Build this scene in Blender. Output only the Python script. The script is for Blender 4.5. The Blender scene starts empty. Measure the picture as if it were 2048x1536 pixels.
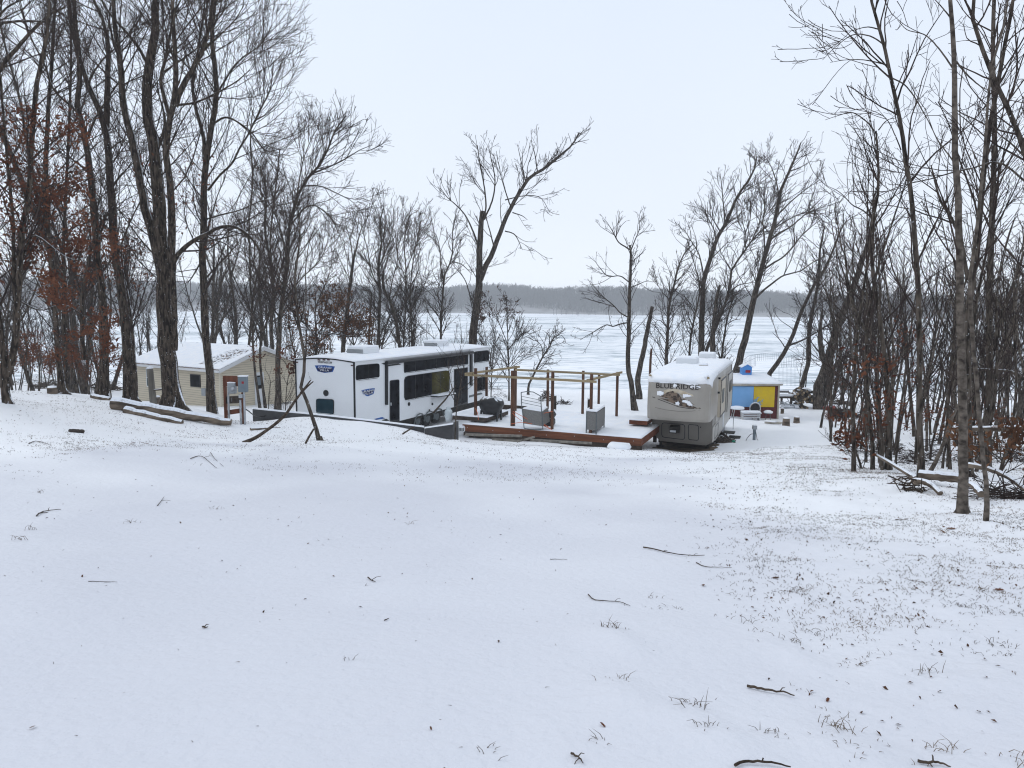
import bpy, math
import numpy as np
from mathutils import Matrix, Vector
PI = math.pi
C = bpy.context.scene.collection
SC = bpy.context.scene
# ------------------------------------------------------------------ camera model (used to measure places from the photograph)
F = 1420.; PITCH = math.atan(156 / F); ROLL = math.radians(.5)
def _cam():
    a = PI / 2 - PITCH; c, s = math.cos(a), math.sin(a)
    X = np.array([[1, 0, 0], [0, c, -s], [0, s, c]]); c, s = math.cos(ROLL), math.sin(ROLL)
    return X @ np.array([[c, -s, 0], [s, c, 0], [0, 0, 1]])
RM = _cam()
def ray(px, py): return RM @ np.array([(px - 1024) / F, (768 - py) / F, -1.])
def atY(px, py, Y): d = ray(px, py); return d * (Y / d[1])
def atZ(px, py, z): d = ray(px, py); return d * (z / d[2])
def hit(px, py, p0, n):
    d = ray(px, py); return d * (np.dot(p0, n) / np.dot(d, n))
# ------------------------------------------------------------------ terrain
def tps_fit(pts):
    P = np.array(pts, float); n = len(P)
    d = np.hypot(P[:, None, 0] - P[None, :, 0], P[:, None, 1] - P[None, :, 1]) / 10
    K = np.where(d > 0, d * d * np.log(np.maximum(d, 1e-9)), 0) + np.eye(n) * .02
    Q = np.c_[np.ones(n), P[:, :2] / 10]
    A = np.block([[K, Q], [Q.T, np.zeros((3, 3))]])
    w = np.linalg.solve(A, np.r_[P[:, 2], 0, 0, 0])
    return P[:, :2], w
def tps(fit, X, Y):
    P, w = fit; X = np.asarray(X, float); Y = np.asarray(Y, float)
    z = w[-3] + w[-2] * X / 10 + w[-1] * Y / 10
    for i in range(len(P)):
        d2 = ((X - P[i, 0]) ** 2 + (Y - P[i, 1]) ** 2) / 100
        z = z + w[i] * .5 * d2 * np.log(np.maximum(d2, 1e-12))
    return z
def cp(px, py, Y): q = atY(px, py, Y); return (q[0], q[1], q[2])
near = [(0, 0, -1.6), (-7, 0, -1.55), (7, 0, -1.6), (0, -8, -1.2), (-14, -4, -1.2), (14, -4, -1.2), (0, 5, -2.28), (0, 10, -2.96), (0, 16, -3.78), (-5, 12, -2.98), (-4, 20, -3.9),
        (1.5, 22, -4.6), cp(1925, 1034, 9.3), cp(1973, 1053, 8.6), cp(1840, 966, 13), cp(1777, 941, 15.5), (12, 9, -2.7), (14, 15, -3.6), (20, 22, -4.6)]
shared = [cp(1283, 900, 26.4), cp(1100, 886, 27.7), cp(1350, 906, 28.0), cp(1500, 890, 30), cp(1600, 890, 27), cp(1557, 838, 41.8), cp(1575, 851, 38.5), cp(1610, 818, 46), cp(1640, 818, 46),
          cp(1269, 819, 42), cp(1150, 815, 42), cp(1700, 850, 38), (24, 34, -5.7), (30, 46, -6.5), cp(1470, 850, 36),
          (-30, 74, -8.3), (-10, 73, -8.3), (5, 72, -8.3), (18, 72, -8.3), (35, 73, -8.3), (-45, 74, -8.3), (55, 74, -8.3), (10, 60, -7.45), (-8, 60, -7.5), (24, 60, -7.6), (-25, 62, -7.6)]
left = [cp(15, 812, 20), cp(100, 800, 24), (-30, 20, -2.2), (-30, 34, -4.4), (-32, 48, -6.4)]
upper = near + shared + left + [cp(167, 790, 28), cp(262, 805, 26.5), cp(346, 822, 26), cp(425, 829, 25.3), cp(475, 850, 25.5), cp(505, 850, 27.2), cp(560, 838, 27), cp(600, 833.5, 26.8), cp(665, 837.5, 26.5),
        cp(710, 842, 26.3), cp(800, 851, 26.2), cp(848, 869, 26.0), cp(905, 879, 25.8), cp(640, 885, 21.5), cp(300, 850, 22), cp(10, 860, 16)]
lower = near + shared + left + [cp(167, 790, 28), cp(441, 814, 42.3), cp(272, 802, 46.8), cp(592, 804, 47.5), (-6.5, 29, -5.55), (-9, 30, -5.6), (-3, 34, -5.75), (-2.2, 28.4, -5.4), (-6, 38, -5.95), (-1, 42, -6.2),
        (-14, 34, -5.3), (-11.5, 30, -5.3), (-8, 27.4, -5.4), (-3, 26.8, -5.3)]
FU = tps_fit(upper); FL = tps_fit(lower)
WALLPX = [(505, 818, 27.3), (560, 823.5, 27.1), (600, 827, 26.9), (660, 833, 26.6), (708, 838.5, 26.4), (770, 845.5, 26.35), (848, 855, 26.3)]
WALLP = [atY(*w) for w in WALLPX]
WALL2 = [atY(849, 857, 26.1), atY(905, 849, 25.95)]
_wx = np.array([p[0] for p in WALLP] + [WALL2[1][0]]); _wy = np.array([p[1] for p in WALLP] + [WALL2[1][1]])
def sstep(t): t = np.clip(t, 0, 1); return t * t * (3 - 2 * t)
def gz(X, Y):
    X = np.asarray(X, float); Y = np.asarray(Y, float)
    ly = np.interp(X, _wx, _wy) + .12
    w = .22 + np.maximum(0, _wx[0] - X) * 1.6 + np.maximum(0, X - _wx[-1]) * .8
    m = sstep((Y - ly) / w)
    z = tps(FU, X, Y) * (1 - m) + tps(FL, X, Y) * m
    z = z + .035 * np.sin(X * .9 + 1.3 * np.sin(Y * .35)) * np.sin(Y * .55 + .4 * X) * sstep((Y - 1) / 6) + .015 * np.sin(X * 2.3 + Y * 1.1) * np.sin(Y * 1.7 - X * .6)
    return np.clip(z, -8.8, .4)
def gzf(x, y): return float(gz(np.array([x]), np.array([y]))[0])
def G(px, py, y0=2.0, y1=75.):
    d = ray(px, py); Y = np.concatenate([np.arange(y0, 20, .04), np.arange(20, y1, .1)])
    P = d[None, :] * (Y / d[1])[:, None]; g = gz(P[:, 0], P[:, 1])
    i = np.argmax(P[:, 2] < g) if (P[:, 2] < g).any() else len(Y) - 1
    p = P[i].copy(); p[2] = g[i]; return p
# ------------------------------------------------------------------ materials
def col(c): return (c[0], c[1], c[2], 1)
def mat(name, c1, c2=None, rough=.7, scale=6, detail=4, stretch=(1, 1, 1), metal=0, bump=0, bscale=None, spec=.35, coord='Object', ramp=(.35, .65)):
    m = bpy.data.materials.new(name); m.use_nodes = True; nt = m.node_tree; N = nt.nodes; L = nt.links
    b = N['Principled BSDF']; b.inputs['Roughness'].default_value = rough; b.inputs['Metallic'].default_value = metal; b.inputs['Specular IOR Level'].default_value = spec
    b.inputs['Base Color'].default_value = col(c1)
    if c2 is not None or bump:
        tc = N.new('ShaderNodeTexCoord'); mp = N.new('ShaderNodeMapping'); mp.inputs['Scale'].default_value = stretch
        L.new(tc.outputs[coord], mp.inputs[0])
        nz = N.new('ShaderNodeTexNoise'); nz.inputs['Scale'].default_value = scale; nz.inputs['Detail'].default_value = detail; L.new(mp.outputs[0], nz.inputs['Vector'])
        if c2 is not None:
            r = N.new('ShaderNodeValToRGB'); r.color_ramp.elements[0].position = ramp[0]; r.color_ramp.elements[1].position = ramp[1]
            r.color_ramp.elements[0].color = col(c1); r.color_ramp.elements[1].color = col(c2)
            L.new(nz.outputs['Fac'], r.inputs[0]); L.new(r.outputs[0], b.inputs['Base Color'])
        if bump:
            n2 = nz
            if bscale: n2 = N.new('ShaderNodeTexNoise'); n2.inputs['Scale'].default_value = bscale; n2.inputs['Detail'].default_value = 5; L.new(mp.outputs[0], n2.inputs['Vector'])
            bp = N.new('ShaderNodeBump'); bp.inputs['Strength'].default_value = 1; bp.inputs['Distance'].default_value = bump
            L.new(n2.outputs['Fac'], bp.inputs['Height']); L.new(bp.outputs[0], b.inputs['Normal'])
    return m
def add_snow(m, lo=.55, hi=.8, side=None, nscale=14, amount=.35, flecks=False):
    """snow that lies on the upward (and wind-blown side) faces of a surface"""
    nt = m.node_tree; N = nt.nodes; L = nt.links; b = N['Principled BSDF']
    src = b.inputs['Base Color'].links[0].from_socket if b.inputs['Base Color'].links else None
    g = N.new('ShaderNodeNewGeometry'); tc = N.new('ShaderNodeTexCoord')
    nz = N.new('ShaderNodeTexNoise'); nz.inputs['Scale'].default_value = nscale; nz.inputs['Detail'].default_value = 3; L.new(tc.outputs['Object'], nz.inputs['Vector'])
    def dot(v):
        d = N.new('ShaderNodeVectorMath'); d.operation = 'DOT_PRODUCT'; d.inputs[1].default_value = v; L.new(g.outputs['Normal'], d.inputs[0]); return d.outputs['Value']
    def add(a, k):
        q = N.new('ShaderNodeMath'); q.operation = 'MULTIPLY_ADD'; L.new(nz.outputs['Fac'], q.inputs[0]); q.inputs[1].default_value = k; L.new(a, q.inputs[2]); return q.outputs[0]
    def rng_(a, lo, hi):
        q = N.new('ShaderNodeMapRange'); q.inputs['From Min'].default_value = lo; q.inputs['From Max'].default_value = hi; L.new(a, q.inputs['Value']); return q.outputs[0]
    f = rng_(add(dot((0, 0, 1)), amount), lo + amount / 2, hi + amount / 2)
    if side:
        f2 = rng_(add(dot(side), .12), 1.0, 1.05)
        mx = N.new('ShaderNodeMath'); mx.operation = 'MAXIMUM'; L.new(f, mx.inputs[0]); L.new(f2, mx.inputs[1]); f = mx.outputs[0]
    if flecks:
        n3 = N.new('ShaderNodeTexNoise'); n3.inputs['Scale'].default_value = 26; n3.inputs['Detail'].default_value = 4; L.new(tc.outputs['Object'], n3.inputs['Vector']); f3 = rng_(n3.outputs['Fac'], .68, .72)
        mx = N.new('ShaderNodeMath'); mx.operation = 'MAXIMUM'; L.new(f, mx.inputs[0]); L.new(f3, mx.inputs[1]); f = mx.outputs[0]
    mix = N.new('ShaderNodeMix'); mix.data_type = 'RGBA'; L.new(f, mix.inputs[0])
    if src: L.new(src, mix.inputs[6])
    else: mix.inputs[6].default_value = b.inputs['Base Color'].default_value
    mix.inputs[7].default_value = (.84, .87, .92, 1); L.new(mix.outputs[2], b.inputs['Base Color'])
    return m
def brickmat(name, c1, c2, cm, w, h, mortar, axis='XZ'):
    m = bpy.data.materials.new(name); m.use_nodes = True; nt = m.node_tree; N = nt.nodes; L = nt.links; b = N['Principled BSDF']; b.inputs['Roughness'].default_value = .8
    tc = N.new('ShaderNodeTexCoord'); s = N.new('ShaderNodeSeparateXYZ'); c = N.new('ShaderNodeCombineXYZ'); L.new(tc.outputs['Object'], s.inputs[0])
    ad = N.new('ShaderNodeMath'); ad.operation = 'MULTIPLY_ADD'; L.new(s.outputs['Y'], ad.inputs[0]); ad.inputs[1].default_value = 1.01; L.new(s.outputs['X'], ad.inputs[2]); L.new(ad.outputs[0], c.inputs[0]); L.new(s.outputs['Z'], c.inputs[1])
    k = N.new('ShaderNodeTexBrick'); k.inputs['Color1'].default_value = col(c1); k.inputs['Color2'].default_value = col(c2); k.inputs['Mortar'].default_value = col(cm)
    k.inputs['Scale'].default_value = 1; k.inputs['Brick Width'].default_value = w; k.inputs['Row Height'].default_value = h; k.inputs['Mortar Size'].default_value = mortar
    L.new(c.outputs[0], k.inputs['Vector']); L.new(k.outputs['Color'], b.inputs['Base Color']); return m
M = {}
SNOWC = (.93, .935, .95)
M['snow'] = mat('snow', SNOWC, (.83, .86, .92), .55, .35, 5, bump=.012, bscale=9, spec=.2, ramp=(.3, .7))
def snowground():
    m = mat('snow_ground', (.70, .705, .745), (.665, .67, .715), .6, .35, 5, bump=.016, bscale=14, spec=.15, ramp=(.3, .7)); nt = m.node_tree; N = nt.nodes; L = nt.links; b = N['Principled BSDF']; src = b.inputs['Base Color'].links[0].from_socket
    at = N.new('ShaderNodeAttribute'); at.attribute_name = 'lawn'; mix = N.new('ShaderNodeMix'); mix.data_type = 'RGBA'; L.new(at.outputs['Fac'], mix.inputs[0]); L.new(src, mix.inputs[6]); mix.inputs[7].default_value = (.92, .925, .94, 1); L.new(mix.outputs[2], b.inputs['Base Color']); return m  # attribute carries packed driveway snow plus a painted darkening towards the camera
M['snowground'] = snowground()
M['brushfloor'] = mat('brushy_hillside', (.16, .15, .15), (.34, .34, .35), .9, .06, 4)
M['snowcap'] = mat('snow_cap', SNOWC, (.86, .89, .94), .6, 3, 3, bump=.006, bscale=14, spec=.2)
M['bark_snowy'] = add_snow(mat('bark_snowy', (.018, .014, .011), (.095, .074, .058), .95, 15, 8, (1, 1, .22), bump=.03, spec=.1, ramp=(.4, .62)), .62, .85, side=(.93, -.05, .36), flecks=True)
M['bark'] = add_snow(mat('bark_grey', (.020, .016, .013), (.105, .086, .070), .95, 13, 8, (1, 1, .25), bump=.02, spec=.1, ramp=(.38, .62)), .75, .95, flecks=True)
M['bark_young'] = add_snow(mat('bark_young', (.038, .031, .026), (.16, .135, .112), .9, 9, 8, (1.2, 1.2, 1.5), bump=.008, spec=.1), .8, 1.0)
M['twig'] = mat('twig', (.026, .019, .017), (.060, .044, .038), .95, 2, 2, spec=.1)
M['twig_far'] = mat('twig_far', (.095, .095, .105), (.155, .15, .155), .95, 1, 2, spec=.1)  # lightened, part of the distance haze is put into this colour
M['leaf_red'] = mat('leaf_red', (.075, .026, .016), (.175, .072, .040), .9, 1.6, 4, spec=.1)
M['leaf_brown'] = mat('leaf_brown', (.075, .034, .019), (.18, .09, .048), .9, 1.3, 4, spec=.1)
M['leaf_dark'] = mat('leaf_dark', (.05, .03, .025), (.12, .07, .05), .9, 1.3, 4, spec=.1)
M['deadwood'] = add_snow(mat('dead_wood', (.07, .055, .043), (.24, .19, .145), .95, 7, 6, (.35, .35, 1), bump=.02, spec=.1), .45, .7)
M['stick'] = mat('stick', (.028, .02, .016), (.095, .072, .054), .95, 14, 4, spec=.1)
M['rustpost'] = mat('weathered_post', (.12, .11, .095), (.23, .21, .18), .9, 6, 5, (1, 1, .2), bump=.006)
M['redwood'] = mat('red_brown_lumber', (.085, .024, .010), (.155, .046, .02), .75, 5, 5, (1, 1, .25), bump=.003)
M['fascia'] = mat('deck_fascia', (.085, .028, .011), (.19, .062, .024), .65, 2.2, 6, (.25, .25, 5), bump=.003)
M['postred'] = mat('stained_post', (.06, .026, .014), (.125, .056, .03), .75, 5, 5, (2, 2, .3), bump=.003)
M['lumber'] = mat('new_lumber', (.25, .19, .105), (.36, .28, .17), .75, 4, 4, (.4, .4, 4), bump=.002)
M['darkwood'] = mat('dark_wet_wood', (.03, .022, .018), (.075, .055, .042), .8, 5, 4)
M['white'] = mat('white_gelcoat', (.78, .80, .82), (.83, .85, .87), .3, .5, 3, spec=.5)
M['white2'] = mat('white_trim', (.72, .74, .76), None, .4)
M['black'] = mat('black_trim', (.012, .013, .015), None, .35)
M['rubber'] = mat('rubber', (.02, .02, .021), (.04, .04, .042), .85, 12)
M['undercar'] = mat('undercarriage', (.015, .014, .013), (.05, .045, .04), .9, 4)
M['glass'] = mat('dark_glass', (.003, .0035, .005), (.016, .018, .023), .12, 2.5, 4, spec=.04)
M['glass_teal'] = mat('teal_dark_glass', (.008, .03, .045), (.02, .05, .065), .08, 1.5, 2, spec=.2)
M['glass_reflection'] = mat('dark_glass_painted_reflection', (.03, .028, .006), (.075, .066, .014), .08, 1.4, 2, spec=.15)  # yellow-green reflection painted into the glass colour
M['blue'] = mat('badge_blue', (.010, .06, .26), (.015, .11, .38), .35, 5, 2)
M['navy'] = mat('badge_navy', (.006, .012, .07), None, .35)
M['red'] = mat('marker_red', (.06, .008, .008), None, .4)
M['tan'] = mat('tan_gelcoat', (.31, .285, .25), (.36, .33, .29), .28, .7, 3, spec=.5)
M['tan_dark'] = mat('lower_cap_grey', (.16, .145, .125), (.19, .175, .155), .35, 1, 3)
M['tan_side'] = mat('ribbed_side', (.42, .40, .37), (.50, .48, .44), .4, .8, 3)
M['cream_panel'] = mat('cream_panel', (.50, .44, .35), (.56, .50, .41), .4, .8, 3)
M['letter'] = mat('dark_letter', (.03, .022, .02), None, .5)
M['rock'] = mat('brown_graphic', (.035, .022, .015), (.19, .135, .095), .5, 9, 6, ramp=(.42, .58))
M['rockcream'] = mat('cream_graphic', (.42, .33, .22), (.62, .55, .44), .5, 3, 3)
M['siding'] = brickmat('beige_siding', (.64, .575, .45), (.61, .545, .425), (.36, .31, .23), 60, .145, .012)
M['sidingtrim'] = mat('cream_trim', (.62, .57, .46), None, .6)
M['gutter'] = mat('white_gutter', (.68, .69, .70), None, .5)
M['shingle'] = mat('shingle', (.16, .12, .10), (.42, .36, .33), .9, 5)
M['brickred'] = brickmat('red_brick', (.15, .018, .022), (.11, .014, .018), (.05, .008, .01), .2, .075, .012)
M['bluepaint'] = mat('blue_panel', (.19, .42, .74), (.23, .47, .80), .6, 1.2, 3)
M['bluebox'] = mat('blue_box', (.06, .24, .60), (.08, .29, .68), .6, 3, 3)
M['redpaint'] = mat('red_paint', (.30, .012, .02), None, .5)
M['shedtrim'] = mat('shed_trim', (.36, .33, .28), (.46, .43, .37), .7, 4)
M['concrete'] = mat('grey_wall', (.045, .045, .048), (.085, .084, .086), .85, 1.6, 6, bump=.004, bscale=30)
M['metal'] = mat('galvanised', (.35, .37, .39), (.45, .47, .49), .4, 8, 3, metal=.6)
M['metergrey'] = mat('meter_grey', (.27, .29, .31), (.32, .34, .36), .5, 4)
M['breaker'] = mat('breaker_grey', (.13, .165, .19), (.16, .195, .22), .5, 3)
M['sling'] = mat('sling_fabric', (.15, .145, .14), (.20, .195, .185), .85, 30, 2)
M['frame'] = mat('frame_grey', (.11, .125, .13), None, .45, metal=.3)
M['cover'] = add_snow(mat('black_vinyl_cover', (.01, .01, .012), (.022, .022, .024), .42, 6, bump=.03, spec=.4), .8, .95, nscale=6, amount=1.1)
M['tank'] = mat('propane_white', (.62, .68, .70), (.70, .75, .76), .4, 4)
M['orange'] = mat('orange_cord', (.60, .13, .05), None, .6)
M['plastic_white'] = add_snow(mat('outdoor_plastic', (.45, .46, .47), (.55, .56, .56), .5, 4), .4, .6)
M['woodend'] = mat('cut_wood', (.22, .16, .10), (.38, .29, .19), .9, 10)
M['kayak'] = add_snow(mat('kayak_red', (.25, .035, .025), None, .45), .5, .7)
M['green'] = mat('green_plastic', (.01, .20, .12), None, .4)
M['dock'] = mat('dock_steel', (.38, .41, .44), None, .5)
M['cable'] = mat('black_cable', (.012, .012, .012), None, .5)
M['shelfsnow'] = M['snowcap']
M['dirt'] = mat('bare_dirt', (.05, .035, .022), (.16, .115, .07), .95, 3, 6, bump=.02)
M['grass'] = mat('dry_grass', (.05, .034, .022), (.17, .12, .075), .9, 1.5, 3)
M['litter'] = mat('leaf_litter', (.03, .016, .01), (.13, .06, .032), .9, 2.5, 3)
# yellow panel with worn patches
def yellow():
    m = mat('yellow_panel', (.72, .50, .008), (.66, .45, .02), .6, 3, 3); nt = m.node_tree; N = nt.nodes; L = nt.links; b = N['Principled BSDF']
    src = b.inputs['Base Color'].links[0].from_socket
    tc = N.new('ShaderNodeTexCoord'); d = N.new('ShaderNodeVectorMath'); d.operation = 'DISTANCE'; L.new(tc.outputs['Object'], d.inputs[0])
    d.inputs[1].default_value = (-1.45, 0, .82); nz = N.new('ShaderNodeTexNoise'); nz.inputs['Scale'].default_value = 5; nz.inputs['Detail'].default_value = 5; L.new(tc.outputs['Object'], nz.inputs['Vector'])
    q = N.new('ShaderNodeMath'); q.operation = 'MULTIPLY_ADD'; L.new(nz.outputs['Fac'], q.inputs[0]); q.inputs[1].default_value = 1.6; L.new(d.outputs['Value'], q.inputs[2])
    r = N.new('ShaderNodeMapRange'); r.inputs['From Min'].default_value = 1.2; r.inputs['From Max'].default_value = 1.12; L.new(q.outputs[0], r.inputs['Value'])
    mix = N.new('ShaderNodeMix'); mix.data_type = 'RGBA'; L.new(r.outputs[0], mix.inputs[0]); L.new(src, mix.inputs[6]); mix.inputs[7].default_value = (.22, .36, .46, 1); L.new(mix.outputs[2], b.inputs['Base Color']); return m
M['yellow'] = yellow()
def ice():
    m = bpy.data.materials.new('lake_ice'); m.use_nodes = True; nt = m.node_tree; N = nt.nodes; L = nt.links; b = N['Principled BSDF']; b.inputs['Roughness'].default_value = .55; b.inputs['Specular IOR Level'].default_value = .25
    tc = N.new('ShaderNodeTexCoord')
    def noise(sc, stretch, det, rough=.6):
        mp = N.new('ShaderNodeMapping'); mp.inputs['Scale'].default_value = stretch; L.new(tc.outputs['Object'], mp.inputs[0])
        n = N.new('ShaderNodeTexNoise'); n.inputs['Scale'].default_value = sc; n.inputs['Detail'].default_value = det; n.inputs['Roughness'].default_value = rough; L.new(mp.outputs[0], n.inputs['Vector']); return n.outputs['Fac']
    a = noise(1, (.20, .75, 1), 8, .72); c = noise(1, (.02, .035, 1), 3)
    q = N.new('ShaderNodeMath'); q.operation = 'MULTIPLY_ADD'; L.new(c, q.inputs[0]); q.inputs[1].default_value = .55; L.new(a, q.inputs[2])
    r = N.new('ShaderNodeValToRGB'); e = r.color_ramp.elements; e[0].position = .665; e[0].color = (.27, .32, .35, 1); e[1].position = .835; e[1].color = (.93, .94, .96, 1)
    k = e.new(.745); k.color = (.66, .71, .75, 1)
    L.new(q.outputs[0], r.inputs[0]); L.new(r.outputs[0], b.inputs['Base Color']); return m
M['ice'] = ice()
# ------------------------------------------------------------------ object helpers
def tag(o, label=None, cat=None, group=None, kind=None):
    if label: o['label'] = label
    if cat: o['category'] = cat
    if group: o['group'] = group
    if kind: o['kind'] = kind
    return o
def thing(name, label, cat, loc, rotz=0., group=None):
    o = bpy.data.objects.new(name, None); C.objects.link(o); o.location = [float(v) for v in loc]; o.rotation_euler = (0, 0, rotz); o.empty_display_size = .2
    o['_r'] = rotz; del o['_r']
    return tag(o, label, cat, group)
def world_inv(p):
    """inverse world matrix of a parent (translation + z turn, at most two levels, parts sit at identity)"""
    while p.parent is not None: p = p.parent
    return np.array((Matrix.Translation(p.location) @ Matrix.Rotation(p.rotation_euler.z, 4, 'Z')).inverted())
def mkmesh(name, V, Q, m, parent=None, T=None, smooth=False, origin=None):
    """V (n,3) world verts, Q list/array quads, T tris -> one linked object"""
    V = np.asarray(V, float)
    if parent is not None:
        W = world_inv(parent); V = V @ W[:3, :3].T + W[:3, 3]
    elif origin is not None: V = V - np.asarray(origin, float)
    me = bpy.data.meshes.new(name)
    if isinstance(Q, np.ndarray):
        nq = len(Q); nt_ = 0 if T is None else len(T)
        me.vertices.add(len(V)); me.vertices.foreach_set('co', V.astype(np.float32).ravel())
        idx = Q.ravel(); 
        if nt_: idx = np.concatenate([idx, T.ravel()])
        me.loops.add(len(idx)); me.loops.foreach_set('vertex_index', idx.astype(np.int32))
        me.polygons.add(nq + nt_); st = np.arange(nq) * 4
        if nt_: st = np.concatenate([st, nq * 4 + np.arange(nt_) * 3])
        me.polygons.foreach_set('loop_start', st.astype(np.int32))
        me.polygons.foreach_set('use_smooth', np.full(nq + nt_, smooth)); me.update(calc_edges=True); me.validate()
    else:
        me.from_pydata([tuple(v) for v in V], [], Q); me.update()
        if smooth: me.polygons.foreach_set('use_smooth', [True] * len(me.polygons))
    me.materials.append(m); o = bpy.data.objects.new(name, me); C.objects.link(o)
    if parent is not None: o.parent = parent
    elif origin is not None: o.location = [float(v) for v in origin]
    return o
class MB:
    """collects shapes (world coordinates, or those of a local frame) and links them as ONE mesh"""
    def __init__(s, frame=None): s.V = []; s.F = []; s.fr = frame
    def w(s, P):
        P = np.asarray(P, float)
        if s.fr is None: return P
        o, A = s.fr; return P @ A + o
    def raw(s, P, F): n = len(s.V); s.V += [tuple(v) for v in s.w(P)]; s.F += [tuple(i + n for i in f) for f in F]; return s
    def box(s, x0, x1, y0, y1, z0, z1, bev=0.):
        if bev <= 0:
            P = [(x, y, z) for z in (z0, z1) for y in (y0, y1) for x in (x0, x1)]
            return s.raw(P, [(0, 2, 3, 1), (4, 5, 7, 6), (0, 1, 5, 4), (2, 6, 7, 3), (0, 4, 6, 2), (1, 3, 7, 5)])
        b = min(bev, (x1 - x0) / 2.01, (y1 - y0) / 2.01, (z1 - z0) / 2.01); P = []
        def ring(i, z): return [(x0 + i, y0 + b, z), (x0 + b, y0 + i, z), (x1 - b, y0 + i, z), (x1 - i, y0 + b, z), (x1 - i, y1 - b, z), (x1 - b, y1 - i, z), (x0 + b, y1 - i, z), (x0 + i, y1 - b, z)]
        R_ = [[(x0 + b, y0 + b, z0)] * 0]
        rings = [ring(b * .6, z0), ring(0, z0 + b), ring(0, z1 - b), ring(b * .6, z1)]
        for r in rings: P += r
        Fc = [tuple(range(7, -1, -1)), tuple(range(24, 32))]
        for k in range(3):
            for i in range(8): j = (i + 1) % 8; Fc.append((k * 8 + i, k * 8 + j, k * 8 + 8 + j, k * 8 + 8 + i))
        return s.raw(P, Fc)
    def hexa(s, B, T_): return s.raw(list(B) + list(T_), [(3, 2, 1, 0), (4, 5, 6, 7)] + [(i, (i + 1) % 4, 4 + (i + 1) % 4, 4 + i) for i in range(4)])
    def prism(s, P, off):
        """polygon P (3-D points) extruded along the vector off"""
        n = len(P); P = [np.array(p, float) for p in P]; Q = [p + np.array(off, float) for p in P]
        return s.raw(P + Q, [tuple(range(n - 1, -1, -1)), tuple(range(n, 2 * n))] + [(i, (i + 1) % n, n + (i + 1) % n, n + i) for i in range(n)])
    def tube(s, pts, r, k=8):
        P = np.array(pts, float); R_ = np.full(len(P), r, float) if np.isscalar(r) else np.array(r, float)
        V, Q = tubes(P[None], R_[None], k); n = len(s.V); s.V += [tuple(v) for v in s.w(V)]; s.F += [tuple(int(i) + n for i in q) for q in Q]
        s.F.append(tuple(n + i for i in range(k - 1, -1, -1))); s.F.append(tuple(n + (len(P) - 1) * k + i for i in range(k))); return s
    def bar(s, a, b, w, h):
        """rectangular bar from a to b, w across (horizontal), h high"""
        a = np.array(a, float); b = np.array(b, float); t = b - a; t /= np.linalg.norm(t)
        up = np.array([0, 0, 1.]) if abs(t[2]) < .9 else np.array([0, 1., 0]); x = np.cross(t, up); x /= np.linalg.norm(x); y = np.cross(x, t)
        c = [(-w / 2, -h / 2), (w / 2, -h / 2), (w / 2, h / 2), (-w / 2, h / 2)]
        return s.hexa([a + x * p + y * q for p, q in c], [b + x * p + y * q for p, q in c])
    def lathe(s, c, prof, k=20, ax='z'):
        P = []; 
        for r, z in prof:
            for i in range(k):
                a = 2 * PI * i / k; v = (r * math.cos(a), r * math.sin(a), z)
                if ax == 'y': v = (v[0], v[2], v[1])
                if ax == 'x': v = (v[2], v[0], v[1])
                P.append((c[0] + v[0], c[1] + v[1], c[2] + v[2]))
        Fc = [tuple(range(k - 1, -1, -1)), tuple(range((len(prof) - 1) * k, len(prof) * k))]
        for j in range(len(prof) - 1):
            for i in range(k): i2 = (i + 1) % k; Fc.append((j * k + i, j * k + i2, j * k + k + i2, j * k + k + i))
        return s.raw(P, Fc)
    def build(s, name, m, parent=None, origin=None, smooth=False):
        if parent is None and origin is None: a = np.array(s.V); origin = (a[:, 0].mean(), a[:, 1].mean(), a[:, 2].min())
        o = mkmesh(name, s.V, s.F, m, parent, smooth=False, origin=origin)
        import bmesh
        b = bmesh.new(); b.from_mesh(o.data); bmesh.ops.recalc_face_normals(b, faces=b.faces); b.to_mesh(o.data); b.free()
        if smooth: o.data.polygons.foreach_set('use_smooth', [True] * len(o.data.polygons))
        return o
def frame(origin, yaw):
    a = math.radians(yaw); e = (math.cos(a), -math.sin(a), 0); f = (math.sin(a), math.cos(a), 0)
    return (np.array(origin, float), np.array([e, f, (0, 0, 1)]))
# ------------------------------------------------------------------ branching wood, vectorised
def nrm(v): return v / np.maximum(np.linalg.norm(v, axis=-1, keepdims=True), 1e-9)
def tubes(P, R_, k):
    B, n, _ = P.shape
    d = nrm(P[:, -1] - P[:, 0]); ref = np.where(np.abs(d[:, 2:3]) < .8, np.array([[0, 0, 1.]]), np.array([[1., 0, 0]]))
    T = np.empty_like(P); T[:, 1:-1] = P[:, 2:] - P[:, :-2]; T[:, 0] = P[:, 1] - P[:, 0]; T[:, -1] = P[:, -1] - P[:, -2]; T = nrm(T)
    U = nrm(np.cross(T, ref[:, None, :])); W = np.cross(T, U)
    a = 2 * PI * np.arange(k) / k
    V = P[:, :, None] + R_[:, :, None, None] * (np.cos(a)[None, None, :, None] * U[:, :, None] + np.sin(a)[None, None, :, None] * W[:, :, None])
    i = np.arange(k); j = (i + 1) % k
    base = (np.arange(B) * n * k)[:, None, None] + (np.arange(n - 1) * k)[None, :, None]
    Q = np.stack([base + i, base + j, base + k + j, base + k + i], -1).reshape(-1, 4)
    return V.reshape(-1, 3), Q
def joinm(parts):
    V = []; Q = []; n = 0
    for v, q in parts: V.append(v); Q.append(q + n); n += len(v)
    return np.concatenate(V), np.concatenate(Q)
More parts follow.
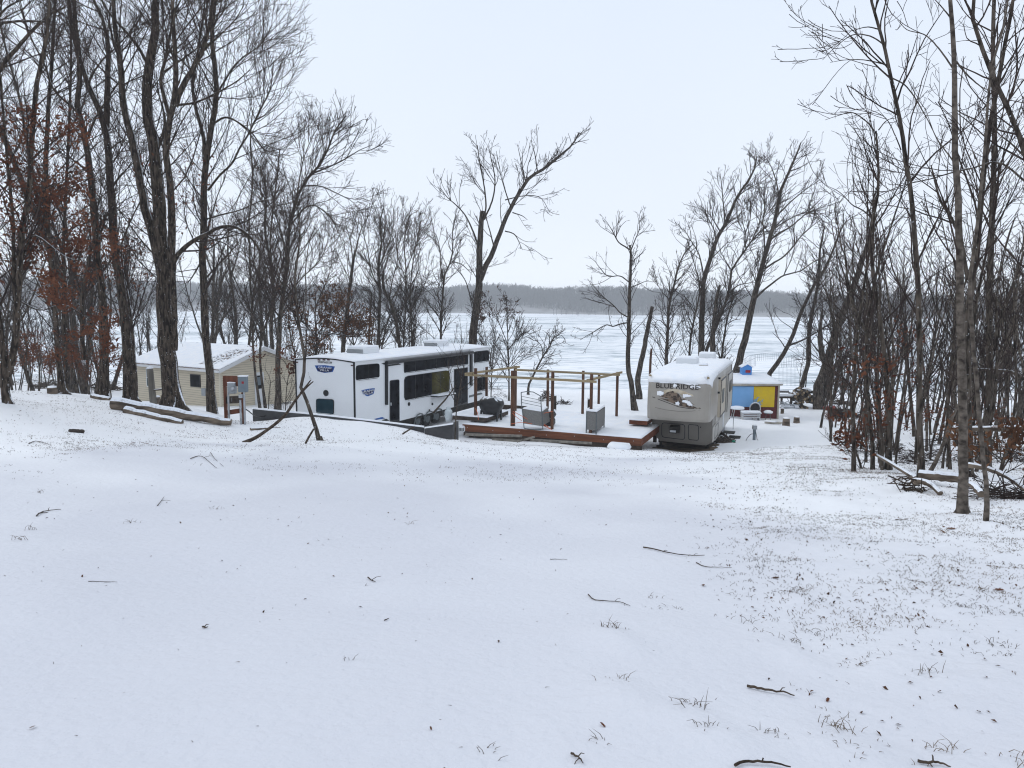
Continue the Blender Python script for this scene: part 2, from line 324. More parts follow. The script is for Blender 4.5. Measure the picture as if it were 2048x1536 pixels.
def resample(P, R_, n):
    P = np.array(P, float); R_ = np.array(R_, float)
    # Catmull-Rom then even spacing
    E = np.vstack([2 * P[0] - P[1], P, 2 * P[-1] - P[-2]]); out = []; rr = []
    for i in range(len(P) - 1):
        p0, p1, p2, p3 = E[i:i + 4]
        for t in np.linspace(0, 1, 8, endpoint=False):
            out.append(.5 * ((2 * p1) + (-p0 + p2) * t + (2 * p0 - 5 * p1 + 4 * p2 - p3) * t * t + (-p0 + 3 * p1 - 3 * p2 + p3) * t ** 3)); rr.append(R_[i] * (1 - t) + R_[i + 1] * t)
    out.append(P[-1]); rr.append(R_[-1]); out = np.array(out); rr = np.array(rr)
    s = np.r_[0, np.cumsum(np.linalg.norm(np.diff(out, axis=0), axis=1))]; t = np.linspace(0, s[-1], n)
    return np.stack([np.interp(t, s, out[:, k]) for k in range(3)], 1), np.interp(t, s, rr)
def spawn(P, R_, rng, per_m, tmin, L, ang, segs, curl, up, minr, tap=.6, rk=.0062, maxf=.55):
    B, n, _ = P.shape; pl = np.linalg.norm(np.diff(P, axis=1), axis=2).sum(1)
    cnt = np.maximum(1, rng.poisson(pl * (1 - tmin) * per_m)); pi = np.repeat(np.arange(B), cnt); N_ = len(pi)
    t = tmin + (1 - tmin) * rng.random(N_) ** .9; x = t * (n - 1); i = np.minimum(x.astype(int), n - 2); f = (x - i)[:, None]
    pos = P[pi, i] * (1 - f) + P[pi, i + 1] * f; tan = nrm(P[pi, i + 1] - P[pi, i]); rad = R_[pi, i] * (1 - f[:, 0]) + R_[pi, i + 1] * f[:, 0]
    v = rng.normal(size=(N_, 3)); perp = v - (v * tan).sum(1, keepdims=True) * tan; perp = nrm(perp)
    a = np.radians(rng.normal(ang, ang * .22, N_))[:, None]; d = nrm(np.cos(a) * tan + np.sin(a) * perp)
    ln = L if np.isscalar(L) else L[pi]
    ln = ln * (1 - tap * (t - tmin) / (1 - tmin + 1e-6)) * rng.uniform(.55, 1.25, N_); ln = np.minimum(ln, rad * 120 + .25)
    out = np.empty((N_, segs + 1, 3)); out[:, 0] = pos
    bend = rng.normal(size=(N_, 3)) * curl
    for s in range(segs):
        d = nrm(d + bend * .5 + rng.normal(size=(N_, 3)) * curl + np.array([0, 0, up])); out[:, s + 1] = out[:, s] + d * (ln / segs)[:, None]
    r0 = np.minimum(rad * maxf, ln * rk + minr); g = np.linspace(0, 1, segs + 1)[None]
    r = r0[:, None] * (1 - g) + minr * g
    return out, np.maximum(r, minr * .8), ln
def crown(P, R_, rng, l1=2.6, d1=2.0, tmin=.35, a1=40, up=.10, d2=4.0, d3=5.4, minr=.0045, curl=.10, tips=False, l2f=.45, l3f=.46, tap=.55):
    A = spawn(P, R_, rng, d1, tmin, l1, a1, 6, curl, up, minr * 1.4, tap)
    Bq = spawn(A[0], A[1], rng, d2, .15, A[2] * l2f, 34, 4, curl * 1.05, up * .6, minr * 1.15, .55, .0055)
    parts = [tubes(A[0], A[1], 4), tubes(Bq[0], Bq[1], 3)]; T_ = Bq
    if d3: Cq = spawn(Bq[0], Bq[1], rng, d3, .1, Bq[2] * l3f + .12, 33, 3, curl, up * .5, minr, .4, .004); parts.append(tubes(Cq[0], Cq[1], 3)); T_ = Cq
    V, Q = joinm(parts)
    return (V, Q, T_[0]) if tips else (V, Q)
def leafmesh(pts, rng, size, spread=.08):
    n = len(pts); c = pts + rng.normal(size=(n, 3)) * spread; u = nrm(rng.normal(size=(n, 3))); w = nrm(np.cross(u, rng.normal(size=(n, 3)))); nn = np.cross(u, w)
    s = (size * rng.uniform(.55, 1.3, n))[:, None]
    V = np.stack([c - u * s, c + w * s * .45 + nn * s * .2, c + u * s, c - w * s * .45 + nn * s * .2], 1).reshape(-1, 3)
    return V, np.arange(4 * n).reshape(-1, 4)
EXPO = 0.14; HAZE = .0006
# ------------------------------------------------------------------ world, light, camera
SUN_EL, SUN_AZ = math.radians(38), math.radians(-60)
w = bpy.data.worlds.new('World'); SC.world = w; w.use_nodes = True; nt = w.node_tree; N = nt.nodes; L = nt.links; bg = N['Background']
sky = N.new('ShaderNodeTexSky'); sky.sky_type = 'NISHITA'; sky.sun_disc = False; sky.sun_elevation = SUN_EL; sky.sun_rotation = SUN_AZ
hs = N.new('ShaderNodeHueSaturation'); hs.inputs['Saturation'].default_value = .5; L.new(sky.outputs[0], hs.inputs['Color'])
tc = N.new('ShaderNodeTexCoord'); sp = N.new('ShaderNodeSeparateXYZ'); L.new(tc.outputs['Generated'], sp.inputs[0])
rp = N.new('ShaderNodeValToRGB'); e = rp.color_ramp.elements; e[0].position = 0; e[0].color = (.83, .885, .965, 1); e[1].position = 1; e[1].color = (.76, .835, .935, 1)
k = e.new(.12); k.color = (.76, .825, .935, 1); k = e.new(.42); k.color = (.70, .78, .905, 1); L.new(sp.outputs['Z'], rp.inputs[0])
cl = N.new('ShaderNodeTexNoise'); cl.inputs['Scale'].default_value = 2.2; cl.inputs['Detail'].default_value = 3; L.new(tc.outputs['Generated'], cl.inputs['Vector'])
cm = N.new('ShaderNodeMapRange'); cm.inputs['To Min'].default_value = 10.0; cm.inputs['To Max'].default_value = 10.9; L.new(cl.outputs['Fac'], cm.inputs['Value'])
vm = N.new('ShaderNodeVectorMath'); vm.operation = 'SCALE'; L.new(rp.outputs[0], vm.inputs[0]); L.new(cm.outputs[0], vm.inputs['Scale'])
mx = N.new('ShaderNodeMix'); mx.data_type = 'RGBA'; mx.inputs[0].default_value = .94; L.new(hs.outputs[0], mx.inputs[6]); L.new(vm.outputs[0], mx.inputs[7])
L.new(mx.outputs[2], bg.inputs['Color']); bg.inputs['Strength'].default_value = .1
sl = bpy.data.lights.new('sun', 'SUN'); sl.energy = .6; sl.angle = math.radians(25); sl.color = (1, .97, .93); so = bpy.data.objects.new('sun', sl); C.objects.link(so)
sd = Vector((math.sin(SUN_AZ) * math.cos(SUN_EL), math.cos(SUN_AZ) * math.cos(SUN_EL), math.sin(SUN_EL))); so.rotation_euler = sd.to_track_quat('Z', 'Y').to_euler(); so.location = (0, 0, 30)
cam = bpy.data.cameras.new('camera'); co = bpy.data.objects.new('camera', cam); C.objects.link(co); cam.lens = F / 2048 * 36; cam.sensor_width = 36; cam.clip_end = 5000; cam.clip_start = .05
mw = Matrix.Identity(4)
for i in range(3):
    for j in range(3): mw[i][j] = RM[i, j]
co.matrix_world = mw; SC.camera = co
SC.view_settings.view_transform = 'Standard'; SC.view_settings.look = 'None'; SC.view_settings.exposure = EXPO; SC.view_settings.gamma = 1
SC.render.engine = 'CYCLES'; SC.cycles.max_bounces = 5; SC.cycles.diffuse_bounces = 3; SC.cycles.glossy_bounces = 3; SC.cycles.volume_bounces = 3; SC.cycles.use_denoising = True
SC.cycles.transparent_max_bounces = 4; SC.cycles.use_adaptive_sampling = True; SC.cycles.adaptive_threshold = .008; SC.cycles.filter_width = 1.15
# ------------------------------------------------------------------ snow ground
yy = np.concatenate([np.arange(-7, 1.5, .5), np.arange(1.5, 8, .045), np.arange(8, 20, .08), np.arange(20, 34, .1), np.arange(34, 80.1, .5)])
uu = np.concatenate([np.linspace(-2.4, -1.0, 30, endpoint=False), np.linspace(-1.0, 1.0, 520), np.linspace(1.0, 2.4, 31)[1:]])
XX = uu[None, :] * (np.maximum(yy, 0) + 6)[:, None]; YY = np.repeat(yy[:, None], len(uu), 1)
ZZ = gz(XX, YY)
rg = np.random.default_rng(5)
def vnoise(X, Y, s, seed):
    r = np.random.default_rng(seed); T_ = r.random((64, 64)); x = X * s; y = Y * s; i = np.floor(x).astype(int); j = np.floor(y).astype(int); f = sstep(x - i); g = sstep(y - j)
    a = T_[i % 64, j % 64]; b = T_[(i + 1) % 64, j % 64]; c = T_[i % 64, (j + 1) % 64]; d = T_[(i + 1) % 64, (j + 1) % 64]
    return (a * (1 - f) + b * f) * (1 - g) + (c * (1 - f) + d * f) * g - .5
def grassy(X, Y):
    """where lawn grass breaks through the snow (0..1); the driveway down the middle stays clean"""
    rt = sstep((X - (.45 + .17 * Y)) / (1.0 + .05 * Y)); lf = sstep((-(X) - (6.5 + .02 * Y)) / 2.5) * .45 * sstep((Y - 8) / 6)
    band = sstep((Y - 15) / 4) * .32
    return np.clip(np.maximum(np.maximum(rt, lf), band), 0, 1)
gr = grassy(XX, YY); wx_ = XX + vnoise(XX, YY, .35, 41) * 3 + vnoise(XX, YY, 1.1, 42) * 1.2; gs = np.maximum(np.maximum(sstep((wx_ - (-.6 + .17 * YY)) / (2.6 + .12 * YY)), sstep((-wx_ - 5.5) / 4) * .8 * sstep((YY - 7) / 8)), sstep((YY + vnoise(XX, YY, .3, 43) * 8 - 14) / 9))
ZZ = ZZ + (vnoise(XX + .4 * YY, YY * .55, .7, 1) * .07 + vnoise(XX, YY, 2.1, 2) * .035 * (.5 + gr) + vnoise(XX, YY, 6, 3) * .020 * (.2 + gr) + vnoise(XX, YY, 15, 4) * .010 * (.2 + gr) + vnoise(XX * .5 + YY * .25, YY * 2.6 - XX * .5, 1.6, 14) * .012 + vnoise(XX * .6 - YY * .2, YY * 2.2, 4.5, 15) * .006) * sstep((YY + 2) / 3)
GRASSDRIFT = []
def snowz(x, y):
    x = np.asarray(x, float); y = np.asarray(y, float)
    u = x / (np.maximum(y, 0) + 6); iu = np.clip(np.searchsorted(uu, u) - 1, 0, len(uu) - 2); iy = np.clip(np.searchsorted(yy, y) - 1, 0, len(yy) - 2)
    fu = np.clip((u - uu[iu]) / (uu[iu + 1] - uu[iu]), 0, 1); fy = np.clip((y - yy[iy]) / (yy[iy + 1] - yy[iy]), 0, 1)
    return (ZZ[iy, iu] * (1 - fu) + ZZ[iy, iu + 1] * fu) * (1 - fy) + (ZZ[iy + 1, iu] * (1 - fu) + ZZ[iy + 1, iu + 1] * fu) * fy
# little lee drifts behind tufts (seen in the right foreground)
for px, py, rr_ in [(1925, 1034, .3), (1973, 1053, .2), (1841, 968, .3), (1777, 943, .4), (346, 822, .7), (425, 828, .5), (262, 804, .6), (205, 797, .5), (168, 788, .6), (641, 886, .3), (16, 812, .5), (910, 882, .25)]:
    q = G(px, py); ZZ += .06 * np.exp(-((XX - q[0]) ** 2 + (YY - q[1]) ** 2) / rr_ ** 2)
for px, py, a in [(1225, 1262, .05), (1235, 1365, .035), (1390, 1425, .04), (1590, 1190, .04), (1655, 1470, .035), (1560, 1290, .035), (1120, 1470, .02)]:
    q = atZ(px, py, -2.0); 
    for _ in range(4): q = atZ(px, py, float(snowz(q[0], q[1])))
    dx = XX - q[0]; dy = YY - q[1] + .22; ZZ += a * np.exp(-((dx * .8 + dy * .25) / .13) ** 2 - ((dy) / .28) ** 2)
ny, nx = XX.shape; V = np.stack([XX, YY, ZZ], -1).reshape(-1, 3); ii = (np.arange(ny - 1)[:, None] * nx + np.arange(nx - 1)[None]).ravel()
o = mkmesh('ground', V, np.stack([ii, ii + 1, ii + nx + 1, ii + nx], -1), M['snowground'], smooth=True, origin=(0, 0, 0)); at_ = o.data.attributes.new('lawn', 'FLOAT', 'POINT'); at_.data.foreach_set('value', np.clip((gs * 1.5 + vnoise(XX, YY, .5, 9) * .7) * sstep((YY - 3) / 12) + vnoise(XX, YY, .9, 19) * .3 + sstep((YY - 24) / 8), 0, 1).astype(np.float32).ravel()); tag(o, 'snow covered ground sloping down to the lake', kind='structure')  # foreground falloff is painted in; the rest parts driveway from fresh snow
# sheet of frozen lake reaching the horizon
LZ = -8.05
xs = np.array([-3000, -600, -150, 0, 150, 600, 3000.]); ys = np.array([60, 120, 300, 700, 3000.]); X2, Y2 = np.meshgrid(xs, ys)
V = np.stack([X2, Y2, np.full_like(X2, LZ)], -1).reshape(-1, 3); ii = (np.arange(4)[:, None] * 7 + np.arange(6)[None]).ravel()
tag(mkmesh('water', V, np.stack([ii, ii + 1, ii + 8, ii + 7], -1), M['ice'], origin=(0, 0, 0)), 'frozen lake with wind streaked snow on the ice', kind='structure')
# far shore
def shoreY(x): return 600 - .32 * np.maximum(x, -60) * (x > -60) - .0 * x + 19.2 * (x > -60) * 0 + 8 * np.sin(x * .02)
def farz(x, d):
    return LZ + 1.2 * sstep(d / 6) + (9.5 + 2 * np.sin(x * .011 + 1) - .012 * x) * sstep((d - 4) / 90) + 1.2 * np.sin(x * .05 + d * .03) * sstep(d / 60)
xs = np.linspace(-560, 560, 180); ds = np.array([-3, 0, 3, 8, 14, 25, 40, 60, 85, 110, 160.]); X2 = np.repeat(xs[None], len(ds), 0); D2 = np.repeat(ds[:, None], len(xs), 1)
Y2 = shoreY(X2) + D2; Z2 = np.where(D2 < 0, LZ - .3, farz(X2, np.maximum(D2, 0))); V = np.stack([X2, Y2, Z2], -1).reshape(-1, 3); ii = (np.arange(len(ds) - 1)[:, None] * 180 + np.arange(179)[None]).ravel()
tag(mkmesh('hill', V, np.stack([ii, ii + 1, ii + 181, ii + 180], -1), M['brushfloor'], smooth=True, origin=(0, 0, 0)), 'low brushy hill on the far shore', kind='structure')
ii = (np.arange(4)[:, None] * 180 + np.arange(179)[None]).ravel(); V2 = V.copy(); V2[:, 2] += .05; tag(mkmesh('bank', V2[:5 * 180], np.stack([ii, ii + 1, ii + 181, ii + 180], -1), M['snow'], smooth=True, origin=(0, 0, 0)), 'white snowy bank along the far shore', kind='structure')
r = np.random.default_rng(11); n = 12500; x = r.uniform(-520, 520, n); d = 24 + 26 * (vnoise(x, x * 0 + 3, .012, 77) + .5) + 95 * r.random(n) ** .85; x2 = r.uniform(-520, 520, 500); gap = vnoise(x2, x2 * 0, .02, 8) > -.05
x = np.r_[x, x2[gap]]; d = np.r_[d, r.uniform(3, 16, gap.sum())]; n = len(x); y = shoreY(x) + d; z = farz(x, d); h = r.uniform(12, 15.5, n) + 5 * vnoise(x, d, .03, 78) * np.where(d < 16, .55, 1)
base = np.stack([x, y, z - .5], 1); top = base + np.stack([r.normal(0, .8, n), r.normal(0, .8, n), h], 1)
P = np.stack([base, (base + top) / 2 + r.normal(0, .3, (n, 3)), top], 1); R_ = np.stack([np.full(n, .22), np.full(n, .16), np.full(n, .08)], 1)
A = spawn(P, R_, r, 1.25, .15, 3.4, 40, 2, .12, .10, .08, .35, .03, 1.2)
V, Q = joinm([tubes(P, R_, 3), tubes(A[0], A[1] * 1.5, 3)])
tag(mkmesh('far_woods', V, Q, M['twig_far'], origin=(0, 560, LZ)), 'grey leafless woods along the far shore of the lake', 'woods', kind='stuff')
# ------------------------------------------------------------------ trees traced from the photograph
def limb3(pts, r0, r1, Y, dY, S, n=18, ground=False, flare=1.0, rp=.8):
    P = [atY(p[0], p[1], Y) for p in pts]; s = np.r_[0, np.cumsum([np.linalg.norm(P[i + 1] - P[i]) for i in range(len(P) - 1)])]; t = s / s[-1]
    P = [p * (1 + (dY * ti * s[-1]) / Y) for p, ti in zip(P, t)]
    a_, b_ = (r0 * .86, r1 * .62) if r0 > 6 else (r0 * .78, r1 * .55) if r0 > 4.2 else (r0 * .6, r1 * .5)
    k = Y / F; R_ = (b_ + (a_ - b_) * (1 - t) ** rp) * k
    P, R_ = resample(P, R_, n)
    if flare > 1: R_[0] *= flare; R_[1] *= 1 + (flare - 1) * .25
    P[1:-1] += S.normal(size=(n - 2, 3)) * R_[1:-1, None] * .09
    return P, R_
UPV = np.array([0, 0, 1.])
def tree(label, limbs, Y=None, bark='bark', leaves=None, seed=0, name='bare_tree', group=None, nl=18, cat='tree', **kw):
    """limbs: [(r0 px, r1 px, [(px, py), ...]), ...] traced in photograph pixels; the first one starts at the foot"""
    S = np.random.default_rng(seed + 100); b = limbs[0][2][0]
    if Y is None: g = G(*b); Y = g[1]
    foot = atY(b[0], b[1], Y); z = float(gz(foot[0], foot[1])); pts0 = list(limbs[0][2])
    ob = thing(name, label, cat, (foot[0], foot[1], z), 0, group)
    L_ = []
    for i, (r0, r1, pts) in enumerate(limbs):
        if i == 0:
            P, R_ = limb3(pts, r0, r1, Y, 0, S, nl, flare=1.0)
            ext = np.array([foot[0] + (P[0] - P[1])[0] * .2, foot[1], min(z, P[0][2]) - .25]); 
            if P[0][2] - z > .4: P, R_ = resample([ext] + [tuple(p) for p in P], [R_[0] * 1.15] + list(R_), nl)
            else: P[0] = ext
            R_[0] *= 1.5; R_[1] *= 1.12
        else:
            P, R_ = limb3(pts, r0, r1, Y, S.uniform(-.3, .3) if i > 1 else S.uniform(-.12, .12), S, nl)
        L_.append((P, R_))
    P = np.stack([p for p, _ in L_]); R_ = np.stack([q for _, q in L_])
    tp_ = [tubes(P, R_, 10)]
    if L_[0][1][1] > .05 and Y < 31:
        r_ = L_[0][1][1]; rt = []
        for k_ in range(5):
            a_ = k_ * 1.26 + S.uniform(-.3, .3); dd = np.array([math.cos(a_), math.sin(a_), 0]); f0 = np.array([foot[0], foot[1], z]); e_ = f0 + dd * r_ * S.uniform(2.3, 3.4); e_[2] = gzf(e_[0], e_[1]) - .03
            rt.append(np.stack([f0 + dd * r_ * .35 + UPV * r_ * 2.4, f0 + dd * r_ * .8 + UPV * r_ * 1.0, f0 + dd * r_ * 1.35 + UPV * r_ * .25, e_]))
        tp_.append(tubes(np.stack(rt), np.tile(np.array([.5, .55, .42, .12]) * r_, (5, 1)), 7))
    V, Q = joinm(tp_); mkmesh('trunk', V, Q, M[bark], ob, smooth=True)
    kw2 = dict(kw); dn = kw2.pop('dense', 1.0); kw2['d1'] = kw2.get('d1', 2) * dn ** .6; kw2['d2'] = kw2.get('d2', 3.4) * dn ** .6;  kw2['d2'] = kw2.get('d2', 3.4) * .9; kw2['d3'] = kw2.get('d3', 5) * .85;  kw2.setdefault('minr', max(.0045, Y * .00019)); kw2['d1'] = kw2.get('d1', 2) * 1.4; kw2['l1'] = kw2.get('l1', 2.6) * 1.4; only = kw2.pop('crown_from', None)
    PP, RR = (P, R_) if only is None else (P[only:], R_[only:])
    V, Q, tips = crown(PP, RR, S, tips=True, **kw2)
    mkmesh('crown', V, Q, M['twig'], ob)
    if leaves:
        for (lm, cnt, box_) in leaves:
            # leaves hang on the twigs inside a part of the crown
            tp = tips.reshape(-1, 3); q = (tp @ RM); px = 1024 + F * q[:, 0] / -q[:, 2]; py = 768 - F * q[:, 1] / -q[:, 2]
            ok = (px > box_[0]) & (px < box_[2]) & (py > box_[1]) & (py < box_[3]); idx = np.flatnonzero(ok)
            if len(idx) > 5:
                c_ = S.integers(0, len(idx), 60); cl_ = tp[idx[c_]]
                pick = tp[S.choice(idx, cnt)]; V, Q = leafmesh(pick, S, .05 + .0009 * Y, .09); mkmesh('leaves', V, Q, M[lm], ob)
    return ob
EXPO_DUMMY = 0
# ---- left stand
tree('twin stemmed oak at the far left edge, hung with rust red leaves', [
    (8, 3, [(16, 812), (10, 770), (9, 726), (4, 684), (0, 640), (-8, 560), (-14, 430), (-20, 250), (-22, 80)]),
    (8, 4, [(12, 765), (24, 715), (33, 660), (36, 582), (38, 546), (44, 459), (54, 412), (62, 330), (70, 200), (95, 60), (100, -40)]),
    (5, 2, [(33, 620), (28, 560), (26, 448), (18, 352), (6, 225), (0, 150), (-20, 60)]),
    (3, 1.2, [(38, 540), (60, 478), (80, 475), (125, 510), (150, 520)]), (3, 1, [(36, 600), (80, 620), (130, 610), (180, 640)]), (2.5, 1, [(26, 420), (60, 395), (110, 370), (170, 340)])],
    bark='bark_snowy', seed=1, dense=1.5, l1=2.6, d1=1.6, tmin=.2, d2=3, d3=4, leaves=[('leaf_red', 2700, (-60, 210, 185, 470)), ('leaf_red', 2600, (-60, 470, 240, 720))])
tree('thick trunk leaning left, snow line up its right side, near the far left', [
    (12, 5, [(168, 788), (158, 737), (146, 670), (141, 626), (118, 555), (106, 500), (88, 475), (75, 440), (64, 405), (50, 380), (20, 300), (-6, 240), (-30, 130)]),
    (5, 2.4, [(97, 480), (84, 440), (76, 395), (66, 350), (56, 300), (40, 200), (10, 90), (-10, 0)]), (3, 1, [(60, 395), (100, 360), (150, 300), (160, 240)])],
    bark='bark_snowy', seed=2, dense=1.5, l1=2.6, d1=1.8, tmin=.35, leaves=[('leaf_red', 800, (40, 330, 220, 680))])
tree('slimmer of two straight trunks with snow streaks beside a cut stump', [(7, 3.5, [(126, 788), (118, 720), (112, 640), (105, 560), (98, 480), (92, 380), (94, 260), (104, 120), (112, -40)]), (3, 1.4, [(100, 520), (85, 440), (60, 340), (52, 220)])],
     bark='bark_snowy', seed=3, dense=1.5, l1=2.2, d1=2, tmin=.3, leaves=[('leaf_red', 800, (20, 480, 200, 690))])
tree('slender straight trunk rising close behind a cut stump at left', [(5, 2.6, [(133, 789), (131, 720), (128, 640), (126, 540), (130, 420), (137, 280), (142, 120), (140, -40)])], bark='bark_snowy', seed=33, Y=29, dense=1.5, l1=2.2, d1=2, tmin=.3)
tree('tree forking at head height of the frame, left of the twin snow streaked trunks', [
    (10, 4.5, [(205, 797), (208, 740), (208, 693), (205, 600), (200, 540), (193, 505), (190, 444), (189, 425), (182, 366), (173, 293), (161, 234), (154, 217), (157, 175), (160, 130), (150, 40), (148, -50)]),
    (6, 3, [(166, 720), (164, 640), (165, 590), (180, 510), (184, 490), (200, 450), (214, 430)]), (3.6, 1.3, [(193, 475), (206, 455), (213, 430), (228, 400), (235, 370)]),
    (4, 1.8, [(161, 234), (145, 214), (122, 195), (102, 170), (90, 130), (60, 70), (40, 0)]), (3, 1.2, [(173, 285), (190, 240), (210, 205), (240, 160), (262, 120), (290, 70), (310, 20)])],
    bark='bark_snowy', seed=4, dense=1.5, l1=2.4, d1=1.9, tmin=.3, leaves=[('leaf_red', 500, (120, 430, 280, 760))])
tree('twin trunks with peeling bark and a white snow streak, just left of the beige cabin', [
    (12, 4.5, [(261, 804), (257, 750), (255, 693), (246, 610), (240, 560), (231, 502), (226, 429), (222, 380), (217, 307), (211, 249), (200, 222), (188, 199), (173, 161), (155, 102), (143, 44), (136, -30)]),
    (8, 4, [(270, 802), (268, 740), (264, 693), (259, 620), (250, 566), (244, 540)]),
    (7, 3, [(212, 250), (214, 200), (217, 117), (213, 70), (206, 40), (188, 0), (176, -40)]), (3, 1.2, [(232, 520), (246, 480), (262, 440), (290, 380), (300, 330)]),
    (3.4, 1.2, [(188, 199), (178, 165), (205, 120), (232, 95), (262, 62), (292, 20)]), (3, 1.2, [(217, 300), (250, 280), (268, 300)])],
    bark='bark_snowy', seed=5, dense=1.5, l1=2.6, d1=1.9, tmin=.38, leaves=[('leaf_red', 350, (160, 440, 300, 780))])
tree('thickest trunk of all, forking into many tall limbs in front of the beige cabin', [
    (20, 8, [(346, 822), (341, 770), (334, 693), (330, 640), (328, 605), (329, 564), (325, 517), (321, 470), (319, 410), (314, 350), (308, 293), (300, 250), (293, 205), (295, 160), (299, 132), (306, 90), (311, 59), (312, 0), (316, -50)]),
    (11, 5, [(329, 580), (320, 530), (310, 488), (302, 455), (293, 430), (290, 410), (281, 366), (272, 320), (264, 278), (254, 240), (246, 205), (243, 160), (240, 117), (234, 75), (229, 44), (225, -30)]),
    (9, 4, [(334, 560), (340, 532), (344, 480), (343, 410), (338, 350), (332, 300), (337, 249), (345, 215), (350, 190), (352, 147), (350, 100), (346, 40), (344, -40)]),
    (7, 3, [(349, 700), (349, 650), (347, 590), (346, 532), (352, 515), (361, 503), (375, 490), (387, 482), (400, 474), (411, 470), (434, 456), (455, 452), (469, 453), (488, 463), (504, 478), (520, 500)]),
    (7, 2.6, [(350, 212), (362, 180), (378, 152), (392, 125), (404, 102), (415, 65), (422, 29), (427, -20)]),
    (5, 1.6, [(339, 230), (330, 200), (322, 160), (330, 120), (340, 72), (352, 20), (372, -20)]), (4, 1.4, [(316, 300), (330, 240), (318, 190), (312, 140)]),
    (4.5, 1.6, [(299, 135), (280, 100), (262, 75), (235, 45), (215, 20), (195, -20)]), (4, 1.4, [(355, 210), (390, 205), (425, 190), (470, 165), (500, 140)]),
    (3.5, 1.2, [(411, 470), (430, 480), (455, 490), (472, 515)]), (4, 1.3, [(378, 152), (400, 110), (440, 70), (470, 40), (488, 10)])],
    bark='bark_snowy', seed=6, nl=26, dense=1.5, l1=3.0, d1=1.7, tmin=.3, d2=2.8, d3=4.4, leaves=[('leaf_red', 260, (270, 300, 430, 520))])
tree('tall straight trunk with snow line, right hand end of the cabin eaves behind it', [
    (9.5, 5, [(425, 828), (421, 780), (419, 737), (412, 680), (410, 635), (407, 570), (404, 517), (407, 460), (407, 410), (409, 360), (412, 322), (416, 290), (424, 249), (432, 200), (430, 140), (424, 70), (430, 0), (436, -40)]),
    (5, 2, [(412, 322), (406, 270), (392, 215), (385, 170), (395, 110), (404, 50), (420, -10)]),
    (3.6, 1.3, [(416, 381), (440, 350), (463, 328), (480, 295), (495, 272), (520, 220), (540, 180), (548, 120)]), (3.6, 1.2, [(424, 249), (455, 235), (500, 262), (530, 300), (560, 305)]),
    (3.4, 1.2, [(430, 200), (450, 160), (480, 120), (520, 90), (545, 50)]), (3, 1, [(408, 440), (440, 430), (480, 420), (530, 400), (570, 410)]), (3, 1, [(404, 520), (380, 560), (360, 570)])],
    bark='bark_snowy', seed=7, nl=22, dense=1.5, l1=3.1, d1=2.3, tmin=.28, d2=3, d3=4.4, leaves=[('leaf_red', 160, (330, 280, 440, 420))])
tree('slim dark trunk against the cabin gable, its crown leaning out to the right', [
    (6.5, 1.6, [(555, 822), (556, 760), (558, 664), (563, 610), (570, 560), (574, 517), (578, 459), (585, 430), (594, 395), (604, 370), (622, 348), (640, 330), (655, 300), (668, 265), (682, 240), (692, 231)]),
    (2.6, .9, [(628, 345), (655, 335), (690, 318), (720, 300), (745, 290)]), (2.6, .8, [(604, 372), (640, 372), (670, 385), (700, 400), (715, 415)]),
    (3, .9, [(578, 455), (615, 412), (645, 420), (670, 450), (690, 500)]), (2.8, .9, [(574, 517), (555, 440), (530, 390), (520, 330)]), (2.2, .8, [(594, 395), (604, 330), (622, 280), (645, 240)]),
    (2.5, .8, [(563, 610), (600, 560), (640, 520), (660, 470)])],
    seed=8, bark='bark', dense=1.5, l1=2.4, d1=3.2, tmin=.3, d2=3.2, d3=4.6)
tree('thin trunk at left of a close pair against the cabin gable', [(4, 1.6, [(520, 817), (512, 760), (506, 693), (505, 630), (501, 576), (500, 520), (498, 440), (506, 360), (500, 280), (506, 220)]), (2, .8, [(506, 690), (530, 640), (545, 600), (550, 540)])], seed=9, l1=2.0, d1=2.4, tmin=.25)
tree('thin trunk at right of a close pair, bending against the cabin gable', [(4.2, 1.8, [(531, 816), (525, 770), (520, 722), (523, 678), (536, 636), (545, 600), (548, 560), (540, 500), (545, 430), (552, 370), (560, 300)])], seed=10, l1=2.0, d1=2.2, tmin=.35, leaves=[('leaf_red', 60, (500, 560, 590, 680))])
tree('crooked slender tree kinked just in front of the white trailer', [
    (4.9, 1.5, [(641, 886), (636, 868), (629, 847), (618, 816), (610, 793), (603, 783), (602, 772), (605, 756), (608, 746), (609, 715), (606, 691), (598, 650), (592, 600), (590, 545), (600, 480), (596, 420), (590, 380)]),
    (2.6, 1, [(600, 665), (585, 620), (582, 600), (560, 560), (548, 500)]), (2.4, .9, [(598, 650), (612, 600), (611, 540), (620, 480), (640, 440)])], seed=11, Y=21.6, l1=1.6, d1=2.2, tmin=.45)
tree('tree behind the cabin with a bare pale trunk left of the brown leaves', [(5, 2, [(545, 700), (542, 650), (548, 590), (540, 520), (530, 460), (532, 380), (520, 330)]), (3, 1, [(545, 600), (565, 530), (590, 470), (600, 430)])], Y=52, seed=12, bark='bark_snowy', l1=3, d1=2.2, tmin=.3)
tree('oak sapling thick with brown leaves behind the trailer roof', [(3.2, 1, [(633, 700), (632, 660), (630, 625), (637, 600), (650, 570), (660, 545)]), (2, .8, [(632, 650), (655, 630), (690, 640), (720, 650)]), (1.8, .7, [(632, 670), (610, 645), (595, 640)]), (2, .7, [(633, 690), (660, 668), (700, 672), (730, 668)])],
     Y=44, seed=13, l1=1.9, d1=4.5, tmin=.1, name='leafy_sapling', leaves=[('leaf_brown', 3600, (570, 560, 745, 720))])
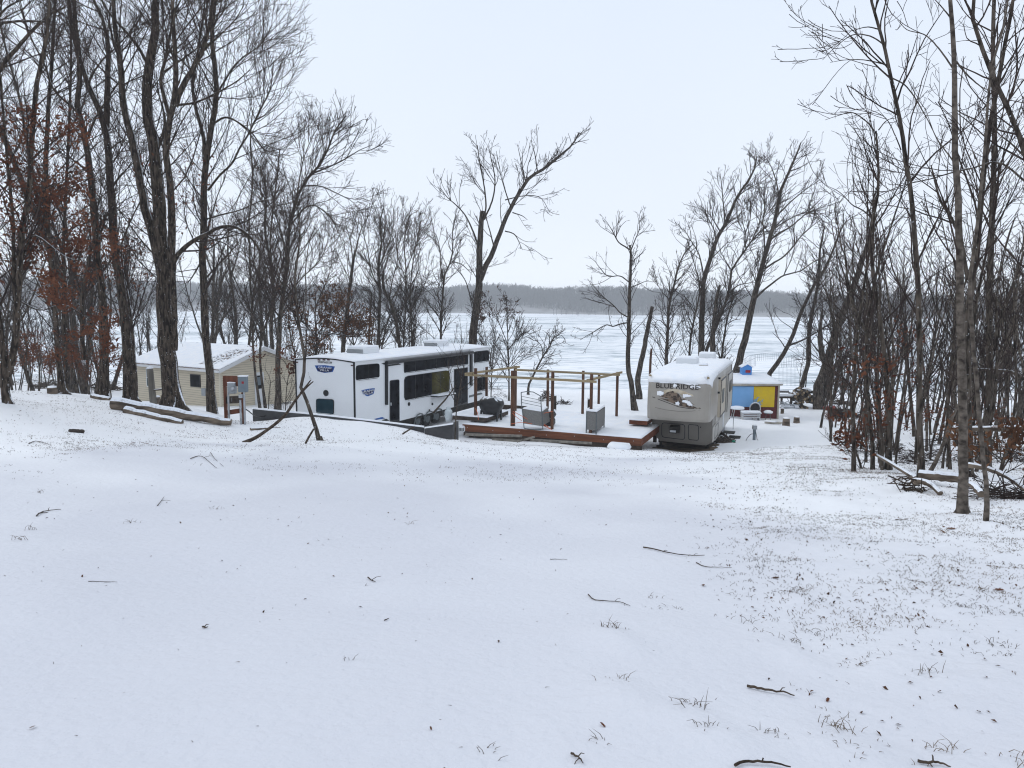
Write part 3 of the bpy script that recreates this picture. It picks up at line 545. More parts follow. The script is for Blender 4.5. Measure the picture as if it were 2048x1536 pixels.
tree('reddish leaved branchy sapling in front of the cabin gable, right of the slim dark trunk', [(1.6, .7, [(571, 818), (573, 780), (579, 745), (590, 728), (600, 700)]), (1.2, .5, [(579, 745), (566, 720), (540, 712), (515, 705)]), (1, .5, [(590, 728), (610, 735), (625, 725)])], Y=29, seed=14, l1=.9, d1=4, tmin=.2, minr=.003, d3=0, name='leafy_sapling', leaves=[('leaf_red', 220, (500, 690, 590, 745))])
tree('leafless Y shaped sapling right of the meter post, before the cabin gable', [(1.6, .7, [(537, 822), (538, 790), (541, 768), (538, 752), (530, 738)]), (1.1, .5, [(541, 765), (552, 760), (566, 757)])], Y=30, seed=15, l1=.6, d1=3, tmin=.4, d3=0, minr=.003)
# ---- lakeshore trees behind the white trailer
tree('leaning tree with a snapped top behind the near end of the trailer roof', [
    (5.5, 4.2, [(686, 700), (693, 634), (698, 590), (705, 532), (709, 510), (711, 500)]), (2.6, 1, [(704, 540), (712, 500), (722, 460), (738, 430), (745, 405)]), (2, .8, [(706, 520), (700, 480), (690, 440), (695, 415)]), (1.6, .7, [(700, 560), (680, 520), (665, 490)])],
    Y=50, seed=16, l1=2.0, d1=2.4, tmin=.35)
tree('straight dark trunk behind the trailer air conditioner, bushy round crown', [(4.6, 1.8, [(756, 700), (758, 640), (760, 576), (757, 526), (763, 488), (760, 444), (768, 415)]), (2.5, 1, [(760, 580), (742, 540), (735, 500), (722, 450)]), (2.4, .9, [(760, 530), (780, 480), (790, 440)]), (2, .8, [(758, 610), (735, 580), (705, 565)])],
     Y=50, seed=17, l1=2.4, d1=3.4, tmin=.2, d2=3.2)
tree('trunk bending left to a broken tip, between two straight lakeshore trees', [(5, 3.6, [(801, 700), (795, 660), (788, 625), (780, 603), (768, 580), (765, 560), (766, 543)]), (2.4, 1, [(781, 605), (798, 575), (812, 555), (830, 530)]), (2.2, .8, [(778, 600), (785, 560), (795, 520), (792, 480)])], Y=49, seed=18, l1=2, d1=2.2, tmin=.35)
tree('short dead pole without branches behind the trailer air conditioner', [(4, 3, [(737, 700), (740, 640), (743, 588)])], Y=52, seed=19, l1=.25, d1=.4, tmin=.8, d3=0, name='dead_trunk')
tree('thin upright lakeshore tree with narrow crown, left of a pair above the trailer roof', [(3.2, 1.1, [(807, 700), (809, 650), (812, 600), (812, 540), (808, 480), (818, 440), (821, 415)]), (1.8, .7, [(812, 560), (795, 510), (790, 460)]), (1.8, .7, [(812, 540), (832, 490), (840, 445)])], Y=53, seed=20, l1=2.2, d1=3, tmin=.25)
tree('thin upright lakeshore tree, right of a pair above the trailer roof', [(3.2, 1.1, [(826, 700), (823, 650), (820, 600), (824, 540), (832, 490), (842, 450)]), (1.8, .7, [(823, 620), (845, 580), (860, 540)])], Y=51, seed=21, l1=2.2, d1=3, tmin=.25)
tree('forked tree right of centre of the trailer roof, left of the giant leaning tree', [(4, 1.4, [(882, 700), (882, 650), (884, 605), (889, 555), (893, 540), (903, 520), (906, 490), (905, 462), (908, 440)]), (2.4, .9, [(888, 560), (881, 530), (880, 500), (872, 470), (862, 462)]), (2, .8, [(903, 522), (925, 530), (945, 550)])], Y=50, seed=22, l1=2.1, d1=3.2, tmin=.25, d2=3)
tree('giant tree above the far trailer end, one stub snapped, one long limb leaning right', [
    (10, 7.5, [(945, 700), (948, 650), (954, 605), (957, 580), (959, 545), (959, 488), (962, 455), (965, 422)]),
    (6.5, 1.8, [(961, 560), (972, 530), (985, 505), (998, 470), (1010, 440), (1024, 412), (1036, 390), (1050, 368), (1062, 352), (1080, 342), (1100, 328), (1118, 312), (1138, 297), (1148, 285), (1158, 265)]),
    (3, 1, [(956, 490), (945, 460), (930, 430), (912, 410), (895, 395), (880, 375)]), (3, 1, [(968, 440), (972, 410), (968, 370), (960, 330), (955, 290)]), (3, 1, [(970, 435), (985, 400), (990, 360), (983, 320), (976, 290)]),
    (2.6, .9, [(989, 500), (982, 470), (975, 445), (970, 420)]), (2.4, .8, [(1022, 415), (1010, 380), (998, 340)]), (2.4, .8, [(1052, 368), (1046, 340), (1035, 290)]), (2, .7, [(1025, 425), (1045, 432), (1055, 440)]),
    (2.6, .9, [(958, 640), (940, 590), (930, 560), (915, 540), (900, 525)]), (2.2, .8, [(1010, 462), (1030, 470), (1045, 500)]), (2.2, .8, [(1075, 345), (1070, 310), (1062, 280)]), (2, .7, [(1010, 400), (1045, 392), (1080, 395), (1100, 425)])],
    Y=52, seed=23, nl=22, dense=.6, l1=2.1, d1=2.3, tmin=.28, d2=3.2, d3=4.4, leaves=[('leaf_dark', 380, (955, 565, 1040, 640))])
tree('slim tree with drooping sprays and dead leaf clumps, right of the giant tree', [(2.8, .9, [(1018, 788), (1018, 740), (1016, 690), (1015, 650), (1014, 615), (1012, 590)]), (1.6, .6, [(1016, 690), (995, 640), (975, 610)]), (1.6, .6, [(1017, 700), (1040, 670), (1052, 665)]), (1.4, .6, [(1017, 730), (1000, 715), (985, 700)]), (1.4, .6, [(1017, 740), (1035, 715), (1050, 700)])],
     Y=50, seed=24, l1=1.7, d1=4.2, tmin=.15, leaves=[('leaf_dark', 240, (960, 570, 1040, 640))])
tree('small crooked tree bowing right, alone at the edge of the ice', [(4, 1, [(1057, 772), (1066, 752), (1078, 728), (1088, 709), (1099, 694), (1106, 678), (1116, 669), (1124, 671), (1131, 680)]), (2, .7, [(1085, 714), (1085, 700), (1080, 688), (1070, 680)]), (1.4, .6, [(1100, 690), (1100, 675), (1110, 660)])], Y=58, seed=25, dense=.6, l1=1.5, d1=3.5, tmin=.2, curl=.22)
tree('young multi twigged tree just beyond the trailer far corner', [(2, .8, [(982, 790), (984, 740), (988, 690), (992, 650)]), (1.5, .6, [(984, 740), (970, 700), (962, 670)])], Y=47, seed=26, l1=1.6, d1=5, tmin=.1)
# ---- trees right of centre
tree('forked tree right of the pergola frame, one wide low branch to the left', [
    (6.5, 3, [(1270, 820), (1267, 800), (1265, 786), (1262, 765), (1257, 740), (1256, 710), (1257, 670), (1258, 640), (1259, 590), (1261, 540), (1262, 505), (1260, 490)]), (2.6, .9, [(1261, 500), (1248, 492), (1236, 483), (1225, 462), (1213, 443)]), (2.2, .8, [(1262, 500), (1270, 480), (1278, 460), (1279, 440)]),
    (2.6, .9, [(1256, 645), (1240, 648), (1225, 653), (1212, 650), (1180, 668), (1160, 680)]), (2.4, .8, [(1257, 635), (1240, 625), (1228, 612), (1200, 590), (1180, 588)]), (2.2, .8, [(1259, 565), (1240, 552), (1215, 552), (1195, 530)]), (2, .8, [(1262, 575), (1285, 565), (1298, 560)])],
    seed=27, dense=.8, l1=1.35, d1=3.4, tmin=.3, d2=3)
tree('thick leaning trunk snapped off bare at the top, right of the pergola frame', [(7, 5.5, [(1277, 798), (1278, 785), (1275, 760), (1282, 725), (1290, 686), (1297, 650), (1305, 613)]), (1.5, .6, [(1302, 625), (1312, 618), (1310, 605)])], seed=28, l1=.4, d1=.5, tmin=.5, d3=0, name='broken_trunk')
tree('slim tree with short curled crown, left of the tan camper roof vents', [(4.6, 1.6, [(1333, 740), (1332, 716), (1334, 690), (1337, 628), (1340, 600), (1349, 569), (1354, 543), (1362, 520), (1368, 508), (1380, 492)]), (1.8, .7, [(1340, 600), (1325, 585), (1315, 570)]), (1.8, .7, [(1336, 655), (1318, 640), (1308, 650)]), (1.6, .6, [(1335, 700), (1350, 680), (1360, 672)])], Y=47, seed=29, l1=1.7, d1=4.5, tmin=.15, d2=3)
tree('slim tree rising directly behind the front roof vent of the tan camper', [(4, 1.5, [(1377, 740), (1380, 690), (1384, 660), (1390, 631), (1397, 600), (1400, 570), (1392, 540), (1385, 515)]), (1.7, .6, [(1390, 630), (1375, 600), (1362, 585)])], Y=47, seed=30, l1=1.7, d1=3.6, tmin=.2)
tree('tall lakeshore tree sweeping up right behind the rear roof vent of the tan camper', [
    (7.5, 1.6, [(1402, 740), (1403, 690), (1404, 630), (1406, 572), (1410, 548), (1416, 532), (1424, 505), (1431, 484), (1440, 465), (1452, 446), (1465, 415), (1476, 390), (1492, 368), (1506, 347), (1512, 325), (1514, 312)]),
    (2.6, .8, [(1407, 550), (1400, 515), (1393, 499), (1378, 475), (1366, 455)]), (2.4, .8, [(1450, 448), (1447, 410), (1443, 370), (1440, 345)]), (2.2, .7, [(1431, 484), (1428, 460), (1405, 415)]), (2, .7, [(1420, 520), (1440, 500), (1460, 480)]), (2, .7, [(1476, 392), (1500, 375), (1530, 360)]), (2, .7, [(1440, 462), (1420, 430), (1400, 410)])],
    Y=52, seed=31, nl=22, dense=.8, l1=2.0, d1=3, tmin=.2, d2=3.2, d3=4.4)
tree('stout dark snag with ragged sides behind the camper rear roof vent', [(7, 4, [(1426, 740), (1425, 690), (1428, 650), (1432, 610), (1437, 578), (1440, 570)]), (3, 1, [(1432, 640), (1448, 610), (1460, 590), (1462, 572)])], Y=51, seed=32, l1=.9, d1=3.5, tmin=.35, name='broken_trunk')
tree('pale leaning lakeshore tree crossing the snag behind the camper', [
    (4.5, 1.6, [(1405, 740), (1416, 690), (1430, 660), (1445, 620), (1456, 590), (1462, 552), (1466, 535), (1485, 508), (1504, 481), (1518, 465), (1537, 450)]), (2.4, .8, [(1458, 585), (1478, 570), (1498, 566), (1510, 560)]), (2, .7, [(1463, 540), (1450, 520), (1440, 500)]), (2.2, .8, [(1492, 500), (1490, 470), (1500, 440), (1502, 400)]), (2, .7, [(1504, 481), (1520, 440), (1524, 400)])],
    Y=53, seed=34, l1=2.2, d1=3, tmin=.25)
tree('slender trunk at the right of the camper roof clump, ivy-dark and leaning', [(4, 1.8, [(1441, 740), (1446, 690), (1452, 650), (1460, 615), (1468, 590)]), (2, .7, [(1452, 650), (1468, 640), (1482, 640)])], Y=51.5, seed=35, l1=1.3, d1=4, tmin=.15)
tree('long leaning tree rising from behind the camper rear corner, broad crown at right', [
    (8.5, 1.8, [(1465, 765), (1473, 740), (1483, 706), (1492, 672), (1500, 630), (1508, 595), (1516, 562), (1523, 537), (1530, 510), (1535, 492), (1544, 465), (1550, 440), (1555, 415), (1558, 392), (1567, 368), (1580, 340), (1592, 312), (1602, 285)]),
    (3.4, 1, [(1512, 596), (1528, 580), (1542, 569), (1565, 552), (1590, 545), (1604, 540), (1625, 525), (1648, 512), (1668, 500)]), (3.2, .9, [(1530, 537), (1545, 527), (1566, 514), (1585, 495), (1607, 467), (1640, 440)]),
    (3, .9, [(1543, 478), (1560, 465), (1583, 452), (1620, 420), (1648, 392)]), (2.8, .8, [(1529, 500), (1528, 470), (1526, 440), (1530, 405), (1520, 372)]), (2.6, .8, [(1556, 410), (1556, 380), (1545, 340), (1530, 312)]), (2.6, .8, [(1553, 432), (1580, 405), (1610, 380), (1640, 360)]),
    (2.4, .8, [(1545, 460), (1575, 440), (1610, 425), (1640, 430)]), (2.2, .7, [(1580, 342), (1600, 335), (1622, 322)])],
    Y=50, seed=36, nl=24, dense=.8, l1=2.1, d1=3.0, tmin=.35, d2=3.2, d3=4.2, tap=.5)
tree('leaning forked tree directly behind the blue and yellow shed', [(6, 2, [(1537, 757), (1541, 744), (1550, 731), (1560, 720), (1569, 703), (1576, 690), (1590, 662), (1600, 630), (1613, 602), (1627, 572), (1642, 549), (1658, 520), (1669, 493), (1686, 449)]), (3.6, 1.2, [(1576, 692), (1590, 686), (1605, 680), (1640, 660), (1670, 640)]), (2, .7, [(1572, 698), (1560, 680), (1545, 665)])], Y=50, seed=37, l1=2.2, d1=2.8, tmin=.35)
tree('dark curved trunk standing behind the firewood heap', [(6, 1.8, [(1603, 776), (1610, 748), (1617, 728), (1619, 700), (1617, 680), (1622, 640), (1630, 600), (1638, 555), (1640, 500), (1650, 450)]), (2, .7, [(1622, 640), (1640, 610), (1665, 590)])], Y=52, seed=38, l1=2.2, d1=2.8, tmin=.3)
tree('old broad trunk splitting low into leaning limbs, right of the firewood heap', [
    (12, 4, [(1641, 818), (1637, 790), (1639, 765), (1648, 745), (1657, 720), (1665, 690), (1675, 650), (1688, 620), (1700, 590), (1712, 560), (1725, 520), (1738, 480), (1745, 430)]),
    (10, 3, [(1655, 795), (1656, 765), (1655, 735), (1645, 715), (1641, 690), (1640, 660), (1645, 620)]), (6, 2, [(1660, 742), (1675, 728), (1690, 715), (1712, 704), (1730, 692), (1750, 670)]),
    (5, 1.6, [(1665, 695), (1668, 655), (1662, 620), (1655, 590), (1640, 560)]), (4, 1.4, [(1676, 650), (1700, 630), (1725, 625), (1750, 610)]), (3, 1, [(1712, 560), (1705, 520), (1710, 470)])],
    seed=39, l1=2.4, d1=2.2, tmin=.25)
tree('rust coloured crooked trunk right of the old split trunk', [(4.5, 1.6, [(1662, 806), (1672, 780), (1676, 750), (1690, 725), (1712, 712)]), (2.5, .9, [(1676, 750), (1682, 720), (1680, 690)])], Y=42, seed=40, l1=1.5, d1=3, tmin=.2, leaves=[('leaf_red', 120, (1660, 700, 1740, 790))])
# ---- right thicket, near trees
tree('curving grey trunk at the left edge of the right thicket, leaves caught around it', [
    (7, 2.4, [(1777, 943), (1778, 900), (1779, 840), (1775, 780), (1768, 704), (1762, 660), (1756, 610), (1748, 560), (1743, 513), (1745, 470), (1748, 430), (1756, 390), (1757, 340), (1754, 290), (1752, 262)]),
    (2.4, .8, [(1754, 270), (1735, 245), (1705, 225), (1680, 230), (1650, 240)]), (2.4, .8, [(1748, 440), (1725, 420), (1705, 410), (1680, 385), (1655, 372)]), (2, .7, [(1757, 260), (1775, 240), (1800, 235)]), (4.5, 1.6, [(1764, 940), (1764, 880), (1760, 830), (1756, 780), (1758, 700)])],
    seed=41, bark='bark', l1=1.8, d1=2.6, tmin=.3, leaves=[('leaf_red', 160, (1690, 700, 1800, 940))])
tree('tall slim trunk leaning left out of the right hand thicket, arching side twigs', [
    (7.5, 3.4, [(1841, 968), (1842, 930), (1840, 880), (1839, 831), (1839, 704), (1837, 600), (1834, 540), (1830, 498), (1827, 440), (1822, 390), (1815, 340), (1808, 300), (1800, 240), (1792, 200), (1780, 150), (1768, 90), (1757, 50), (1742, 0), (1735, -40)]),
    (2.2, .8, [(1766, 88), (1740, 72), (1705, 70), (1670, 95), (1645, 120)]), (2.2, .8, [(1762, 60), (1735, 54), (1700, 62)]), (2.2, .8, [(1782, 155), (1815, 175), (1850, 230), (1880, 290), (1900, 330)]), (2, .7, [(1775, 130), (1730, 120), (1690, 120), (1660, 125)]),
    (2, .7, [(1802, 300), (1790, 270), (1770, 235), (1730, 215)]), (2, .7, [(1825, 440), (1800, 400), (1780, 380)])],
    seed=42, bark='bark', nl=24, l1=1.7, d1=2.6, tmin=.3, d2=3, d3=4)
tree('largest birch-like trunk of the right hand thicket, standing forward on the snow', [
    (11, 5, [(1925, 1034), (1927, 990), (1926, 940), (1926, 880), (1925, 800), (1923, 746), (1921, 660), (1920, 577), (1919, 520), (1918, 450), (1914, 380), (1912, 325), (1910, 260), (1909, 195), (1908, 130), (1906, 65), (1900, 0), (1898, -40)]),
    (3, 1, [(1910, 120), (1935, 150), (1965, 175), (1990, 182)]), (2.6, .9, [(1908, 140), (1880, 100), (1850, 70), (1815, 60), (1795, 40)]), (2.4, .8, [(1912, 330), (1890, 300), (1870, 270), (1850, 215)]), (2.4, .8, [(1905, 40), (1880, 10), (1860, -10)]), (2.2, .8, [(1921, 640), (1900, 600), (1885, 560), (1860, 540)])],
    seed=43, bark='bark_young', nl=24, l1=1.6, d1=1.8, tmin=.42, d2=3, d3=4)
tree('thin mottled trunk standing foremost at right, beside the birch-like trunk', [
    (6, 2.6, [(1972, 1053), (1974, 1010), (1972, 960), (1966, 915), (1960, 850), (1955, 788), (1948, 700), (1943, 640), (1940, 570), (1945, 520), (1952, 470), (1958, 420), (1964, 360), (1970, 300), (1974, 230), (1981, 156), (1992, 100), (2004, 65), (2016, 0), (2022, -40)]),
    (2, .8, [(1981, 160), (2000, 120), (2030, 60), (2045, 20)]), (2, .7, [(1966, 350), (1945, 300), (1925, 260)])], seed=44, bark='bark_young', nl=24, l1=1.3, d1=1.8, tmin=.5)
tree('stout grey trunk close behind the birch-like trunk, forking wide', [(9, 4, [(1938, 905), (1936, 800), (1934, 700), (1934, 650), (1942, 580), (1950, 520), (1955, 480), (1962, 400), (1972, 300), (1990, 200), (2010, 90), (2030, -20)]), (5, 2, [(1936, 560), (1925, 500), (1918, 470), (1900, 430), (1880, 400), (1862, 330)])], seed=45, Y=14.5, bark='bark', l1=1.8, d1=1.8, tmin=.4)
tree('heavy limb leaning up left across the top right corner', [(9, 4.5, [(2120, 930), (2115, 700), (2100, 520), (2080, 400), (2060, 340), (2046, 300), (2035, 260), (2020, 225), (2005, 195), (1990, 165), (1970, 110), (1955, 75), (1944, 40), (1950, -30)]), (3, 1, [(2046, 310), (2020, 285), (2000, 270), (1985, 250)]), (3.4, 1.2, [(2070, 380), (2010, 330), (1980, 325), (1950, 335), (1905, 345), (1860, 358), (1800, 372), (1740, 402)])], seed=46, Y=13, bark='bark', l1=1.7, d1=1.8, tmin=.4)
tree('grey trunk with snow topped broken limb at the right edge of the photo', [(8, 5, [(1975, 900), (1978, 820), (1980, 700), (1978, 600), (1983, 500), (1985, 400), (1990, 250), (1985, 120), (1990, -40)]), (6, 3, [(2080, 770), (2048, 758), (2025, 745), (1990, 740), (1960, 738)]), (3, 1.6, [(2070, 650), (2040, 632), (2010, 615), (1985, 605), (1962, 590), (1948, 572)])], seed=47, Y=17, bark='bark', l1=1.8, d1=2, tmin=.35)
tree('slender leaning tree crossing behind the curving grey trunk, reddish vine leaves on it', [(3.2, 1.2, [(1790, 930), (1800, 860), (1812, 780), (1825, 720), (1850, 660), (1880, 600), (1905, 560)])], seed=48, Y=19, l1=1.6, d1=2.4, tmin=.2, leaves=[('leaf_red', 100, (1780, 640, 1860, 860))])
tree('leaning trunk lying against the slim trunk at the thicket front', [(6, 3, [(1846, 958), (1865, 935), (1880, 905), (1893, 870), (1903, 840), (1925, 790)])], seed=49, Y=12.9, bark='bark_young', l1=.7, d1=.8, tmin=.5, d3=0, name='bare_tree')
tree('sapling with brown curled leaves in front of the right edge undergrowth', [(3, 1, [(2010, 1000), (2005, 950), (2000, 900), (1995, 860)]), (2, .7, [(2005, 940), (2025, 910), (2055, 880)]), (2, .7, [(2003, 920), (1970, 895), (1930, 890)]), (2, .7, [(2005, 950), (2040, 930), (2070, 915)])], seed=50, Y=11.5, l1=.7, d1=6, tmin=.15, minr=.003, name='leafy_sapling', leaves=[('leaf_brown', 460, (1880, 840, 2080, 1000))])
tree('low bramble of red leaved stems at the left foot of the thicket', [(1.6, .6, [(1722, 940), (1715, 910), (1708, 870), (1702, 840)]), (4, 2.5, [(1724, 940), (1716, 915), (1706, 890), (1702, 880)]), (1.4, .5, [(1725, 940), (1735, 900), (1730, 850)]), (1.2, .4, [(1722, 940), (1700, 910), (1688, 885)])], seed=51, Y=16.0, l1=.8, d1=5, tmin=.15, minr=.003, d3=3, name='bramble', cat='shrub', leaves=[('leaf_red', 260, (1670, 830, 1780, 945))])
tree('thin straight trunk inside the thicket edge, left of the curving grey trunk', [(4.2, 1.8, [(1732, 935), (1733, 850), (1735, 746), (1734, 600), (1734, 450), (1738, 330)])], seed=52, Y=18.5, l1=1.5, d1=2.2, tmin=.3)
# trees outside the frame at far left / far right whose branches reach in
tree('old tree whose heavy bough reaches in from beyond the left edge', [(9, 6, [(-60, 800), (-62, 600), (-50, 400), (-40, 250), (-30, 170)]), (6, 3, [(-40, 190), (-8, 150), (15, 118), (35, 95), (58, 68), (85, 42), (105, 25), (130, 15)]), (4.5, 2, [(-35, 120), (-5, 55), (20, 44), (60, 42), (100, 44)]), (4, 2, [(-35, 90), (0, 30), (25, 8), (60, -5)])], Y=21, seed=53, bark='bark_snowy', dense=1.3, l1=2.0, d1=2, tmin=.2)
# ---- background woods made from a few individually grown templates
def template(seed, H, r, lean, nl, twigs, bark, l1, d1, tmin, leaf=None, minr=.006):
    S = np.random.default_rng(seed); n = 14; Ls = []
    t = np.linspace(0, 1, n); ax = S.normal(0, lean, 2); P = np.stack([ax[0] * H * t ** 1.4 + .04 * H * np.sin(t * 5 + seed), ax[1] * H * t ** 1.4 + .03 * H * np.sin(t * 4 + 2 * seed), H * t], 1) + S.normal(0, .02 * r * 8, (n, 3)) * t[:, None]
    P[0, 2] = -.4; R_ = r * ((1 - t) ** .8 * .85 + .15); R_[0] *= 1.3; Ls.append((P, R_))
    for k in range(nl):
        i = int(n * S.uniform(.25, .7)); a = S.uniform(0, 2 * PI); ln = H * (1 - t[i]) * S.uniform(.6, .95); tt = np.linspace(0, 1, n)
        sp_ = S.uniform(.25, .55); Q_ = P[i] + np.stack([math.cos(a) * ln * sp_ * tt ** .8, math.sin(a) * ln * sp_ * tt ** .8, ln * .9 * tt], 1) + S.normal(0, .04, (n, 3)) * tt[:, None]
        Ls.append((Q_, R_[i] * .62 * (1 - tt) ** .8 + r * .08))
    P = np.stack([a for a, _ in Ls]); R_ = np.stack([a for _, a in Ls]); o = thing('bare_tree', 'x', 'tree', (0, 0, 0))
    V, Q = tubes(P, R_, 7); mkmesh('trunk', V, Q, M[bark], o, smooth=True)
    V, Q, tips = crown(P, R_, S, l1=l1 * 1.1, d1=d1 * 1.35, tmin=tmin, d2=2.8, d3=twigs, minr=minr * 1.3, tips=True); mkmesh('crown', V, Q, M['twig'], o)
    if leaf: tp = tips.reshape(-1, 3); tp = tp[tp[:, 2] < H * .6]; V, Q = leafmesh(tp[S.integers(0, len(tp), leaf[1])], S, .06, .12); mkmesh('leaves', V, Q, M[leaf[0]], o)
    return o
BIG = [template(s, H, r, ln, k, 3.4, b, l1, 1.7, .3, lf) for s, H, r, ln, k, b, l1, lf in [(201, 15, .19, .05, 3, 'bark_snowy', 2.8, None), (202, 13, .14, .09, 2, 'bark_snowy', 2.4, None), (203, 16, .22, .06, 4, 'bark', 3.0, None),
      (204, 12, .12, .12, 2, 'bark', 2.3, None), (205, 14, .16, .04, 3, 'bark', 2.6, ('leaf_red', 450)), (206, 11, .10, .07, 1, 'bark', 2.2, None)]]
SML = [template(s, H, r, ln, k, 3, 'bark', l1, 2.2, .25, lf, .004) for s, H, r, ln, k, l1, lf in [(211, 7.5, .05, .06, 1, 1.5, None), (212, 6, .04, .1, 0, 1.3, None), (213, 8.5, .06, .04, 1, 1.6, None), (214, 4.2, .03, .08, 2, 1.1, ('leaf_red', 380))]]
YNG = [template(s, H, r, ln, k, 3, 'bark_young', l1, 2.0, .3, None, .0045) for s, H, r, ln, k, l1 in [(221, 13, .10, .04, 1, 1.8), (222, 8, .05, .05, 0, 1.3)]]
used = set()
def put(src, x, y, s, rz, label, group, tilt=(0, 0)):
    if src.name in used:
        o = src.copy(); C.objects.link(o)
        for ch in list(src.children): c = ch.copy(); C.objects.link(c); c.parent = o
    else: o = src; used.add(src.name)
    o.location = (x, y, gzf(x, y)); o.rotation_euler = (tilt[0], tilt[1], rz); o.scale = (s, s, s); o['label'] = label; o['group'] = group; o['category'] = 'tree'
S = np.random.default_rng(77)
def occupied(px, Y):
    return False
LW = 'leafless trunk in the crowded woods behind the beige cabin and the trailer'; LG = 'trees of the woods behind the cabin'
def scatter(n, fx, yr, srcs, label, group, sr, ok=lambda x, y: True):
    k = 0; t = 0
    while k < n and t < n * 30:
        t += 1; Y = S.uniform(*yr); px = S.uniform(*fx); x = (px - 1024) / F * Y
        if not ok(x, Y): continue
        sc_ = S.uniform(*sr); sc_ = min(sc_, .55 + .015 * Y) if px > 1500 else sc_; put(srcs[S.integers(len(srcs))], x, Y, sc_, S.uniform(0, 6.28), label, group, (S.normal(0, .04), S.normal(0, .05))); k += 1
scatter(19, (-80, 560), (54, 70), BIG, LW, LG, (.8, 1.05))
scatter(12, (540, 900), (58, 70), BIG[3:4] + BIG[5:] + SML[:3], LW, LG, (.75, .95))
scatter(5, (-60, 250), (38, 50), BIG[1:2] + BIG[3:], 'bare trunk in the dense stand left of the beige cabin', 'trees left of the cabin', (.75, .95), ok=lambda x, y: x < -.58 * y)
scatter(60, (-60, 640), (36, 66), SML, 'thin sapling among the woods around the beige cabin', 'saplings around the cabin', (.8, 1.3), ok=lambda x, y: y > 53 or x < -.60 * y)
scatter(11, (-40, 235), (30, 42), [SML[3]], 'low oak sapling keeping its rust red leaves, left of the cabin', 'red leaved saplings at left', (.7, 1.2))
scatter(34, (430, 1000), (56, 69), SML[:3], 'thin grey sapling on the lakeshore behind the white trailer', 'saplings along the lakeshore', (.6, 1.05))
edge = lambda x, y: x > 6.6 + .285 * (y - 13)
scatter(28, (1700, 2120), (22, 46), BIG[1:2] + BIG[3:4] + BIG[5:] + YNG * 2, 'bare trunk in the crowded thicket along the right side', 'trees of the right hand thicket', (.5, .68), ok=edge)
scatter(98, (1660, 2120), (14.5, 42), SML[:3] + YNG[1:], 'slender pole-like sapling in the right hand thicket', 'saplings of the right hand thicket', (.6, 1.1), ok=edge)
scatter(7, (1660, 2100), (15, 32), [SML[3]], 'low shrubby sapling with rust red leaves in the right hand thicket', 'red leaved saplings at right', (.45, .85), ok=edge)
scatter(10, (1600, 1760), (48, 66), BIG[3:4] + BIG[5:] + SML, 'bare lakeshore tree beyond the firewood heap', 'lakeshore trees at right', (.7, .95))
def gY(px, Y):
    q = atY(px, 835, Y); q[2] = gzf(q[0], q[1]) + .03; return q
def textmesh(body, size=1.0, extrude=.0, bold=0.):
    cu = bpy.data.curves.new('t', 'FONT'); cu.body = body; cu.size = size; cu.extrude = max(extrude, .0005); cu.align_x = 'CENTER'; cu.align_y = 'CENTER'; cu.offset = bold
    cu.resolution_u = 3; o = bpy.data.objects.new('t', cu); C.objects.link(o); dg = bpy.context.evaluated_depsgraph_get(); me = bpy.data.meshes.new_from_object(o.evaluated_get(dg))
    V = np.array([v.co[:] for v in me.vertices]); Fc = [tuple(p.vertices) for p in me.polygons]; bpy.data.objects.remove(o); bpy.data.curves.remove(cu); bpy.data.meshes.remove(me); return V, Fc
def put_text(name, body, c, right, up, n, w, h, m, parent, bold=0., serif=False):
    """lettering w wide and h high centred on c"""
    V, Fc = textmesh(body, 1, .02, bold); sx = w / np.ptp(V[:, 0]); sy = h / np.ptp(V[:, 1]); V = V - np.array([(V[:, 0].max() + V[:, 0].min()) / 2, (V[:, 1].max() + V[:, 1].min()) / 2, 0])
    W = np.array(c) + V[:, :1] * sx * np.array(right) + V[:, 1:2] * sy * np.array(up) + (V[:, 2:3] * .05 + .003) * np.array(n)
    return mkmesh(name, W, Fc, m, parent)
UP = np.array([0, 0, 1.])
# ================================================================== long white trailer
TO = np.array([-6.2, 27.73, -5.03]); TYAW = 24.41; TL, TW, TH = 11.9, 2.91, 2.8
tf = frame(TO, TYAW); te, tb = tf[1][0], tf[1][1]
tr = thing('travel_trailer', 'long white travel trailer with dark windows and snowy roof behind the grey retaining wall', 'trailer', TO - UP * .55, -math.radians(TYAW))
def tarc(x): return TH + .10 * math.sin(PI * (x + TW) / TW)
xs_ = np.linspace(-TW, 0, 13)
b = MB(tf); prof = [(-TW, 0, .0)] ; P0 = [(-TW, 0, 0)] + [(x, 0, tarc(x)) for x in xs_] + [(0, 0, 0)]
b.prism([tf[0] + np.array(p) @ tf[1] for p in P0], tb * TL) if False else b.raw(P0 + [(p[0], TL, p[2]) for p in P0], [tuple(range(len(P0) - 1, -1, -1)), tuple(range(len(P0), 2 * len(P0)))] + [(i, (i + 1) % len(P0), len(P0) + (i + 1) % len(P0), len(P0) + i) for i in range(len(P0))])
b.build('body', M['white'], tr)
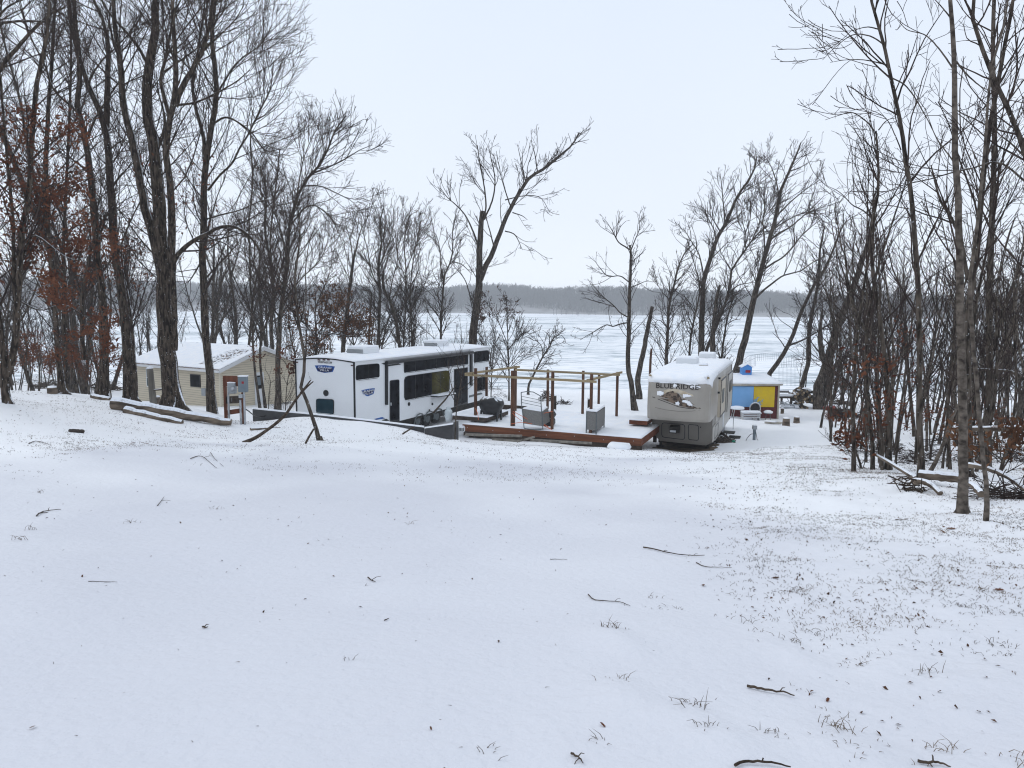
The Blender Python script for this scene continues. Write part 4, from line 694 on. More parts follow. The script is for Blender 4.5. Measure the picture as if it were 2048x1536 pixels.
# snow on the roof
def roofsnow(b, x0, x1, y0, y1, zf, th, nx=14, ny=26, seed=0, edge=.06):
    R_ = np.random.default_rng(seed); X = np.linspace(x0, x1, nx); Y = np.linspace(y0, y1, ny); P = []; 
    for j, y in enumerate(Y):
        for i, x in enumerate(X):
            e = min(i, nx - 1 - i, j, ny - 1 - j); f = min(1, .35 + e * .35); ox = R_.uniform(-.02, .02); oy = R_.uniform(-.03, .03) if e == 0 else 0
            P.append((x + ox * (e == 0), y + oy, zf(x) + th * f * R_.uniform(.8, 1.1)))
    n = len(P)
    for j, y in enumerate(Y):
        for i, x in enumerate(X): P.append((P[j * nx + i][0], P[j * nx + i][1], zf(x) + .004))
    Fc = []
    for j in range(ny - 1):
        for i in range(nx - 1): a = j * nx + i; Fc.append((a, a + 1, a + nx + 1, a + nx)); Fc.append((n + a, n + a + nx, n + a + nx + 1, n + a + 1))
    for i in range(nx - 1):
        for a in (i, (ny - 1) * nx + i): Fc.append((a, a + 1, n + a + 1, n + a))
    for j in range(ny - 1):
        for a in (j * nx, j * nx + nx - 1): Fc.append((a, a + nx, n + a + nx, n + a))
    b.raw(P, Fc)
b = MB(tf); roofsnow(b, -TW - .03, .05, -.04, TL + .05, lambda x: tarc(min(0, max(-TW, x))), .09); b.build('roof_snow', M['snowcap'], tr, smooth=True)
fp = lambda px, py, off=.0: hit(px, py, tf[0] - tb * off, tb)            # on the end face
sp_ = lambda px, py, off=.0: hit(px, py, tf[0] + te * off, te)           # on the long side
def face(name, pts, m, off=.012, par=tr, side=True, th=None, lab=None):
    f = sp_ if side else fp; n = te if side else -tb
    P = [f(x, y, 0) for x, y in pts]; b = MB(); b.prism([p - n * .01 for p in P], n * (off + .01)); o = b.build(name, m, par)
    if lab: o['label'] = lab
    return o
def rquad(q, r=.16):
    """rounded corners for a quad given in pixels, order tl, tr, br, bl"""
    q = [np.array(p, float) for p in q]; out = []
    for i in range(4):
        p, a, c = q[i], q[i - 1], q[(i + 1) % 4]; da = (a - p); dc = (c - p); l = min(np.linalg.norm(da), np.linalg.norm(dc)) * r; p1 = p + da / np.linalg.norm(da) * l; p2 = p + dc / np.linalg.norm(dc) * l
        out += [p1, p * .5 + (p1 + p2) * .25, p2]
    return out
def ingrow(q, g): q = np.array(q, float); c = q.mean(0); s = np.sign(q - c); return q + s * g
def window(q, m='glass', side=True, par=tr, off=.03, g=.8, splits=(), framem='black', name='window'):
    o = face(name, rquad(ingrow(q, g)), M[framem], off, par, side); 
    face('pane', rquad(q), M[m], off + .006, o, side); q = np.array(q, float); dn_ = np.array([0, 1.]); face('sill', [q[3] + (1.2, -.2), q[2] + (-1.2, -.2), q[2] + (-1.2, -1.0), q[3] + (1.2, -1.0)], M['white2'], off + .012, o, side)
    for s in splits:
        t = q[0] + (q[1] - q[0]) * s; b_ = q[3] + (q[2] - q[3]) * s; face('mullion', [t - (.35, 0), t + (.35, 0), b_ + (.35, 0), b_ - (.35, 0)], M[framem], off + .014, o, side)
    return o
# corner trims, gutter line, skirt
b = MB(tf)
for x in (-TW, 0): b.box(x - .03, x + .03, -.02, .03, .0, TH)
for i in range(12): b.raw([(xs_[i], -.03, tarc(xs_[i]) - .045), (xs_[i + 1], -.03, tarc(xs_[i + 1]) - .045), (xs_[i + 1], -.03, tarc(xs_[i + 1]) + .005), (xs_[i], -.03, tarc(xs_[i]) + .005), (xs_[i], .01, tarc(xs_[i]) - .045), (xs_[i + 1], .01, tarc(xs_[i + 1]) - .045), (xs_[i + 1], .01, tarc(xs_[i + 1]) + .005), (xs_[i], .01, tarc(xs_[i]) + .005)],
    [(0, 1, 2, 3), (7, 6, 5, 4), (0, 4, 5, 1), (1, 5, 6, 2), (2, 6, 7, 3), (3, 7, 4, 0)])
b.build('edge_trim', M['black'], tr)
MB(tf).box(.0, .045, .02, TL, TH - .05, TH - .01).build('gutter', M['gutter'], tr)
b = MB(tf); b.box(-TW + .15, -.12, .6, TL - .2, -.32, -.003); b.box(-.14, -.04, .5, TL, -.13, -.004); b.build('chassis', M['undercar'], tr)
# wheels
for px in (838, 857.5, 876):
    t_ = sp_(px, 848); lo = (t_ - tf[0]) @ tf[1].T; y = lo[1]; w_ = MB(tf); w_.lathe((-.28, y, -.22), [(.30, 0), (.37, .03), (.38, .12), (.37, .2), (.30, .23)], 24, 'x'); wh = w_.build('wheel', M['rubber'], tr, smooth=False)
    MB(tf).lathe((-.08, y, -.22), [(.22, .0), (.21, .03), (.08, .045), (.05, .06)], 16, 'x').build('rim', M['frame'], wh)
    f_ = MB(tf); f_.tube([(.03, y - .46, -.3), (.05, y - .38, -.06), (.05, y - .2, .08), (.05, y + .02, .12), (.05, y + .24, .06), (.05, y + .4, -.1), (.03, y + .46, -.3)], .03, 6); f_.build('fender', M['frame'], tr)
# end face
for px in (638.4, 648.4, 657.2): face('marker_light', [(px - 2.4, 718.4), (px + 2.4, 718.8), (px + 2.4, 721), (px - 2.4, 720.7)], M['red'], .03, side=False)
face('marker_light', [(592.6, 723.4), (596, 723.5), (596, 725.6), (592.6, 725.4)], M['red'], .03, side=False); face('marker_light', [(702.5, 729.6), (706.6, 729.9), (706.6, 732), (702.5, 731.8)], M['red'], .03, side=False)
def onf(px, py): return fp(px, py)
put_text('lettering', 'WILBERTSALES.COM', fp(649.3, 724.6, .012), te, UP, -tb, .70, .085, M['letter'], tr, .012)
def badge(pts, l1, l2, c1, c2, s1, s2, side):
    n = te if side else -tb; r_ = tb if side else te; f = sp_ if side else fp
    bd = face('badge', pts, M['blue'], .014, side=side); q = np.array(pts); c = q.mean(0)
    inn = [(c + (p - c) * (.86, .62) + (0, (0 if side else 1.5))) for p in q]; face('badge_centre', inn, M['navy'], .018, bd, side)
    put_text('lettering', l1, f(*c1, .02), r_, UP, n, s1[0], s1[1], M['white2'], bd, .0); put_text('lettering', l2, f(*c2, .02), r_, UP, n, s2[0], s2[1], M['white2'], bd, .0)
badge([(629.8, 730.8), (650, 730.4), (669.8, 733), (665.8, 743.6), (652, 745.6), (649, 745.7), (635.5, 742.4)], 'GRAND', 'VILLA', (649.5, 735.2), (648.8, 740.4), (.66, .085), (.46, .075), False)
badge([(722.8, 780.6), (736, 777.6), (749.2, 776.0), (746.6, 788), (736, 792.2), (733, 792.0), (726, 788.5)], 'GRAND', 'VILLA', (736.2, 781.8), (736.2, 786.8), (1.0, .09), (.7, .08), True)
c_ = fp(652.2, 786); l_ = (c_ - tf[0]) @ tf[1].T; ho = MB(tf).lathe((l_[0], -.05, l_[2]), [(.125, .06), (.125, .02), (.10, 0)], 20, 'y').build('port_cover', M['black'], tr)
window([(633.6, 797.6), (667.6, 799.4), (667.2, 829), (633.8, 826)], 'glass_teal', False)
# long side
window([(712.3, 731.6), (757.3, 727.2), (757.3, 755.2), (712.3, 761)], splits=(.52,))
window([(808.3, 720.6), (934.4, 705.8), (934.6, 729), (808.6, 746)], splits=(.165, .33, .5, .68, .84))
lw = window([(808.8, 753.4), (897.6, 740.6), (897.8, 783.6), (809, 801.4)], splits=(.23, .42, .6, .8))
face('pane', [(862, 746.3), (897, 741), (897, 783.2), (862, 790.5)], M['glass_reflection'], .038, lw)  # overlay with the painted reflection on the far half of the window
window([(948.3, 704), (976.6, 700.8), (976.6, 722.4), (948.3, 726)], splits=(.5,))
window([(954, 757), (972, 753), (972, 779.5), (954, 783)], splits=(.5,))
d1_ = face('door', rquad([(779.2, 760.8), (797.8, 758.6), (798.2, 845.5), (779.2, 847.8)]), M['black'], .03); face('pane', rquad([(780.4, 762), (796.8, 760), (797, 838), (780.6, 841)]), M['glass'], .036, d1_); face('handle', [(779.3, 805), (780.8, 805), (780.8, 811), (779.3, 811)], M['metal'], .07, d1_)
d2_ = face('sliding_door', [(908, 738.4), (934.7, 734.6), (934.7, 807), (908, 813.6)], M['black'], .03)
for a_, c_ in ((909.3, 920.4), (922, 933.6)): face('pane', [(a_, 739.6 - (a_ - 909) * .14), (c_, 738.6 - (c_ - 909) * .14), (c_, 808.6 - (c_ - 909) * .24), (a_, 811.4 - (a_ - 909) * .24)], M['glass'], .036, d2_)
def arm(px, y0, y1): return face('awning_arm', [(px - 1.7, y0), (px + 1.7, y0 - .2), (px + 1.7, y1), (px - 1.7, y1)], M['black'], .09)
arm(771.4, 728, 809.5); arm(940.8, 703.5, 771)
a_ = (sp_(769, 724.5) - tf[0]) @ tf[1].T; c_ = (sp_(942, 703.5) - tf[0]) @ tf[1].T
MB(tf).tube([(.10, a_[1], TH - .17), (.10, c_[1], TH - .17)], .085, 12).build('awning_roll', M['black'], tr)
face('stripe_graphic', [(762.5, 726.6), (789, 722.6), (794, 725.2), (768, 729.3)], M['black'], .014); face('stripe_graphic', [(770, 730.5), (797, 726.8), (801.5, 729.2), (774, 733)], M['black'], .014)
face('stripe_graphic', [(748, 838), (764, 834), (770, 836.6), (752, 839.6)], M['blue'], .014); face('stripe_graphic', [(763, 840.5), (772, 837.6), (778.5, 841), (768, 843)], M['black'], .014)
face('stripe_graphic', [(938, 791), (962, 785), (965, 788), (938, 795)], M['frame'], .014)
sh = face('fold_down_shelf', [(861, 791.5), (896.5, 786.6), (896.5, 788.4), (861, 793.6)], M['black'], .42); 
P = [sp_(861, 791.3), sp_(896.5, 786.4)]; b = MB(); b.prism([P[0], P[1], P[1] + te * .43, P[0] + te * .43], UP * .05); b.build('snow_cap', M['snowcap'], sh)
for (x, y, r_) in ((817.5, 808, .085), (864.3, 808, .06), (858.3, 820.5, .05)):
    l_ = (sp_(x, y) - tf[0]) @ tf[1].T; MB(tf).lathe((.0, l_[1], l_[2]), [(r_, 0), (r_, .03), (r_ * .7, .045)], 12, 'x').build('utility_port', M['black'], tr)
def rvac(px0, px1, pyb, frm, zf, par, x0, x1, h=.28, ln=1.15, m='tan_side'):
    l_ = (hit((px0 + px1) / 2, pyb, frm[0] + UP * (zf + .1), UP) - frm[0]) @ frm[1].T; y = l_[1]; b = MB(frm); b.box(x0, x1, y, y + ln, zf, zf + h, .05); m = 'white2'; o = b.build('air_conditioner', M[m], par)
    g = MB(frm); 
    for i in range(16): t = x0 + .06 + i * (x1 - x0 - .12) / 15; g.box(t - .011, t + .011, y - .012, y + .01, zf + .05, zf + h - .06)
    g.build('grille', M['frame'], o); s = MB(frm); s.box(x0 + .02, x1 - .02, y + .02, y + ln - .02, zf + h - .004, zf + h + .07, .05); s.build('snow_cap', M['snowcap'], o); return y
rvac(715, 752, 705, tf, tarc(-TW / 2) + .03, tr, -TW / 2 - .42, -TW / 2 + .5); rvac(893, 917, 692, tf, tarc(-TW / 2) + .03, tr, -TW / 2 - .38, -TW / 2 + .45)
# ================================================================== tan fifth wheel camper
FO = np.array([7.68, 27.31, -4.5]); FYAW = 22.17; ff = frame(FO, FYAW); fe, fb = ff[1][0], ff[1][1]; FW = 2.5
fw = thing('fifth_wheel_camper', 'tan fifth wheel camper with a snow capped sloping nose, lettered front and grey underbox', 'camper', FO - UP * 1.1, -math.radians(FYAW))
# nose cap: profile along y with reclined front; z from 0 (cap underside)
def capring(y, z, inset=0, r=.28):
    x0, x1 = -FW + inset, -inset; return x0, x1
prof = [(.06, 0.02), (.0, .12), (-.05, .45), (-.05, .85), (-.01, 1.2), (.05, 1.45), (.15, 1.64), (.34, 1.76), (2.4, 1.87)]
cols = [(-FW, .42), (-FW + .05, .24), (-FW + .18, .10), (-FW + .45, .03), (-FW * .5, 0), (-.45, .03), (-.18, .10), (-.05, .24), (0, .42)]
P = []; 
for y, z in prof:
    for x, dy in cols: P.append((x, y + dy * (1 if y < .5 else max(0, 1 - (y - .5))), z - (.05 if abs(x + FW / 2) > FW / 2 - .06 and z > 1.3 else 0)))
Fc = []; nc = len(cols)
for j in range(len(prof) - 1):
    for i in range(nc - 1): a = j * nc + i; Fc.append((a, a + 1, a + nc + 1, a + nc))
n0 = len(P); P += [(x, 2.4, 0.02) for x, _ in cols]
for i in range(nc - 1): Fc.append((i + 1, i, n0 + i, n0 + i + 1))
for side_i in (0, nc - 1): Fc.append(tuple([j * nc + side_i for j in range(len(prof))] + [n0 + side_i]))
MB(ff).raw(P, Fc).build('nose_cap', M['tan'], fw, smooth=False)
b = MB(ff); b.box(-FW, 0, 2.4, 8.7, -1.08, 1.87); b.build('body', M['tan_side'], fw)
b = MB(ff); x0, x1 = -FW + .02, -.02; b.raw([(x0, 1.38, -.72), (x0 + .35, 1.38, -1.08), (x1 - .22, 1.38, -1.12), (x1, 1.38, -.98), (x1, 1.38, .0), (x0, 1.38, .0)] + [(x0, 2.6, -.72), (x0 + .35, 2.6, -1.08), (x1 - .22, 2.6, -1.12), (x1, 2.6, -.98), (x1, 2.6, .0), (x0, 2.6, .0)],
    [(0, 1, 2, 3, 4, 5), (11, 10, 9, 8, 7, 6)] + [(i, (i + 1) % 6, 6 + (i + 1) % 6, 6 + i) for i in range(6)]); ub = b.build('underbox', M['tan_dark'], fw)
f2 = lambda px, py, off=0: hit(px, py, ff[0] + fb * (1.38 - off), fb)
def uface(name, q, m, off, par): P = [f2(x, y) for x, y in q]; b = MB(); b.prism([p + fb * .01 for p in P], -fb * (off + .01)); return b.build(name, m, par)
for q in ([(1323, 844.6), (1370.5, 848.5), (1370, 880), (1323, 874.5)], [(1376.5, 848), (1397.5, 850), (1397.5, 881.5), (1376.5, 879.5)]):
    o = uface('storage_door', rquad(q, .18), M['black'], .012, ub); uface('door_skin', rquad(ingrow(q, -1.3), .16), M['tan_dark'], .02, o)
pb = MB(); A = f2(1351, 855); pb_l = (A - ff[0]) @ ff[1].T
b = MB(ff); b.hexa([(pb_l[0] - .2, 1.36, pb_l[2] + .12), (pb_l[0] + .2, 1.36, pb_l[2] + .12), (pb_l[0] + .2, 1.36, pb_l[2] - .2), (pb_l[0] - .2, 1.36, pb_l[2] - .2)], [(pb_l[0] - .14, .75, pb_l[2] + .1), (pb_l[0] + .14, .75, pb_l[2] + .1), (pb_l[0] + .14, .75, pb_l[2] - .14), (pb_l[0] - .14, .75, pb_l[2] - .14)]); b.build('hitch_pin_box', M['undercar'], fw)
b = MB(ff); b.box(pb_l[0] - .12, pb_l[0] + .12, .735, .75, pb_l[2] - .1, pb_l[2] - .02); b.build('hitch_plate', M['metal'], fw)
uface('lock', [(1400, 853), (1402.5, 853.2), (1402.5, 855.5), (1400, 855.3)], M['black'], .03, ub)
# front artwork: mountain graphic, lettering, pinstripes, snow stuck to it
ly_ = lambda px, py: None
def capy(z): return np.interp(z, [p[1] for p in prof], [p[0] for p in prof])
def fcap(px, py, off=.0):
    q = hit(px, py, ff[0], fb)
    for _ in range(4): l = (q - ff[0]) @ ff[1].T; yy_ = capy(l[2]) + np.interp(l[0], [c[0] for c in cols], [c[1] for c in cols]) - off; q = hit(px, py, ff[0] + fb * yy_, fb)
    return q
def cface(name, q, m, off, par, sub=1):
    P = [fcap(x, y, off) for x, y in q]; c = sum(P) / len(P); cc = fcap(*np.mean(np.array(q, float), 0), off); n = len(P)
    V = P + [cc]; Fc = [(i, (i + 1) % n, n) for i in range(n)]; back = [p + fb * (off + .02) for p in P]; V = V + back
    Fc += [(i, (i + 1) % n, n + 1 + (i + 1) % n, n + 1 + i) for i in range(n)]; return MB().raw(V, Fc).build(name, m, par)
Z4 = lambda x, y: (1260 + x / 6.4, 680 + y / 6.4)
cface('mountain_graphic', [Z4(*p) for p in [(285, 728), (400, 722), (470, 672), (545, 650), (620, 690), (662, 745), (640, 775), (690, 750), (760, 790), (905, 874), (850, 878), (760, 868), (640, 845), (500, 790), (380, 745)]], M['rock'], .012, fw)
cface('cloud_graphic', [Z4(*p) for p in [(430, 650), (480, 632), (600, 628), (690, 655), (800, 700), (815, 722), (700, 720), (660, 690), (560, 645), (500, 655), (440, 690)]], M['rockcream'], .009, fw)
def stripe(pts, w, m, off=.011):
    P = [fcap(*Z4(*p), off) for p in pts]; b = MB()
    for a, c in zip(P[:-1], P[1:]): b.hexa([a - UP * w, c - UP * w, c + UP * w, a + UP * w], [v + fb * .03 for v in (a - UP * w, c - UP * w, c + UP * w, a + UP * w)])
    b.build('pinstripe', M[m], fw)
stripe([(285, 728), (380, 765), (500, 810), (620, 855), (760, 878), (905, 876)], .012, 'letter'); stripe([(225, 835), (330, 865), (460, 895), (620, 912), (780, 912), (900, 895)], .008, 'tan_dark')
A, B_ = fcap(*Z4(330, 580)), fcap(*Z4(875, 605)); mid = fcap(*Z4(603, 594), .02); rt = (B_ - A) / np.linalg.norm(B_ - A)
lt = put_text('lettering', 'BLUE RIDGE', mid, rt, nrm(np.array([0, 0, 1.]) + fb * .15), -fb, np.linalg.norm(B_ - A), .20, M['letter'], fw, .012)
S = np.random.default_rng(3)
def clump(name, pts, off, th, par, m='snowcap', seed=0):
    S_ = np.random.default_rng(seed); q = np.array([Z4(*p) for p in pts]); c = q.mean(0); q = c + (q - c) * .82; out = []
    for i in range(len(q)):
        a, b2 = q[i], q[(i + 1) % len(q)]
        for t in (0, .2, .4, .6, .8): out.append(a * (1 - t) + b2 * t + S_.normal(0, .62, 2))
    P = [fcap(x, y, off) for x, y in out]; n = len(P); inn = [fcap(*(c + (np.array(p) - c) * .6), off + th) for p in out]; cc = fcap(*c, off + th * 1.2)
    V = P + inn + [cc]; Fc = [(i, (i + 1) % n, n + (i + 1) % n, n + i) for i in range(n)] + [(n + i, n + (i + 1) % n, 2 * n) for i in range(n)]
    return MB().raw(V, Fc).build(name, M[m], par, smooth=True)
clump('snow_patch', [(290, 530), (480, 520), (700, 535), (880, 550), (930, 590), (900, 612), (860, 575), (700, 552), (500, 545), (330, 550)], .03, .03, fw, seed=1)
clump('snow_patch', [(560, 560), (600, 555), (605, 590), (580, 618), (545, 600)], .03, .02, fw, seed=2); clump('snow_patch', [(755, 585), (830, 578), (900, 590), (925, 605), (870, 625), (800, 622), (745, 612)], .03, .02, fw, seed=3)
clump('snow_patch', [(340, 650), (400, 640), (440, 665), (435, 700), (390, 722), (340, 712)], .02, .03, fw, seed=4); clump('snow_patch', [(660, 760), (730, 760), (810, 820), (820, 862), (770, 850), (690, 800), (650, 790)], .02, .03, fw, seed=5)
clump('snow_patch', [(575, 795), (620, 775), (645, 810), (625, 845), (580, 830)], .02, .03, fw, seed=6); clump('snow_patch', [(660, 690), (720, 690), (800, 712), (820, 725), (720, 735), (670, 745)], .02, .02, fw, seed=7)
clump('snow_patch', [(935, 470), (1010, 440), (1022, 500), (1005, 570), (975, 545), (945, 510)], .03, .05, fw, seed=10)
# snow blanket over nose slope and roof
X = np.linspace(-FW - .03, .03, 16); prs = [(.06, 1.62), (.13, 1.70), (.26, 1.77), (.5, 1.83), (1.0, 1.87), (1.8, 1.90), (2.4, 1.93), (4, 1.95), (6, 1.96), (8.7, 1.95)]; P = []; S = np.random.default_rng(9)
for j, (y, z) in enumerate(prs):
    for i, x in enumerate(X):
        e = min(i, 15 - i); P.append((x, y + np.interp(x, [c[0] for c in cols], [c[1] for c in cols]) * max(0, 1 - y / 1.6) - .04 * (j == 0), z + .03 - (.10 if e == 0 else .03 if e == 1 else 0) + S.uniform(-.02, .02) - (S.uniform(0, .07) if j == 0 else 0)))
Fc = [(j * 16 + i, j * 16 + i + 1, j * 16 + 17 + i, j * 16 + 16 + i) for j in range(len(prs) - 1) for i in range(15)]; n = len(P); P += [(p[0] * .985 - .01, p[1] + .1, p[2] - .14) for p in P]
Fc += [(n + a, n + d, n + c, n + b2) for a, b2, c, d in Fc]
for i in range(15): Fc.append((i, i + 1, n + i + 1, n + i)); k_ = (len(prs) - 1) * 16 + i; Fc.append((k_, k_ + 1, n + k_ + 1, n + k_))
for j in range(len(prs) - 1):
    for i in (0, 15): a = j * 16 + i; Fc.append((a, a + 16, n + a + 16, n + a))
MB(ff).raw(P, Fc).build('roof_snow', M['snowcap'], fw, smooth=True)
# right side
s5 = lambda px, py, off=.0: hit(px, py, ff[0] + fe * off, fe)
def sface(name, q, m, off=.015, par=fw): P = [s5(*Z4(*p)) for p in q]; b = MB(); b.prism([p - fe * .01 for p in P], fe * (off + .01)); return b.build(name, M[m], par)
def sbox(name, y0, y1, z0, z1, m, off, par=fw): return MB(ff).box(-.01, off, y0, y1, z0, z1).build(name, M[m], par)
sbox('side_trim', 2.4, 8.7, 1.76, 1.85, 'gutter', .05); sbox('corner_trim', 8.62, 8.7, -1.06, 1.8, 'tan_dark', .03)
s1_ = MB(ff).box(.0, .12, 2.9, 4.9, -.15, 1.45).build('slide_out', M['cream_panel'], fw); b = MB(ff)
for y in (2.9, 4.86): b.box(.10, .132, y, y + .06, -.15, 1.46)
b.box(.10, .132, 2.9, 4.92, 1.4, 1.46); b.box(.10, .132, 2.9, 4.92, -.15, -.09); b.build('slide_trim', M['black'], s1_)
s2_ = MB(ff).box(.0, .12, 5.9, 8.2, -.3, 1.45).build('slide_out', M['tan_side'], fw); b = MB(ff)
for y in (5.9, 8.16): b.box(.10, .132, y, y + .06, -.3, 1.46)
b.box(.10, .132, 5.9, 8.22, 1.4, 1.46); b.build('slide_trim', M['black'], s2_)
o = MB(ff).box(.12, .145, 6.6, 7.6, .55, 1.05).build('window', M['black'], s2_)
MB(ff).box(.12, .14, 3.4, 4.1, .4, 1.0).build('window', M['frame'], s1_)
sbox('lower_panel', 1.4, 8.66, -.98, -.35, 'tan_side', .02)
b = MB(ff); 
for y in (2.0, 3.2, 5.1, 5.6): b.box(.02, .032, y, y + .04, -.95, -.4)
b.box(.02, .032, 2.0, 3.2, -.43, -.40); b.box(.02, .032, 2.0, 3.2, -.95, -.92); b.build('compartment_outline', M['black'], fw)
dd = MB(ff).box(.0, .03, 5.05, 5.7, -.95, 1.2).build('door', M['white2'], fw); MB(ff).box(.03, .04, 5.15, 5.6, .5, 1.05).build('pane', M['glass'], dd)
for y, z in ((2.65, .9), (5.4, .62), (2.7, 1.5)): MB(ff).box(.0, .09, y, y + .1, z, z + .08).build('porch_light', M['black'], fw)
stp = MB(ff); stp.box(.05, .55, 5.1, 5.7, -1.2, -1.16); stp.box(.3, .8, 5.1, 5.7, -1.4, -1.36); stp.build('entry_steps', M['undercar'], fw)
for y in (4.2, 5.0):
    o = MB(ff).lathe((-.3, y + 1.9, -1.12), [(.28, 0), (.35, .03), (.36, .1), (.35, .2), (.28, .24)], 20, 'x').build('wheel', M['rubber'], fw); MB(ff).lathe((-.06, y + 1.9, -1.12), [(.2, 0), (.18, .03), (.05, .04)], 14, 'x').build('rim', M['metal'], o)
for x in (-.25, -FW + .3): b = MB(ff); b.box(x - .05, x + .05, 1.95, 2.05, -1.42, -.9); b.box(x - .14, x + .14, 1.86, 2.14, -1.46, -1.40); b.build('landing_leg', M['undercar'], fw)
MB(ff).box(-FW + .2, -.2, 2.0, 8.5, -1.25, -1.07).build('chassis', M['undercar'], fw)
for x in (-.12, -FW + .12):
    MB(ff).lathe((x, .24, 1.74), [(.05, 0), (.05, .05), (.02, .08)], 10).build('marker_light', M['lumber'], fw)
def vent(px0, px1, py0, py1, name, h, m='tan_side'):
    q = hit((px0 + px1) / 2, py1, ff[0] + UP * 1.96, UP); l_ = (q - ff[0]) @ ff[1].T; w_ = (px1 - px0) * q[1] / F / .93; b = MB(ff); z = 1.90
    b.box(l_[0] - w_ / 2, l_[0] + w_ / 2, l_[1], l_[1] + w_ * 1.05, z, z + h, .05); o = b.build(name, M[m], fw); s = MB(ff); s.box(l_[0] - w_ / 2 + .01, l_[0] + w_ / 2 - .01, l_[1] + .01, l_[1] + w_ * 1.04, z + h * .88, z + h + .08, .06); s.build('snow_cap', M['snowcap'], o)
vent(1353, 1391, 711, 728, 'air_conditioner', .30, 'white2'); vent(1398, 1427, 705, 717, 'air_conditioner', .28, 'white2'); vent(1397, 1414, 726, 732, 'roof_vent', .1)
# ================================================================== beige cabin
CO = np.array([-17.57, 42.51, -6.38]); CYAW = 30.5; cf = frame(CO, CYAW); ce, cb = cf[1][0], cf[1][1]; CL, CW, CH = 6.0, 8.58, 2.42; RH = 1.08
cab = thing('cabin', 'small beige sided cabin with a snow covered gable roof among the trees at left', 'cabin', CO, -math.radians(CYAW))
# object space of the parts: x along the long front, so the siding rows run level
b = MB(cf); b.raw([(-CW, 0, -.1), (0, 0, -.1), (0, CL, -.1), (-CW, CL, -.1), (-CW, 0, CH), (0, 0, CH), (0, CL, CH), (-CW, CL, CH), (-CW, CL / 2, CH + RH), (0, CL / 2, CH + RH)],
    [(0, 1, 5, 4), (1, 2, 6, 9, 5), (2, 3, 7, 6), (3, 0, 4, 8, 7), (4, 5, 9, 8), (6, 7, 8, 9), (3, 2, 1, 0)]); b.build('wall', M['siding'], cab)
o_, e_ = .35, .4; sl = RH / (CL / 2); zr = CH + RH
def roofslab(z_add, t, ov, oe, nm, m, par):
    b = MB(cf)
    for s in (0, 1):
        ye = -ov if s == 0 else CL + ov; zE = CH - sl * ov + z_add
        b.hexa([(-CW - oe, ye, zE - t), (oe, ye, zE - t), (oe, CL / 2, zr + z_add - t), (-CW - oe, CL / 2, zr + z_add - t)], [(-CW - oe, ye, zE), (oe, ye, zE), (oe, CL / 2, zr + z_add), (-CW - oe, CL / 2, zr + z_add)])
    return b.build(nm, m, par)
rf = roofslab(.16, .14, o_, e_, 'roof', M['shingle'], cab)
# snow sheet with a thin worn patch of shingles near the right rake
b = MB(cf); S = np.random.default_rng(4); nx_, ny_ = 110, 34; P = []; Fc = []
for j in range(ny_):
    for i in range(nx_):
        x = -CW - e_ + (CW + 2 * e_) * i / (nx_ - 1); t = j / (ny_ - 1); y = -o_ + (CL / 2 + o_) * t; P.append((x, y, CH - sl * o_ + .17 + sl * (y + o_) + .05 + S.uniform(-.012, .012)))
for j in range(ny_ - 1):
    for i in range(nx_ - 1):
        x = P[j * nx_ + i][0]; t = j / (ny_ - 1)
        d_ = abs((x + 1.25) - (t - .35) * .9); worn = d_ < .55 + .4 * math.sin(3.1 * t) and .12 < t < .8 and S.random() < (.55 if d_ < .6 else .3)
        if not worn: a = j * nx_ + i; Fc.append((a, a + 1, a + nx_ + 1, a + nx_))
b.raw(P, Fc); so_ = b.build('roof_snow', M['snowcap'], rf); md = so_.modifiers.new('s', 'SOLIDIFY'); md.thickness = .045; md.offset = -1
b = MB(cf); b.hexa([(-CW - e_, CL / 2, zr + .17), (e_, CL / 2, zr + .17), (e_, CL + o_, CH - sl * o_ + .17), (-CW - e_, CL + o_, CH - sl * o_ + .17)], [(-CW - e_, CL / 2, zr + .23), (e_, CL / 2, zr + .23), (e_, CL + o_, CH - sl * o_ + .23), (-CW - e_, CL + o_, CH - sl * o_ + .23)]); b.build('roof_snow', M['snowcap'], rf)
b = MB(cf); b.box(-CW - e_, e_, -o_ - .10, -o_ - .003, CH - sl * o_ - .02, CH - sl * o_ + .12); b.build('gutter', M['gutter'], cab)
b = MB(cf)
for x in (e_ + .003, -CW - e_ - .033):
    for s in (0, 1):
        ye = -o_ if s == 0 else CL + o_; b.hexa([(x, ye, CH - sl * o_ - .05), (x + .03, ye, CH - sl * o_ - .05), (x + .03, CL / 2, zr - .05), (x, CL / 2, zr - .05)], [(x, ye, CH - sl * o_ + .16), (x + .03, ye, CH - sl * o_ + .16), (x + .03, CL / 2, zr + .17), (x, CL / 2, zr + .17)])
b.build('barge_board', M['gutter'], cab)
b = MB(cf)
for x, y in ((0, 0), (-CW, 0), (0, CL)): b.box(x - .06, x + .06, y - .06, y + .06, -.1, CH - .02)
b.build('corner_trim', M['sidingtrim'], cab)
cfr = lambda px, py: (hit(px, py, cf[0], cb) - cf[0]) @ cf[1].T
cgb = lambda px, py: (hit(px, py, cf[0], ce) - cf[0]) @ cf[1].T
a_, c_ = cfr(293, 736), cfr(305, 774); o = MB(cf).box(a_[0], c_[0], -.05, .02, c_[2], a_[2]).build('window', M['white2'], cab); xm = (a_[0] + c_[0]) / 2; zm = (a_[2] + c_[2]) / 2
for z0, z1 in ((c_[2] + .06, zm - .02), (zm + .02, a_[2] - .06)): MB(cf).box(a_[0] + .07, c_[0] - .07, -.056, -.04, z0, z1).build('pane', M['glass_teal'], o)
